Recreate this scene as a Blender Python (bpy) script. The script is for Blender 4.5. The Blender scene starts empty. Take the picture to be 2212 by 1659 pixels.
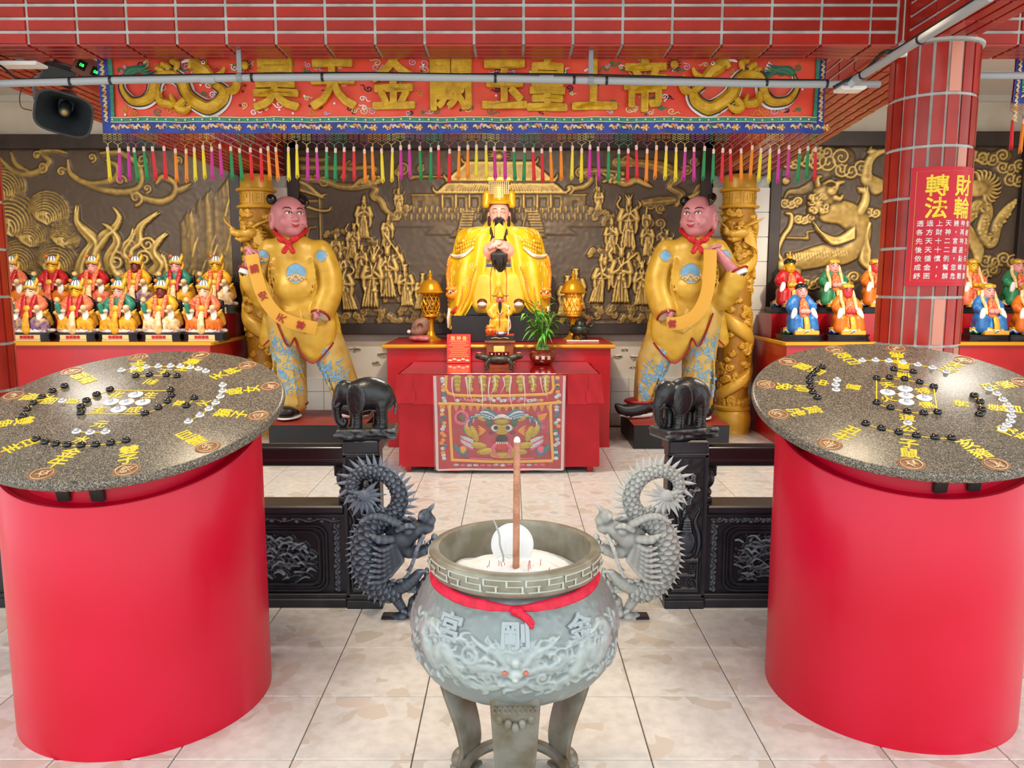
import bpy, math, random
import numpy as np
from math import pi, sin, cos, radians as RAD
from mathutils import Vector, Matrix
# ---------------------------------------------------------------- camera, sky, lamps, exposure
scn = bpy.context.scene
COL = scn.collection
FPX, PITCH, CAMH = 1680.0, RAD(7.46), 1.6
cd = bpy.data.cameras.new('camera'); cd.sensor_width = 36; cd.lens = FPX/2212*36; cd.clip_end = 200
cam = bpy.data.objects.new('camera', cd); COL.objects.link(cam)
cam.location = (0, 0, CAMH); cam.rotation_euler = (pi/2-PITCH, 0, 0); scn.camera = cam
vs = scn.view_settings; vs.view_transform = 'Standard'; vs.look = 'None'; vs.exposure = 0.0; vs.gamma = 1; vs.use_curve_mapping = False
w = bpy.data.worlds.new('sky'); scn.world = w; w.use_nodes = True
bg = w.node_tree.nodes['Background']; bg.inputs[0].default_value = (.93, .97, 1, 1); bg.inputs[1].default_value = 2.3

cy = scn.cycles; cy.max_bounces = 6; cy.diffuse_bounces = 3; cy.glossy_bounces = 3; cy.transmission_bounces = 4; cy.transparent_max_bounces = 6; cy.caustics_reflective = False; cy.caustics_refractive = False; cy.adaptive_threshold = .045
def lamp(kind, loc, energy, col=(1, 1, 1), target=None, size=.3, sizey=None, angle=60, blend=.6):
    d = bpy.data.lights.new('lamp_light', kind); d.energy = energy; d.color = col
    if kind == 'AREA':
        d.size = size
        if sizey: d.shape = 'RECTANGLE'; d.size_y = sizey
    else:
        d.shadow_soft_size = size
    if kind == 'SPOT': d.spot_size = RAD(angle); d.spot_blend = blend
    o = bpy.data.objects.new('lamp_light', d); COL.objects.link(o); o.location = loc
    if target is not None:
        o.rotation_euler = (Vector(target)-Vector(loc)).to_track_quat('-Z', 'Y').to_euler()
    return o
WARM = (1, .80, .55)
# fluorescent tubes on the hall ceiling (hidden behind the front beam)
for x in (-3.9, -.1, 3.7):
    lamp('AREA', (x, 6.0, 3.5), 85, (1, .93, .82), (x, 6.0, 0), 1.2, .25)
# warm spot lamps above the two tables, on the conduit
lamp('SPOT', (-1.28, 3.1, 2.66), 75, WARM, (-1.38, 2.9, 0), .14, None, 96, .5)
lamp('SPOT', (1.38, 3.1, 2.66), 75, WARM, (1.45, 2.9, 0), .14, None, 96, .5)
# warm spot lamps trained on the statues
lamp('SPOT', (-.05, 5.3, 2.95), 240, (1, .84, .62), (-.13, 8.3, 1.4), .06, None, 62, .8)
lamp('SPOT', (-2.9, 5.6, 2.95), 290, (1, .80, .56), (-3.3, 8.1, 1.15), .06, None, 66, .8)
lamp('SPOT', (3.1, 5.6, 2.95), 240, (1, .84, .62), (3.6, 8.1, 1.15), .06, None, 66, .8)

def at(u, v, Y):
    "world point at depth Y that the photograph shows at pixel (u, v)"
    dy = cos(PITCH)-(v-829.5)/FPX*sin(PITCH); dz = -sin(PITCH)-(v-829.5)/FPX*cos(PITCH)
    t = Y/dy
    return Vector(((u-1106)/FPX*t, Y, CAMH+dz*t))
# ---------------------------------------------------------------- helpers
def lin(c):
    c = c/255
    return c/12.92 if c <= .04045 else ((c+.055)/1.055)**2.4
def rgb(h):
    if isinstance(h, str):
        h = h.lstrip('#'); h = [int(h[i:i+2], 16) for i in (0, 2, 4)]
    return (lin(h[0]), lin(h[1]), lin(h[2]), 1)
MATS = {}
def mat(name, col, rough=.5, metal=0., col2=None, scale=8., detail=4., bump=0., bscale=None, coat=0., rnd=0., lo=.4, hi=.65, spec=.5, emit=0., alpha=1., trans=0.):
    if name in MATS: return MATS[name]
    m = bpy.data.materials.new(name); m.use_nodes = True; N = m.node_tree.nodes; L = m.node_tree.links
    b = N['Principled BSDF']; b.inputs['Roughness'].default_value = rough; b.inputs['Metallic'].default_value = metal
    b.inputs['Base Color'].default_value = rgb(col); b.inputs['Coat Weight'].default_value = coat; b.inputs['Coat Roughness'].default_value = .12
    b.inputs['Specular IOR Level'].default_value = spec; b.inputs['Alpha'].default_value = alpha; b.inputs['Transmission Weight'].default_value = trans
    if emit: b.inputs['Emission Color'].default_value = rgb(col); b.inputs['Emission Strength'].default_value = emit
    tc = N.new('ShaderNodeTexCoord'); src = None
    if col2 is not None:
        nz = N.new('ShaderNodeTexNoise'); nz.inputs['Scale'].default_value = scale; nz.inputs['Detail'].default_value = detail
        L.new(tc.outputs['Object'], nz.inputs['Vector'])
        mr = N.new('ShaderNodeMapRange'); mr.inputs[1].default_value = lo; mr.inputs[2].default_value = hi; L.new(nz.outputs[0], mr.inputs[0])
        mx = N.new('ShaderNodeMix'); mx.data_type = 'RGBA'; mx.inputs[6].default_value = rgb(col); mx.inputs[7].default_value = rgb(col2)
        L.new(mr.outputs[0], mx.inputs[0]); src = mx.outputs[2]
    if rnd:
        oi = N.new('ShaderNodeObjectInfo'); hs = N.new('ShaderNodeHueSaturation')
        mr2 = N.new('ShaderNodeMapRange'); mr2.inputs[3].default_value = 1-rnd; mr2.inputs[4].default_value = 1+rnd; L.new(oi.outputs['Random'], mr2.inputs[0])
        L.new(mr2.outputs[0], hs.inputs['Value'])
        if src: L.new(src, hs.inputs['Color'])
        else: hs.inputs['Color'].default_value = rgb(col)
        src = hs.outputs[0]
    if src: L.new(src, b.inputs['Base Color'])
    if bump:
        nb = N.new('ShaderNodeTexNoise'); nb.inputs['Scale'].default_value = bscale or scale*3; nb.inputs['Detail'].default_value = 3
        L.new(tc.outputs['Object'], nb.inputs['Vector'])
        bp = N.new('ShaderNodeBump'); bp.inputs['Strength'].default_value = bump; bp.inputs['Distance'].default_value = .01
        L.new(nb.outputs[0], bp.inputs['Height']); L.new(bp.outputs[0], b.inputs['Normal'])
    MATS[name] = m; return m
def attr_mix(m, attr, cols, pos):
    "base colour of m from a ramp over a vertex attribute, with some noise"
    N = m.node_tree.nodes; L = m.node_tree.links; b = N['Principled BSDF']
    a = N.new('ShaderNodeAttribute'); a.attribute_name = attr
    tc = N.new('ShaderNodeTexCoord'); nz = N.new('ShaderNodeTexNoise'); nz.inputs['Scale'].default_value = 6; nz.inputs['Detail'].default_value = 6; nz.inputs['Roughness'].default_value = .7
    L.new(tc.outputs['Object'], nz.inputs['Vector'])
    ma = N.new('ShaderNodeMath'); ma.operation = 'MULTIPLY_ADD'; L.new(nz.outputs[0], ma.inputs[0]); ma.inputs[1].default_value = .5; ma.inputs[2].default_value = -.25
    ad = N.new('ShaderNodeMath'); L.new(a.outputs['Fac'], ad.inputs[0]); L.new(ma.outputs[0], ad.inputs[1])
    r = N.new('ShaderNodeValToRGB'); L.new(ad.outputs[0], r.inputs[0])
    e = r.color_ramp.elements
    while len(e) < len(cols): e.new(.5)
    for i, (c, p) in enumerate(zip(cols, pos)): e[i].position = p; e[i].color = rgb(c)
    L.new(r.outputs[0], b.inputs['Base Color']); return m

def link(o, parent=None):
    COL.objects.link(o)
    if parent is not None: o.parent = parent
    return o
def tag(o, label=None, cat=None, group=None, kind=None):
    if label: o['label'] = label
    if cat: o['category'] = cat
    if group: o['group'] = group
    if kind: o['kind'] = kind
    return o
def thing(name, label, cat, loc=(0, 0, 0), rotz=0, group=None, kind=None):
    o = bpy.data.objects.new(name, None); COL.objects.link(o); o.location = loc; o.rotation_euler = (0, 0, rotz); o.empty_display_size = .1
    return tag(o, label, cat, group, kind)
def copy_tree(o, parent=None):
    c = o.copy(); COL.objects.link(c); c.parent = parent
    for ch in o.children: copy_tree(ch, c)
    return c

def frame(d):
    d = Vector(d).normalized(); a = Vector((0, 0, 1)) if abs(d.z) < .95 else Vector((1, 0, 0))
    u = d.cross(a).normalized(); return u, d.cross(u).normalized()
class MB:
    "collects shapes, then links them as one mesh object"
    def __init__(s): s.v = []; s.f = []
    def add(s, vs, fs):
        n = len(s.v); s.v += [tuple(p) for p in vs]; s.f += [tuple(i+n for i in q) for q in fs]; return s
    def box(s, c, h, rot=None, bev=0.):
        x, y, z = h
        if bev:
            b = min(bev, x*.9, y*.9, z*.9); P = []
            for sz in (-1, 1):
                for zz, o in (((z-b)*sz, 0), (z*sz, b)) if sz > 0 else ((z*sz, b), ((z-b)*sz, 0)):
                    P.append((zz, o))
            vs = []
            for zz, o in P:
                X, Y = x-o, y-o; bb = b if not o else b*.6
                vs += [(X, -Y+bb, zz), (X, Y-bb, zz), (X-bb, Y, zz), (-X+bb, Y, zz), (-X, Y-bb, zz), (-X, -Y+bb, zz), (-X+bb, -Y, zz), (X-bb, -Y, zz)]
            fs = [tuple(range(7, -1, -1)), tuple(range(24, 32))]
            for k in range(3):
                for i in range(8): j = (i+1) % 8; fs.append((k*8+i, k*8+j, k*8+8+j, k*8+8+i))
        else:
            vs = [(a*x, b*y, d*z) for d in (-1, 1) for a, b in ((-1, -1), (1, -1), (1, 1), (-1, 1))]
            fs = [(3, 2, 1, 0), (4, 5, 6, 7), (0, 1, 5, 4), (1, 2, 6, 5), (2, 3, 7, 6), (3, 0, 4, 7)]
        c = Vector(c)
        if rot is not None: vs = [rot @ Vector(p) for p in vs]
        return s.add([Vector(p)+c for p in vs], fs)
    def lathe(s, prof, n=24, c=(0, 0, 0), axis=None, caps=True, sx=1., sy=1.):
        vs = []; fs = []; m = len(prof)
        for r, z in prof:
            for i in range(n): a = 2*pi*i/n; vs.append((r*cos(a)*sx, r*sin(a)*sy, z))
        for k in range(m-1):
            for i in range(n): j = (i+1) % n; fs.append((k*n+i, k*n+j, k*n+n+j, k*n+n+i))
        if caps:
            if prof[0][0] > 1e-5: fs.append(tuple(range(n-1, -1, -1)))
            if prof[-1][0] > 1e-5: fs.append(tuple((m-1)*n+i for i in range(n)))
        if axis is not None:
            d = Vector(axis).normalized(); u, w_ = frame(d); M = Matrix((u, w_, d)).transposed(); 
            if M.determinant() < 0: M = Matrix((w_, u, d)).transposed()
            vs = [M @ Vector(p) for p in vs]
        c = Vector(c); return s.add([Vector(p)+c for p in vs], fs)
    def tube(s, pts, rad, n=8, cap=True, flat=1., up=None):
        pts = [Vector(p) for p in pts]; m = len(pts)
        if not hasattr(rad, '__len__'): rad = [rad]*m
        vs = []; fs = []; pu = None
        for k, p in enumerate(pts):
            d = (pts[min(k+1, m-1)]-pts[max(k-1, 0)]); d = d.normalized() if d.length > 1e-9 else Vector((0, 0, 1))
            if up is not None:
                u = Vector(up).cross(d); u = u.normalized() if u.length > 1e-6 else frame(d)[0]
            elif pu is None: u = frame(d)[0]
            else:
                u = pu-d*pu.dot(d); u = u.normalized() if u.length > 1e-6 else frame(d)[0]
            pu = u; w_ = d.cross(u)
            for i in range(n): a = 2*pi*i/n; vs.append(p+u*(rad[k]*cos(a))+w_*(rad[k]*flat*sin(a)))
        for k in range(m-1):
            for i in range(n): j = (i+1) % n; fs.append((k*n+i, k*n+j, k*n+n+j, k*n+n+i))
        if cap: fs += [tuple(range(n-1, -1, -1)), tuple((m-1)*n+i for i in range(n))]
        return s.add(vs, fs)
    def ball(s, c, r, n=12, m=8, rot=None):
        if not hasattr(r, '__len__'): r = (r, r, r)
        vs = [(0, 0, -r[2])]; fs = []
        for k in range(1, m):
            b = -pi/2+pi*k/m
            for i in range(n): a = 2*pi*i/n; vs.append((r[0]*cos(b)*cos(a), r[1]*cos(b)*sin(a), r[2]*sin(b)))
        vs.append((0, 0, r[2])); t = len(vs)-1
        for i in range(n): j = (i+1) % n; fs.append((0, 1+j, 1+i)); fs.append((t, t-n+i, t-n+j))
        for k in range(m-2):
            for i in range(n): j = (i+1) % n; o = 1+k*n; fs.append((o+i, o+j, o+n+j, o+n+i))
        if rot is not None: vs = [rot @ Vector(p) for p in vs]
        c = Vector(c); return s.add([Vector(p)+c for p in vs], fs)
    def prism(s, poly, y0, y1, axis='y'):
        "closed outline (a, b) drawn in x-z (axis y), x-y (axis z) or y-z (axis x), from y0 to y1"
        f = {'y': lambda a, b, t: (a, t, b), 'z': lambda a, b, t: (a, b, t), 'x': lambda a, b, t: (t, a, b)}[axis]
        n = len(poly); vs = [f(a, b, y0) for a, b in poly]+[f(a, b, y1) for a, b in poly]
        fs = [tuple(range(n-1, -1, -1)), tuple(range(n, 2*n))]+[(i, (i+1) % n, n+(i+1) % n, n+i) for i in range(n)]
        return s.add(vs, fs)
    def grid(s, P):
        "P[i][j] points"
        n = len(P); m = len(P[0]); vs = [p for r in P for p in r]
        return s.add(vs, [(i*m+j, i*m+j+1, i*m+m+j+1, i*m+m+j) for i in range(n-1) for j in range(m-1)])
    def map(s, fn): s.v = [tuple(fn(*p)) for p in s.v]; return s
    def build(s, name, material, parent=None, smooth=True, sharp=35, loc=None, rot=None):
        me = bpy.data.meshes.new(name); me.from_pydata(s.v, [], s.f); me.update()
        return fin(me, name, material, parent, smooth, sharp, loc, rot)
def fix_normals(me):
    import bmesh
    b = bmesh.new(); b.from_mesh(me); bmesh.ops.recalc_face_normals(b, faces=b.faces); b.to_mesh(me); b.free()
def fin(me, name, material, parent=None, smooth=True, sharp=35, loc=None, rot=None, fix=True):
    if fix: fix_normals(me)
    if material: me.materials.append(material)
    if smooth:
        me.shade_smooth()
        if sharp: me.set_sharp_from_angle(angle=RAD(sharp))
    o = bpy.data.objects.new(name, me); link(o, parent)
    if loc is not None: o.location = loc
    if rot is not None: o.rotation_euler = rot
    return o
def inst(src, parent=None, loc=None, rot=None, material=None, name=None, scale=None):
    o = bpy.data.objects.new(name or src.name.split('.')[0], src.data); link(o, parent)
    if loc is not None: o.location = loc
    if rot is not None: o.rotation_euler = rot
    if scale is not None: o.scale = scale if hasattr(scale, '__len__') else (scale,)*3
    if material: o.material_slots[0].link = 'OBJECT'; o.material_slots[0].material = material
    return o
def npmesh(name, V, F, material, parent=None, smooth=True, sharp=None, attr=None, fix=False):
    "V (n,3), F (m,4) or (m,3)"
    me = bpy.data.meshes.new(name); n = len(V); k = F.shape[1]; m = len(F)
    me.vertices.add(n); me.vertices.foreach_set('co', np.ascontiguousarray(V, np.float32).ravel())
    me.loops.add(m*k); me.loops.foreach_set('vertex_index', np.ascontiguousarray(F, np.int32).ravel())
    me.polygons.add(m); me.polygons.foreach_set('loop_start', np.arange(0, m*k, k, dtype=np.int32))
    me.update(calc_edges=True)
    if attr:
        for an, av in attr.items():
            a = me.attributes.new(an, 'FLOAT', 'POINT'); a.data.foreach_set('value', np.ascontiguousarray(av, np.float32).ravel())
    return fin(me, name, material, parent, smooth, sharp, fix=fix)
def smoothpath(pts, n=6):
    "Catmull-Rom through pts (any dimension)"
    P = np.array(pts, float); P = np.vstack([2*P[0]-P[1], P, 2*P[-1]-P[-2]]); out = []
    for i in range(1, len(P)-2):
        a, b, c, d = P[i-1:i+3]
        for t in np.arange(n)/n: out.append(.5*((2*b)+(c-a)*t+(2*a-5*b+4*c-d)*t*t+(3*b-a-3*c+d)*t**3))
    out.append(P[-2]); return np.array(out)
_T = {}
def glyphs(s, bold=.0, ext=0., bev=0., res=3):
    "text outline as vertices and faces, centred on its box, unit em"
    k = (s, bold, ext, bev, res)
    if k not in _T:
        cu = bpy.data.curves.new('t', 'FONT'); cu.body = s; cu.size = 1; cu.offset = 0; cu.extrude = ext; cu.bevel_depth = bev; cu.bevel_resolution = 1; cu.resolution_u = res
        cu.align_x = 'CENTER'; o = bpy.data.objects.new('t', cu); ts = bpy.data.scenes.new('t'); ts.collection.objects.link(o); 
        with bpy.context.temp_override(scene=ts, view_layer=ts.view_layers[0]):
            dg = bpy.context.evaluated_depsgraph_get(); me = bpy.data.meshes.new_from_object(o.evaluated_get(dg))
        v = np.array([p.co[:] for p in me.vertices]) if len(me.vertices) else np.zeros((0, 3)); f = [tuple(p.vertices) for p in me.polygons]
        bpy.data.objects.remove(o); bpy.data.scenes.remove(ts); bpy.data.curves.remove(cu); bpy.data.meshes.remove(me)
        if len(v): v[:, :2] -= (v[:, :2].max(0)+v[:, :2].min(0))/2
        if bold:    # heavier strokes: copies pushed outward, a hair apart in height
            n = len(v); V = [v]; F = list(f); m = 4 if bold < .02 else 8
            for i in range(m):
                a = 2*pi*i/m+.4; q = v.copy(); q[:, 0] += bold*cos(a); q[:, 1] += bold*sin(a); q[:, 2] *= 1-.012*(i+1); V.append(q); F += [tuple(j+n*(i+1) for j in p) for p in f]
            v, f = np.vstack(V), F
        _T[k] = (v, f)
    return _T[k]
def text(s, M, bold=.02, ext=.02, bev=0., sx=1., sy=1.):
    "MB with glyphs; M maps (x, y, z) to a point"
    v, f = glyphs(s, bold, ext, bev); mb = MB(); mb.add([M(p[0]*sx, p[1]*sy, p[2]) for p in v], f); return mb

# signed distance sculpting with smooth unions, meshed by surface nets
class Sculpt:
    def __init__(s, lo, hi, h):
        s.lo = np.array(lo, float); s.h = h; s.n = np.ceil((np.array(hi)-s.lo)/h).astype(int)+1
        s.f = np.full(s.n, 9.*h*4, np.float32); s.ax = [(s.lo[i]+np.arange(s.n[i])*h).astype(np.float32) for i in range(3)]
    def win(s, lo, hi):
        a = np.clip(((np.array(lo)-s.lo)/s.h).astype(int)-2, 0, s.n); b = np.clip(((np.array(hi)-s.lo)/s.h).astype(int)+4, 0, s.n)
        sl = tuple(slice(a[i], b[i]) for i in range(3)); return sl, s.ax[0][sl[0]][:, None, None], s.ax[1][sl[1]][None, :, None], s.ax[2][sl[2]][None, None, :]
    def put(s, sl, d, k, op):
        f = s.f[sl]
        if op < 0: d = -d
        if k > 0:
            hh = np.clip(k-np.abs(f-d), 0, None)/k; q = hh*hh*k*.25
        else: q = 0
        s.f[sl] = (np.minimum(f, d)-q) if op > 0 else (np.maximum(f, d)+q)
    def ell(s, c, r, k=0., rot=None, op=1):
        if not hasattr(r, '__len__'): r = (r, r, r)
        c = np.array(c, float); R = max(r)+k if rot is not None else np.array(r)+k
        sl, x, y, z = s.win(c-R, c+R); x, y, z = x-c[0], y-c[1], z-c[2]
        if rot is not None:
            m = np.array(rot.inverted() if hasattr(rot, 'inverted') else rot); x, y, z = (m[i][0]*x+m[i][1]*y+m[i][2]*z for i in range(3))
        q = np.sqrt((x/r[0])**2+(y/r[1])**2+(z/r[2])**2); g = np.sqrt((x/r[0]**2)**2+(y/r[1]**2)**2+(z/r[2]**2)**2)+1e-9
        s.put(sl, (q*(q-1)/g).astype(np.float32), k, op); return s
    def cap(s, a, b, ra, rb=None, k=0., op=1, flat=(1, 1, 1)):
        rb = ra if rb is None else rb; a = np.array(a, float); b = np.array(b, float); R = max(ra, rb)+k
        F = np.array(flat, float)
        sl, x, y, z = s.win(np.minimum(a, b)-R*np.maximum(F, 1), np.maximum(a, b)+R*np.maximum(F, 1)); d = (b-a)/F; L = max((d*d).sum(), 1e-12)
        x, y, z = (x-a[0])/F[0], (y-a[1])/F[1], (z-a[2])/F[2]; t = np.clip((x*d[0]+y*d[1]+z*d[2])/L, 0, 1)
        D = np.sqrt((x-t*d[0])**2+(y-t*d[1])**2+(z-t*d[2])**2)-(ra+(rb-ra)*t); s.put(sl, (D*min(F)).astype(np.float32), k, op); return s
    def chain(s, pts, rad, k=0., sm=0, op=1, flat=(1, 1, 1)):
        if not hasattr(rad, '__len__'): rad = [rad]*len(pts)
        P = np.c_[np.array(pts, float), np.array(rad, float)]
        if sm: P = smoothpath(P, sm)
        for i in range(len(P)-1): s.cap(P[i, :3], P[i+1, :3], P[i, 3], P[i+1, 3], k if i == 0 else max(k*.5, .15*P[i, 3]), op, flat)
        return s
    def box(s, c, hf, rd=0., k=0., rot=None, op=1):
        c = np.array(c, float); R = (np.linalg.norm(hf) if rot is not None else np.array(hf))+k
        sl, x, y, z = s.win(c-R, c+R); x, y, z = x-c[0], y-c[1], z-c[2]
        if rot is not None:
            m = np.array(rot.inverted()); x, y, z = (m[i][0]*x+m[i][1]*y+m[i][2]*z for i in range(3))
        q = [np.abs(v)-(hf[i]-rd) for i, v in enumerate((x, y, z))]
        D = np.sqrt(sum(np.maximum(v, 0)**2 for v in q))+np.minimum(np.maximum(np.maximum(q[0], q[1]), q[2]), 0)-rd
        s.put(sl, D.astype(np.float32), k, op); return s
    def disp(s, fn):
        s.f += fn(s.ax[0][:, None, None], s.ax[1][None, :, None], s.ax[2][None, None, :]).astype(np.float32); return s
    def front(s, x, z):
        "y of the surface facing -y at (x, z)"
        i = int(np.clip(round((x-s.lo[0])/s.h), 0, s.n[0]-1)); k = int(np.clip(round((z-s.lo[2])/s.h), 0, s.n[2]-1)); c = s.f[i, :, k]; j = np.argmax(c < 0)
        if c[j] >= 0: return None
        return s.lo[1]+s.h*(j-(c[j]/(c[j]-c[j-1]) if j else 0))
    def mesh(s):
        f = s.f; 
        for ax in range(3):
            for e in (0, -1):
                sl = [slice(None)]*3; sl[ax] = e; f[tuple(sl)] = np.maximum(f[tuple(sl)], s.h*.5)
        I = f < 0; n = s.n; c = np.zeros(n-1, np.int8)
        for dx in (0, 1):
            for dy in (0, 1):
                for dz in (0, 1): c += I[dx:n[0]-1+dx, dy:n[1]-1+dy, dz:n[2]-1+dz]
        cells = np.argwhere((c > 0) & (c < 8)); idx = np.full(n-1, -1, np.int64); idx[tuple(cells.T)] = np.arange(len(cells))
        acc = np.zeros((len(cells), 3)); cnt = np.zeros(len(cells)); cor = [(i, j, k) for i in (0, 1) for j in (0, 1) for k in (0, 1)]
        for p in cor:
            for ax in range(3):
                if p[ax]: continue
                q = list(p); q[ax] = 1; A = cells+np.array(p); B = cells+np.array(q); fa = f[tuple(A.T)]; fb = f[tuple(B.T)]; m = (fa < 0) != (fb < 0)
                t = fa[m]/(fa[m]-fb[m]); P = np.tile(np.array(p, float), (m.sum(), 1)); P[:, ax] += t; acc[m] += P; cnt[m] += 1
        V = s.lo+(cells+acc/cnt[:, None])*s.h; F = []
        for ax in range(3):
            a, b = [(1, 2), (2, 0), (0, 1)][ax]; sl0 = [slice(1, n[i]-1) for i in range(3)]; sl0[ax] = slice(0, n[ax]-1); sl1 = list(sl0); sl1[ax] = slice(1, n[ax])
            A = I[tuple(sl0)]; B = I[tuple(sl1)]; off = np.array([x.start for x in sl0])
            for m, fl in ((A & ~B, 0), (~A & B, 1)):
                e = np.argwhere(m)+off; q = []
                for da, db in ((0, 0), (1, 0), (1, 1), (0, 1)):
                    g = e.copy(); g[:, a] -= 1-da; g[:, b] -= 1-db; q.append(idx[tuple(g.T)])
                if fl: q = q[::-1]
                F.append(np.stack(q, 1))
        return V, np.concatenate(F)
    def build(s, name, material, parent=None, scale=1., origin=(0, 0, 0), wear=None, gain=1.6):
        "wear: base value of the worn-edge attribute (ridges rubbed lighter, hollows darker)"
        V, F = s.mesh(); at_ = None
        if wear is not None:
            n = len(V); e = np.concatenate([F[:, [0, 1]], F[:, [1, 2]], F[:, [2, 3]], F[:, [3, 0]]]); e = np.concatenate([e, e[:, ::-1]]); cnt = np.maximum(np.bincount(e[:, 0], minlength=n), 1)
            nb = lambda A: np.stack([np.bincount(e[:, 0], A[e[:, 1], i], n)/cnt for i in range(A.shape[1])], 1)
            N = np.cross(V[F[:, 2]]-V[F[:, 0]], V[F[:, 3]]-V[F[:, 1]]); Nv = np.zeros((n, 3))
            for k in range(4): np.add.at(Nv, F[:, k], N)
            Nv /= np.linalg.norm(Nv, axis=1)[:, None]+1e-12; W = V
            for _ in range(4): W = nb(W)
            c = ((V-W)*Nv).sum(1, keepdims=True)/s.h; c = nb(c)[:, 0]; at_ = {'raise': np.clip(wear+gain*(c-np.median(c)), 0, 1)}
        return npmesh(name, (V-np.array(origin))*scale, F, material, parent, attr=at_)

# height fields for carved relief
class Relief:
    def __init__(s, w_, h_, res):
        s.w, s.h, s.r = w_, h_, res; s.nx = int(w_/res)+1; s.ny = int(h_/res)+1
        s.x = np.linspace(0, w_, s.nx); s.y = np.linspace(0, h_, s.ny); s.H = np.zeros((s.ny, s.nx)); s.rng = random.Random(3)
    def win(s, x0, x1, y0, y1):
        a, b = np.searchsorted(s.x, (x0, x1)); c, d = np.searchsorted(s.y, (y0, y1)); sl = (slice(c, d), slice(a, b))
        return sl, s.x[None, sl[1]], s.y[sl[0], None]
    def mx(s, sl, v): s.H[sl] = np.maximum(s.H[sl], v)
    def dome(s, cx, cy, rx, ry, h, rot=0, base=0, p=.5, fl=None):
        R = max(rx, ry)*1.05; sl, x, y = s.win(cx-R, cx+R, cy-R, cy+R); dx, dy = x-cx, y-cy; c, n = cos(rot), sin(rot)
        u, v = dx*c+dy*n, -dx*n+dy*c; q = np.clip(1-(u/rx)**2-(v/ry)**2, 0, 1); z = base+h*q**p
        if fl: z = z+fl*np.abs(np.sin(u/rx*9))*(q > 0)
        s.mx(sl, np.where(q > 0, z, 0)); return s
    def stroke(s, pts, wd, h, base=0, p=.5, sm=5, groove=False):
        P = np.array(pts, float); 
        W = np.array(wd if hasattr(wd, '__len__') else [wd]*len(P), float); Q = np.c_[P, W]
        if sm and len(P) > 2: Q = smoothpath(Q, sm)
        for a, b in zip(Q[:-1], Q[1:]):
            m = max(a[2], b[2]); sl, x, y = s.win(min(a[0], b[0])-m, max(a[0], b[0])+m, min(a[1], b[1])-m, max(a[1], b[1])+m)
            d = b[:2]-a[:2]; L = max(d@d, 1e-12); t = np.clip(((x-a[0])*d[0]+(y-a[1])*d[1])/L, 0, 1)
            D = np.hypot(x-a[0]-t*d[0], y-a[1]-t*d[1])/np.maximum(a[2]+(b[2]-a[2])*t, 1e-6); q = np.clip(1-D*D, 0, 1)
            if groove: s.H[sl] = np.minimum(s.H[sl], np.where(q > 0, np.maximum(s.H[sl]-h*q, 0), s.H[sl])) if False else s.H[sl]-0
            else: s.mx(sl, np.where(q > 0, base+h*q**p, 0))
        return s
    def carve(s, pts, wd, d, sm=5):
        "grooves cut once along a line"
        P = np.array(pts, float); Q = smoothpath(P, sm) if sm and len(P) > 2 else P; m = wd
        sl, x, y = s.win(Q[:, 0].min()-m, Q[:, 0].max()+m, Q[:, 1].min()-m, Q[:, 1].max()+m)
        if s.H[sl].size == 0: return s
        D = np.full(s.H[sl].shape, 9.)
        for a, b in zip(Q[:-1], Q[1:]):
            e = b-a; L = max(e@e, 1e-12); t = np.clip(((x-a[0])*e[0]+(y-a[1])*e[1])/L, 0, 1); D = np.minimum(D, np.hypot(x-a[0]-t*e[0], y-a[1]-t*e[1]))
        s.H[sl] = np.maximum(s.H[sl]-d*np.clip(1-D/wd, 0, 1), 0); return s
    def poly(s, pts, h, base=0, edge=.02):
        P = np.array(pts, float); sl, x, y = s.win(P[:, 0].min()-.01, P[:, 0].max()+.01, P[:, 1].min()-.01, P[:, 1].max()+.01)
        x = x+0*y; y = y+0*x; ins = np.zeros(x.shape, bool); D = np.full(x.shape, 9.)
        for a, b in zip(P, np.roll(P, -1, 0)):
            cnd = ((a[1] > y) != (b[1] > y)) & (x < (b[0]-a[0])*(y-a[1])/(b[1]-a[1]+1e-12)+a[0]); ins ^= cnd
            e = b-a; L = max(e@e, 1e-12); t = np.clip(((x-a[0])*e[0]+(y-a[1])*e[1])/L, 0, 1); D = np.minimum(D, np.hypot(x-a[0]-t*e[0], y-a[1]-t*e[1]))
        q = np.clip(D/edge, 0, 1); s.mx(sl, np.where(ins, base+h*np.sqrt(q*(2-q)), 0)); return s
    def spiral(s, cx, cy, r, h, turns=1.6, a0=0, dr=1, wd=.22, base=0):
        n = int(14*turns); P = []; W = []
        for i in range(n+1):
            t = i/n; a = a0+dr*2*pi*turns*t; rr = r*(1-.93*t); P.append((cx+rr*cos(a), cy+rr*sin(a))); W.append(max(r*wd*(1-.5*t), s.r*1.3))
        return s.stroke(P, W, h, base, sm=0)
    def cloud(s, cx, cy, r, h, tail=None, base=0, n=5):
        "ruyi cloud: lobes with curls"
        for i in range(n):
            a = pi*(i/(n-1))*1.1-.15; rr = r*(.62+.12*s.rng.random()); X, Y = cx+rr*1.25*cos(a), cy+rr*.55*sin(a); q = r*(.42+.1*s.rng.random())
            s.dome(X, Y, q, q*.8, h*.5, 0, base, .25); s.spiral(X, Y, q*.8, h*.45, 1.5, a+1, 1 if i % 2 else -1, .2, base+h*.4)
        s.dome(cx, cy-r*.1, r*1.2, r*.4, h*.45, 0, base, .25)
        if tail: s.stroke(tail, [r*.35]+[r*.22]*(len(tail)-2)+[r*.06], h*.5, base, .35)
        return s
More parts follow.
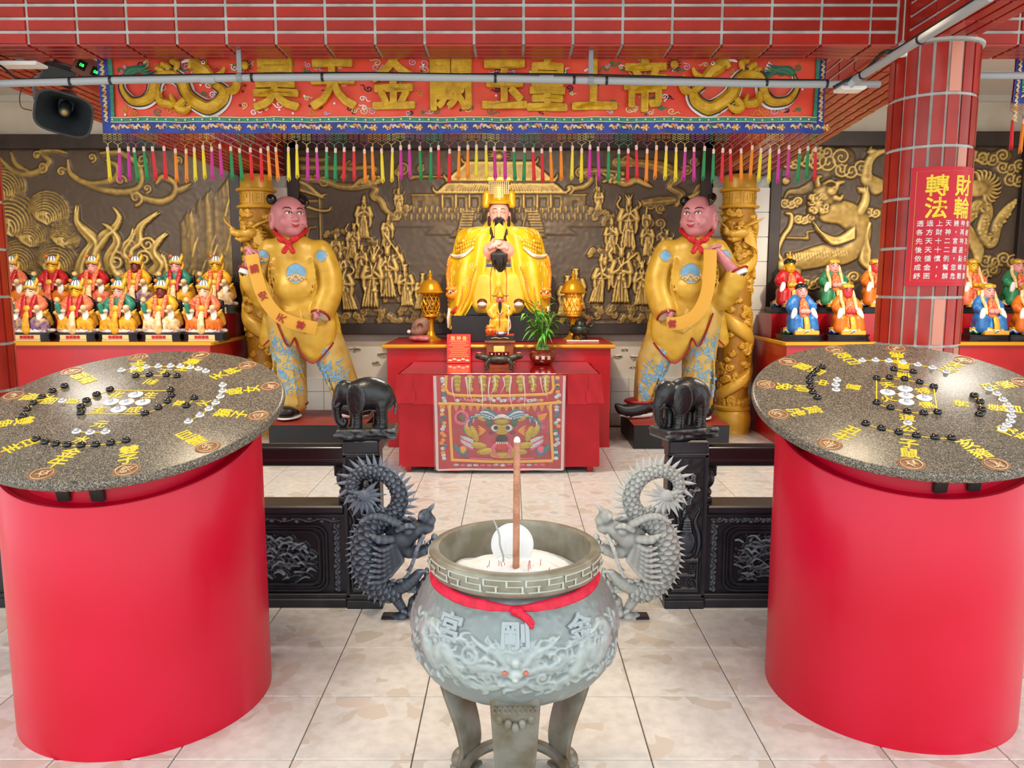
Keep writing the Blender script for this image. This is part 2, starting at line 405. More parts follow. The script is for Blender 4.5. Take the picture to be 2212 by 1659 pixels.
    def figure(s, cx, cy, H, lean=0, kind=0, base=.0):
        "robed figure of height H with its feet at (cx, cy)"
        R = s.rng; u = H/10; b = base
        X = lambda t: cx+lean*t*u
        s.poly([(X(0)-1.5*u, cy), (X(0)+1.5*u, cy), (X(3)+1.25*u, cy+3*u), (X(6)+1.15*u, cy+6*u), (X(8)+1.35*u, cy+7.3*u), (X(8)+.5*u, cy+8*u), (X(8)-.5*u, cy+8*u), (X(8)-1.35*u, cy+7.3*u), (X(6)-1.15*u, cy+6*u), (X(3)-1.25*u, cy+3*u)], 1.1*u, b, 1.0*u)
        for i in range(6):
            a = -1.2+2.4*i/5; s.stroke([(X(0)+a*u*1.15, cy+.1*u), (X(2)+a*u*.9+.1*u*sin(i*2), cy+2.4*u), (X(5)+a*u*.5, cy+5*u)], [.2*u, .2*u, .1*u], 1.35*u, b, .35)
        for sd in (-1, 1):
            e = (X(6)+sd*1.7*u, cy+5.4*u); hd = (X(6)+sd*.45*u, cy+5.8*u+R.uniform(-.5, 1.2)*u)
            s.stroke([(X(7)+sd*1.25*u, cy+7.2*u), e, hd], [.6*u, .62*u, .4*u], 1.7*u, b, .4)
            s.stroke([(e[0]-sd*.2*u, e[1]), (e[0]-sd*.1*u, e[1]-1.5*u), (e[0]-sd*.3*u, e[1]-2.7*u)], [.5*u, .42*u, .2*u], 1.45*u, b, .4)
            s.stroke([(X(8)+sd*.5*u, cy+8*u), (X(6)+sd*.1*u, cy+6.2*u), (X(4)+sd*.4*u, cy+3.8*u)], .13*u, 1.55*u, b, .4)
        s.stroke([(X(5)-1.05*u, cy+5.2*u), (X(5)+1.05*u, cy+5.2*u)], .2*u, 1.5*u, b)
        s.dome(X(8.8), cy+8.7*u, .62*u, .85*u, 1.9*u, 0, b, .4)
        if kind == 0: s.dome(X(9.5), cy+9.6*u, .55*u, .5*u, 1.6*u, 0, b, .35); s.dome(X(9.8), cy+10.1*u, .22*u, .35*u, 1.4*u, 0, b)
        elif kind == 1: s.box_(X(9.5), cy+9.9*u, .75*u, .28*u, 1.7*u, b); s.box_(X(9.5), cy+9.5*u, .55*u, .35*u, 1.6*u, b); s.stroke([(X(8.6), cy+8.2*u), (X(8), cy+6.9*u)], [.35*u, .12*u], 2.0*u, b)
        else:
            for a in (-.6, 0, .6): s.stroke([(X(9.3)+a*.4*u, cy+9.3*u), (X(9.8)+a*u*1.2, cy+10.4*u)], [.3*u, .08*u], 1.7*u, b)
            for k in range(5): s.dome(X(5)+R.uniform(-1, 1)*u, cy+R.uniform(2.5, 7)*u, .35*u, .3*u, 1.7*u, 0, b)
            s.stroke([(X(7)-1.3*u, cy+7*u), (X(7)-2.2*u, cy+8.4*u), (X(8)-1.6*u, cy+9.6*u), (X(9)-2*u, cy+10.2*u)], [.25*u, .22*u, .2*u, .06*u], 1.0*u, b)
            s.stroke([(X(7)+1.3*u, cy+7*u), (X(7)+2.3*u, cy+8.2*u), (X(8)+1.8*u, cy+9.2*u)], [.25*u, .22*u, .06*u], 1.0*u, b)
        return s
    def box_(s, cx, cy, hx, hy, h, base=0):
        return s.poly([(cx-hx, cy-hy), (cx+hx, cy-hy), (cx+hx, cy+hy), (cx-hx, cy+hy)], h, base, s.r*1.5)
    def noise(s, amp, cell):
        g = np.random.default_rng(5).normal(size=(int(s.h/cell)+3, int(s.w/cell)+3)); Y = s.y/cell; X = s.x/cell; i = Y.astype(int); j = X.astype(int); fy = (Y-i)[:, None]; fx = (X-j)[None]
        g0 = g[i][:, j]*(1-fx)+g[i][:, j+1]*fx; g1 = g[i+1][:, j]*(1-fx)+g[i+1][:, j+1]*fx; s.H += amp*(g0*(1-fy)+g1*fy); return s
    def build(s, name, material, parent, fn, norm=.06, smooth=1, ridge_k=3.6):
        H = s.H
        for _ in range(smooth):
            P = np.pad(H, 1, mode='edge'); H = (P[1:-1, 1:-1]*2+P[:-2, 1:-1]+P[2:, 1:-1]+P[1:-1, :-2]+P[1:-1, 2:])/6
        X, Y = np.meshgrid(s.x, s.y); V = fn(X, Y, H).reshape(-1, 3); nx = s.nx
        k = (np.arange(s.ny-1)[:, None]*nx+np.arange(nx-1)[None]).ravel(); F = np.stack([k, k+1, k+nx+1, k+nx], 1)
        B = s.H.copy()
        for _ in range(10):
            P = np.pad(B, 1, mode='edge'); B = (P[:-2, 1:-1]+P[2:, 1:-1]+P[1:-1, :-2]+P[1:-1, 2:])/4
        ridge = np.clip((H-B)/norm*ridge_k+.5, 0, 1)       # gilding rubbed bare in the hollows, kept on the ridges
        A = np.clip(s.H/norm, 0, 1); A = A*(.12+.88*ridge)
        return npmesh(name, V, F, material, parent, attr={'raise': A})
# ---------------------------------------------------------------- the setting
def floor_material():
    m = mat('terrazzo_marble', '#d9d4c9', .16, spec=.5); N = m.node_tree.nodes; L = m.node_tree.links; b = N['Principled BSDF']
    tc = N.new('ShaderNodeTexCoord'); oi = N.new('ShaderNodeObjectInfo'); ad = N.new('ShaderNodeVectorMath'); sc = N.new('ShaderNodeVectorMath'); sc.operation = 'SCALE'
    L.new(oi.outputs['Random'], sc.inputs['Scale']); sc.inputs[0].default_value = (37, 21, 13); L.new(tc.outputs['Object'], ad.inputs[0]); L.new(sc.outputs[0], ad.inputs[1])
    nz = N.new('ShaderNodeTexNoise'); nz.inputs['Scale'].default_value = 7; nz.inputs['Detail'].default_value = 3; L.new(ad.outputs[0], nz.inputs['Vector'])
    mv = N.new('ShaderNodeVectorMath'); mv.operation = 'MULTIPLY_ADD'; L.new(nz.outputs['Color'], mv.inputs[0]); mv.inputs[1].default_value = (.13, .13, 0); L.new(ad.outputs[0], mv.inputs[2])
    vo = N.new('ShaderNodeTexVoronoi'); vo.inputs['Scale'].default_value = 13; L.new(mv.outputs[0], vo.inputs['Vector'])
    sp = N.new('ShaderNodeSeparateColor'); L.new(vo.outputs['Color'], sp.inputs[0])
    g = N.new('ShaderNodeMath'); g.operation = 'GREATER_THAN'; g.inputs[1].default_value = .84; L.new(sp.outputs[0], g.inputs[0])
    r = N.new('ShaderNodeValToRGB'); L.new(sp.outputs[1], r.inputs[0]); e = r.color_ramp.elements; e[0].color = rgb('#c9c3b7'); e[1].color = rgb('#d9cdbf')
    n2 = N.new('ShaderNodeTexNoise'); n2.inputs['Scale'].default_value = 22; n2.inputs['Detail'].default_value = 8; L.new(ad.outputs[0], n2.inputs['Vector'])
    r2 = N.new('ShaderNodeValToRGB'); L.new(n2.outputs[0], r2.inputs[0]); e = r2.color_ramp.elements; e[0].position = .3; e[0].color = rgb('#d2cec6'); e[1].position = .62; e[1].color = rgb('#e2dfd8')
    mx = N.new('ShaderNodeMix'); mx.data_type = 'RGBA'; L.new(g.outputs[0], mx.inputs[0]); L.new(r2.outputs[0], mx.inputs[6]); L.new(r.outputs[0], mx.inputs[7]); L.new(mx.outputs[2], b.inputs['Base Color'])
    return m
MARBLE = floor_material()
GROUT_D = mat('floor_grout', '#6d6659', .8)
GROUT = mat('tile_grout', '#bdc0b9', .8, col2='#a5a8a1', scale=14)
BRICK = mat('brick_red_glaze', '#a3261a', .25, col2='#8f1f15', scale=5, rnd=.16, spec=.4)
BRICK_P = mat('brick_pale', '#c9846d', .25, rnd=.1)
WHITE = mat('white_plaster', '#e4dccd', .7, col2='#d8cdbb', scale=3)
CEIL = mat('ceiling_white', '#d9d6cf', .6)
WTILE = mat('white_wall_tile', '#e0dcd4', .18, rnd=.04)
def struct(o): o['kind'] = 'structure'; return o
fl = struct(MB().box((0, 1.4, -.06), (7, 7.4, .055)).build('floor', GROUT_D, smooth=False))
TX, TY, TP = -.336, 2.434, .403
t0 = MB().box((0, 0, -.0025), (TP/2-.0022, TP/2-.0022, .0075), bev=.002).build('floor_tile', MARBLE, fl, smooth=False)
first = True; rest = MB()
for i in range(-18, 19):
    for j in range(-18, 16):
        x, y = TX+TP*(i+.5), TY+TP*(j+.5)
        if abs(x) > 6.9 or y > 8.55 or y < -5.8: continue
        if -3.2 < x < 3.2 and 2.0 < y < 8.55 and not (y > 7.6 and abs(x) > 2.6):
            if first: t0.location = (x, y, 0); first = False
            else: inst(t0, fl, (x, y, 0))
        else: rest.box((x, y, -.0025), (TP/2-.0022, TP/2-.0022, .0075))
tag(rest.build('floor_tile', MARBLE, fl, smooth=False), kind='stuff')
BZ, CZ, WY = 2.72, 3.56, 8.6
struct(MB().box((0, 6.4, CZ+.1), (6.4, 2.5, .1)).build('ceiling', CEIL, smooth=False))
struct(MB().box((0, 2.1, CZ+.05), (6.4, 1.8, .1)).build('ceiling', CEIL, smooth=False))
wb = struct(MB().box((0, WY+.1, CZ/2), (6.4, .1, CZ/2)).build('wall_back', WHITE, smooth=False))
struct(MB().box((-6.3, 6.3, CZ/2), (.1, 2.3, CZ/2)).build('wall_left', WHITE, smooth=False))
struct(MB().box((6.3, 6.3, CZ/2), (.1, 2.3, CZ/2)).build('wall_right', WHITE, smooth=False))
# cornice line where the back wall meets the ceiling
struct(MB().box((0, WY-.03, CZ-.03), (6.2, .03, .03)).build('trim_1', CEIL, smooth=False))
# low white tiles on the back wall
def tile_mesh(name, hx, hz, d, m, parent, b=.003):
    "plate in the x-z plane facing -y, back at y = 0"
    mb = MB(); mb.add([(-hx, 0, -hz), (hx, 0, -hz), (hx, 0, hz), (-hx, 0, hz), (-hx+b, -d, -hz+b), (hx-b, -d, -hz+b), (hx-b, -d, hz-b), (-hx+b, -d, hz-b)],
        [(4, 5, 6, 7), (0, 1, 5, 4), (1, 2, 6, 5), (2, 3, 7, 6), (3, 0, 4, 7)])
    return mb.build(name, m, parent, smooth=False)
def lay(src, parent, locs, rot=None, mats=None):
    for k, p in enumerate(locs):
        if k == 0: o = src; o.location = p; o.rotation_euler = rot or (0, 0, 0)
        else: o = inst(src, parent, p, rot)
        if mats and mats(k): o.material_slots[0].link = 'OBJECT'; o.material_slots[0].material = mats(k)
for z0, z1 in ((.0, .14), (.14, .39), (.39, .55)):
    s_ = tile_mesh('wall_tile', .0985, (z1-z0)/2-.002, .012, WTILE, wb)
    lay(s_, wb, [(-2.3+.2*(i+.5), WY, (z0+z1)/2) for i in range(22)])
# peeled paint above the wall tiles
PEEL = mat('bare_plaster', '#8d8376', .9, col2='#c9bfae', scale=30); FLAKE = mat('paint_flake', '#efe7d8', .7)
rnd = random.Random(4)
for u, v, sc in ((768, 756, 1.2), (826, 768, 1), (835, 757, .8), (812, 786, .8), (1372, 774, 1.1), (1335, 772, .9), (745, 786, .7), (1395, 800, .7), (1350, 757, .6), (1366, 795, .5)):
    c = at(u, v, WY); ol = []
    for k in range(14):
        a = 2*pi*k/14; r = rnd.uniform(.5, 1)*.06*sc; ol.append((c.x+r*1.5*cos(a), c.z+r*.6*sin(a)))
    p = MB().prism(ol, WY-.002, WY-.0005).build('peeled_patch', PEEL, wb, smooth=False)
    q = [(c.x+(x-c.x)*.8, WY-.004-.035*rnd.random()*(1 if z > c.z else 0), z+.012) for x, z in ol[:8]]
    MB().add(q+[(x, y+.003, z) for x, y, z in q], [tuple(range(8)), tuple(range(15, 7, -1))]+[(i, (i+1) % 8, 8+(i+1) % 8, 8+i) for i in range(8)]).build('paint_flake', FLAKE, wb, smooth=False)
# white-tiled piers behind the gold columns
for n, x0, x1 in ((1, -2.90, -2.38), (2, 2.13, 2.75)):
    pr = struct(MB().box(((x0+x1)/2, 8.55, BZ/2), ((x1-x0)/2-.012, .07, BZ/2)).build('pier_%s' % ('left' if n == 1 else 'right'), GROUT, smooth=False))
    nn = 3; wv = (x1-x0)/nn
    s_ = tile_mesh('wall_tile', wv/2-.0015, .13-.0015, .012, WTILE, pr)
    lay(s_, pr, [(x0+wv*(i+.5), 8.48, .13+.26*k) for i in range(nn) for k in range(10)])
    sx = x1 if n == 1 else x0
    s2 = tile_mesh('wall_tile', .058, .13-.0015, .012, WTILE, pr)
    lay(s2, pr, [(sx-.012*(1 if n == 1 else -1), 8.54, .13+.26*k) for k in range(10)], (0, 0, pi/2 if n == 1 else -pi/2))
# brick-tiled beams
PW, PH = .2362, .0612
fb = struct(MB().box((0, 4.0035, (BZ+CZ)/2), (6.2, .1085, (CZ-BZ)/2-.008)).build('beam_front', GROUT, smooth=False))
x_0 = -2.307
s_ = tile_mesh('brick_tile', PW/2-.006, PH/2-.0063, .010, BRICK, fb)
cols = range(-5, 26)
locs = [(x_0+PW*(i+.5), 3.895, BZ+PH*(k+.5)) for k in range(7) for i in cols if x_0+PW*(i+1) < 1.9 or x_0+PW*i > 2.12]
lay(s_, fb, locs)
s_ = tile_mesh('brick_tile', .058, PH/2-.0063, .010, BRICK, fb); lay(s_, fb, [(1.77, 3.895, BZ+PH*(k+.5)) for k in range(7)])
s_ = tile_mesh('brick_tile', PW/2-.006, .0238, .010, BRICK, fb)
lay(s_, fb, [(x_0+PW*(i+.5), 3.916+.058*k, BZ+.008) for k in range(4) for i in range(-3, 24)], (pi/2, 0, 0))
# narrow upright brick where the cross beam turns to the forward beam
s_ = tile_mesh('brick_tile', .026, .2, .011, BRICK, fb); lay(s_, fb, [(1.865, 3.888, BZ+.2)])
# forward beam over the right table, toward the visitor
gb = struct(MB().box((2.01, 1.95, (BZ+CZ)/2), (.122, 1.93, (CZ-BZ)/2-.008)).build('beam_forward', GROUT, smooth=False))
s_ = tile_mesh('brick_tile', PW/2-.005, PH/2-.005, .010, BRICK, gb)
lay(s_, gb, [(1.888, 3.87-PW*(i+.5), BZ+PH*(k+.5)) for i in range(7) for k in range(9)], (0, 0, -pi/2))
s_ = tile_mesh('brick_tile', PW/2-.005, .0283, .010, BRICK, gb)
lay(s_, gb, [(1.913+.065*k, 3.77-PW*(i+.5), BZ+.008) for i in range(7) for k in range(4)], (pi/2, 0, pi/2))
# beams running back to the piers
def rear_beam(name, x0, x1, X0, X1, inner):
    "front edge x0..x1 at y 4.1, rear edge X0..X1 at y 8.5"
    y0, y1 = 4.11, 8.5; zb = BZ+.008; i_ = .008
    mb = MB().add([(x0+i_, y0, zb), (x1-i_, y0, zb), (X1-i_, y1, zb), (X0+i_, y1, zb), (x0+i_, y0, CZ), (x1-i_, y0, CZ), (X1-i_, y1, CZ), (X0+i_, y1, CZ)],
        [(0, 1, 2, 3), (0, 4, 5, 1), (1, 5, 6, 2), (2, 6, 7, 3), (3, 7, 4, 0)])
    b = struct(mb.build(name, GROUT, smooth=False)); n = 18; py = (y1-y0)/n; wd = (x1-x0)/7
    s_ = tile_mesh('brick_tile', py/2-.005, wd/2-.006, .010, BRICK, b); sl = math.atan2(X0-x0, y1-y0)
    L_ = []
    for j in range(n):
        t = (j+.5)/n
        for k in range(7): q = (k+.5)/7; L_.append(((x0+(x1-x0)*q)*(1-t)+(X0+(X1-X0)*q)*t, y0+py*(j+.5), zb))
    lay(s_, b, L_, (pi/2, 0, pi/2-sl))
    s_ = tile_mesh('brick_tile', py/2-.005, PH/2-.005, .010, BRICK, b); L_ = []
    a, A = (x1, X1) if inner > 0 else (x0, X0)
    for j in range(n):
        t = (j+.5)/n
        for k in range(9): L_.append((a*(1-t)+A*t-inner*.008, y0+py*(j+.5), BZ+PH*(k+.5)))
    lay(s_, b, L_, (0, 0, pi/2*inner-math.atan2(A-a, y1-y0)))
rear_beam('beam_rear_left', -2.92, -2.46, -2.92, -2.42, 1)
rear_beam('beam_rear_right', 1.82, 2.28, 2.13, 2.74, -1)
# round brick-tiled columns
def column(name, cx, cy, R=.197, pale=()):
    c = struct(MB().lathe([(R-.009, 0), (R-.009, BZ)], 44).build(name, GROUT)); c.location = (cx, cy, 0); n = 19; ph = .2362
    mb = MB(); a = pi/n-.030; hz = ph/2-.0062; st = []
    for k in range(4):
        t = -a+2*a*k/3; st.append([((R-.009)*sin(t), -(R-.009)*cos(t)), (R*sin(t*.97), -R*cos(t*.97))])
    vs = []; 
    for (bx, by), (fx, fy) in st: vs += [(bx, by, -hz), (fx, fy, -hz+.002), (fx, fy, hz-.002), (bx, by, hz)]
    fs = []
    for k in range(3): o = k*4; fs += [(o+1, o+5, o+6, o+2), (o, o+4, o+5, o+1), (o+2, o+6, o+7, o+3)]
    fs += [(0, 1, 2, 3), (15, 14, 13, 12)]
    s_ = mb.add(vs, fs).build('brick_tile', BRICK, c, sharp=20); k_ = 0
    for j in range(12):
        for i in range(n):
            z = BZ-.012-ph*(j+.5)
            if z < .1: continue
            o = s_ if k_ == 0 else inst(s_, c); k_ += 1
            o.location = (0, 0, z); o.rotation_euler = (0, 0, 2*pi*i/n)
            if (i, j) in pale: o.material_slots[0].link = 'OBJECT'; o.material_slots[0].material = BRICK_P
    MB().lathe([(R-.01, BZ-.016), (R+.012, BZ-.012), (R+.012, BZ), (R-.01, BZ)], 44).build('capping_joint', GROUT, c)
    return c
column('column_right', 2.052, 3.945, .197, {(0, 0), (1, 3), (0, 6), (0, 5), (2, 6), (1, 2)})
column('column_left', -2.755, 3.945, .197)
# ---------------------------------------------------------------- granite-topped drum tables
RED_LACQ = mat('red_lacquer', '#c60026', .36, col2='#cf0634', scale=2.2, spec=.35, coat=.08, lo=.35, hi=.7)
def granite():
    m = mat('speckled_granite', '#5b554b', .34, spec=.4); N = m.node_tree.nodes; L = m.node_tree.links; b = N['Principled BSDF']
    tc = N.new('ShaderNodeTexCoord'); vo = N.new('ShaderNodeTexVoronoi'); vo.inputs['Scale'].default_value = 380; L.new(tc.outputs['Object'], vo.inputs['Vector'])
    sp = N.new('ShaderNodeSeparateColor'); L.new(vo.outputs['Color'], sp.inputs[0])
    r = N.new('ShaderNodeValToRGB'); L.new(sp.outputs[0], r.inputs[0]); e = r.color_ramp.elements
    e[0].color = rgb('#23211f'); e[1].color = rgb('#b0a48f'); e[1].position = 1; k = e.new(.35); k.color = rgb('#4d4841'); k = e.new(.75); k.color = rgb('#7a7264')
    L.new(r.outputs[0], b.inputs['Base Color']); return m
GRANITE = granite()
YINLAY = mat('yellow_inlay', '#ecc92c', .45); BEADK = mat('black_bead', '#07060b', .06, coat=.5); BEADW = mat('clear_bead', '#c4c8d4', .08, metal=.55); SEAT = mat('white_seat', '#eceaea', .4)
MEDAL = mat('brass_medallion', '#9b7350', .4, metal=.25, col2='#7d5233', scale=60); MEDAL2 = mat('medallion_line', '#d8b892', .4, metal=.3)
DARKM = mat('dark_bracket', '#2b2420', .5)
def drum_table(label, cx, cy, cz, R, ax, ay, rot0, zod, black, white, lines, chars, group, px, S):
    t = thing('drum_table', label, 'table', (cx, cy, 0), 0, group)
    r = .45; zt = lambda x, y: cz+ax*x+ay*y
    mb = MB(); n = 96; P = []
    for k in range(n+1):
        a = 2*pi*k/n; x, y = r*cos(a), r*sin(a); h = zt(x, y)-.122
        P.append([(x, y, .0), (x, y, .012), (x, y, h*.5), (x, y, h-.006), (x*.992, y*.992, h), (x*.96, y*.96, h), (x*.955, y*.955, h-.02), (x*.95, y*.95, .3)])
    mb.grid(P).build('drum', RED_LACQ, t)
    P = []
    for k in range(65):
        a = 2*pi*k/64; x, y = .385*cos(a), .385*sin(a); P.append([(x*1.1, y*1.1, zt(x*1.1, y*1.1)-.142), (x, y, zt(x, y)-.142), (x, y, zt(x, y)-.034)])
    MB().grid(P).build('inner_neck', RED_LACQ, t)
    nv = Vector((-ax, -ay, 1)).normalized(); u = Vector((1, 0, ax)).normalized(); v = nv.cross(u); M = Matrix((u, v, nv)).transposed()
    d = MB().lathe([(0, -.036), (R-.012, -.036), (R-.003, -.031), (R, -.022), (R, -.012), (R-.003, -.004), (R-.012, 0), (0, 0)], 128).build('granite_disc', GRANITE, t, sharp=50)
    d.location = (0, 0, cz); d.rotation_euler = M.to_euler()
    # support brackets under the disc
    for a in (-98, -82, 15, 105, 190):
        x, y = .40*cos(RAD(a)), .40*sin(RAD(a)); MB().box((0, 0, 0), (.022, .012, .050), M, .004).build('bracket', DARKM, t, loc=Vector((x, y, zt(x, y)-.083)))
    C0 = Vector((cx, cy, cz))
    def loc(q):
        "pixel of a detail on the disc -> disc coordinates"
        a = at(px[0]+q[0]/S, px[1]+q[1]/S, 3.0); o = Vector((0, 0, CAMH)); e = a-o; k = (C0-o).dot(nv)/e.dot(nv); p = o+e*k-C0
        return Vector((p.dot(u), p.dot(v), 0))
    kb = MB().lathe([(.014, 0), (.0156, .004), (.015, .0085), (.0115, .0125), (.006, .0146), (0, .0152)], 16).build('black_bead', BEADK, d)
    for i, q in enumerate(black):
        o = kb if i == 0 else inst(kb, d); o.location = loc(q)
    wbd = MB().lathe([(.0085, .003), (.0095, .006), (.0085, .0105), (.0055, .0135), (0, .015)], 14).build('clear_bead', BEADW, d)
    st = MB().lathe([(.0155, 0), (.0155, .002), (.013, .0035), (.009, .0035), (0, .003)], 20).build('bead_seat', SEAT, d)
    for i, q in enumerate(white):
        big = 1.75 if chars and i in big_i else 1.0
        p = loc(q); o = wbd if i == 0 else inst(wbd, d); o.location = p; s2 = st if i == 0 else inst(st, d); s2.location = p; s2.scale = (big, big, 1)
    def ln(a, b, w_=.0022):
        a, b = loc(a), loc(b); dd = (b-a).normalized(); a, b = a+dd*.013, b-dd*.013; nn = Vector((-dd.y, dd.x, 0))*w_
        if (b-a).length < .012: return
        z = Vector((0, 0, .0012)); z0 = Vector((0, 0, -.001))
        MB().add([a-nn+z0, b-nn+z0, b+nn+z0, a+nn+z0, a-nn+z, b-nn+z, b+nn+z, a+nn+z], [(4, 5, 6, 7), (0, 1, 5, 4), (1, 2, 6, 5), (2, 3, 7, 6), (3, 0, 4, 7)]).build('inlaid_line', YINLAY, d, smooth=False)
    for ch in lines:
        for a, b in zip(ch[:-1], ch[1:]): ln(a, b)
    def glyph(s, p, ang, sz):
        c, n_ = cos(ang), sin(ang)
        text(s, lambda x, y, z: (p[0]+sz*(x*c-y*n_), p[1]+sz*(x*n_+y*c), sz*z), .018, .022).build('inlaid_character', YINLAY, d, smooth=False)
    ctr = loc(white[big_i[1]]) if white else Vector((0, 0, 0))
    for s, q, m_ in chars:
        p = loc(q); a = math.atan2(p.y-ctr.y, p.x-ctr.x); glyph(s, p, a+pi/2 if m_ else 0, .056)
    med = MB().lathe([(0, .0002), (.030, .0002), (.034, .0016), (.038, .0016), (.039, 0), (.039, -.002)], 28, sx=1.12).build('medallion', MEDAL, d, smooth=False)
    q0 = loc(rot0); th0 = math.atan2(q0.y, q0.x)
    for i, (s, th) in enumerate(zod):
        a = RAD(th)+th0; q = Vector((cos(a), sin(a), 0)); glyph(s[0], q*(R*.655), a+pi/2, .066); glyph(s[1], q*(R*.775), a+pi/2, .066)
        p = q*(R*.905); o = med if i == 0 else inst(med, d); o.location = p; o.rotation_euler = (0, 0, a+pi/2)
        g = random.Random(th); w_ = MB()
        for k in range(4):
            b = g.uniform(0, 6.28); pts = [(p.x+.022*g.uniform(-1, 1), p.y+.022*g.uniform(-1, 1), .0016) for _ in range(4)]
            w_.tube(smoothpath(pts, 4), .0017, 5, flat=.5)
        w_.tube([(p.x+.033*cos(2*pi*k/20), p.y+.033*sin(2*pi*k/20), .002) for k in range(21)], .0014, 5)
        w_.build('medallion_emblem', MEDAL2, d)
    return t
L1 = [(483, 400), (393, 437), (315, 482), (250, 527), (203, 575), (172, 623)]; L2 = [(1015, 323), (1117, 315), (1245, 317), (1323, 325)]
L3 = [(823, 425), (722, 463), (647, 508), (605, 554), (605, 600)]; L4 = [(1274, 430), (1282, 470), (1251, 515), (1183, 562), (1083, 603)]; L5 = [(1450, 488), (1393, 547)]
L6 = [(272, 796), (337, 818), (417, 832), (505, 838), (607, 842), (716, 837), (828, 824), (943, 806)]
W1 = [(907, 278), (1000, 263), (1093, 254), (1182, 248), (1273, 246), (1348, 248), (1420, 257), (1484, 268), (1538, 285)]
W2 = [(1663, 388), (1663, 431), (1645, 474), (1611, 520), (1560, 566), (1494, 613), (1408, 660)]; W3 = [(467, 506)]; W4 = [(1013, 459), (945, 515), (885, 569), (830, 514), (1068, 515)]; W5 = [(572, 735), (674, 742), (789, 737)]
big_i = [0, 1, 2, 3, 4]
drum_table('round granite table on red drum at left, with western star signs', -1.413, 2.868, 1.143, .545, -.0125, .312, (335, 1035),
    [(s, 30*k) for k, s in enumerate(('金牛', '雙子', '巨蟹', '獅子', '處女', '天秤', '天蠍', '射手', '摩羯', '水瓶', '雙魚', '白羊'))],
    L1+L2+L3+L4+L5+L6, W4+W1+W2+W3+W5, [L1, L2, L3, L4, L5, L6, W1, W2, W4[:3], [W4[3], W4[1], W4[4]], W5, [L3[0], L4[0]], [L3[-1], L4[-1]]],
    [('化', (870, 460), 0), ('生', (1125, 462), 0), ('主', (740, 570), 0), ('成', (1000, 570), 0), ('元', (745, 680), 1), ('水', (610, 795), 1), ('利', (1130, 362), 1), ('土', (1220, 287), 1), ('貞', (545, 508), 1), ('固', (368, 505), 1), ('亨', (1348, 522), 1), ('火', (1515, 522), 1)],
    'granite drum tables', (0, 720), 3.456)
L1 = [(635, 268), (592, 296), (562, 324), (537, 353), (536, 387), (542, 426), (562, 466), (597, 507)]; L2 = [(1195, 286), (1346, 305)]
L3 = [(1060, 357), (1160, 351), (1278, 362), (1397, 386), (1506, 422)]; L4 = [(1061, 547), (1170, 586), (1299, 615), (1427, 628), (1536, 621)]; L5 = [(1821, 492), (1867, 541), (1881, 600), (1862, 640)]
L6 = [(975, 711), (1099, 747), (1233, 779), (1370, 803), (1514, 818), (1645, 823)]
W1 = [(948, 213), (1052, 211), (1156, 217), (1266, 229), (1382, 247), (1497, 270), (1606, 301)]; W4 = [(1283, 435), (1290, 486), (1293, 537), (1146, 462), (1433, 505)]
W2 = [(1938, 437), (2000, 475), (2046, 520), (2083, 563), (2105, 605), (2114, 645), (2105, 685), (2080, 718), (2043, 751)]; W3 = [(752, 366), (741, 403), (744, 441)]; W5 = [(1303, 702)]
drum_table('round granite table on red drum at right, with animal year signs', 1.478, 2.909, 1.165, .548, .066, .318, (1325, 970),
    [(s, -30*k) for k, s in enumerate(('子鼠', '丑牛', '寅虎', '卯兔', '辰龍', '巳蛇', '午馬', '未羊', '申猴', '酉雞', '戌狗', '亥豬'))],
    L1+L2+L3+L4+L5+L6, W4+W1+W2+W3+W5, [L1, L2, L3, L4, L5, L6, W1, W2, W3, W4[:3], [W4[3], W4[1], W4[4]], [L3[0], L4[0]], [L3[-1], L4[-1]]],
    [('天', (1150, 405), 0), ('火', (1150, 510), 0), ('禄', (1425, 450), 0), ('儒', (1450, 560), 0), ('道', (1300, 660), 1), ('公', (1310, 745), 1), ('皇', (1270, 260), 1), ('儒', (1275, 330), 1), ('中', (635, 385), 1), ('慧', (880, 420), 1), ('佛', (1720, 550), 1), ('德', (1990, 582), 1)],
    'granite drum tables', (1600, 720), 3.614)

# ---------------------------------------------------------------- bronze incense urn
UX, UY = .009, 2.30
BRONZE = attr_mix(mat('patinated_bronze', '#8f9a9a', .42, metal=.35), 'raise', ['#7f8988', '#929d9d', '#a5b0ae', '#c3ccc8'], [.0, .12, .4, 1.])
BRZ2 = mat('bronze_leg', '#85857c', .42, metal=.4, col2='#6d6450', scale=12); BRZ3 = mat('bronze_inside', '#6f6450', .7, col2='#3a332a', scale=8); RIMB = mat('bronze_rim', '#807a68', .45, metal=.3, col2='#9b988a', scale=12); FRET = mat('fret_pale', '#b9c0b2', .5, metal=.15)
urn = thing('incense_urn', 'large round bronze incense urn on three legs in the centre foreground', 'incense burner', (UX, UY, 0))
prof = np.array([(.232, .728), (.248, .716), (.282, .680), (.309, .620), (.318, .545), (.306, .482), (.270, .430), (.205, .392), (.11, .376), (.02, .372)])
pr = smoothpath(prof, 12); seg = np.r_[0, np.cumsum(np.hypot(*np.diff(pr, axis=0).T))]; AL = seg[-1]
RB = Relief(2*pi*.3, AL, .0034); Wd = RB.w
def D_(a, s_): return (Wd*((a+180) % 360)/360, s_)   # angle in degrees from the front centre, arc position
cxm = Wd/2
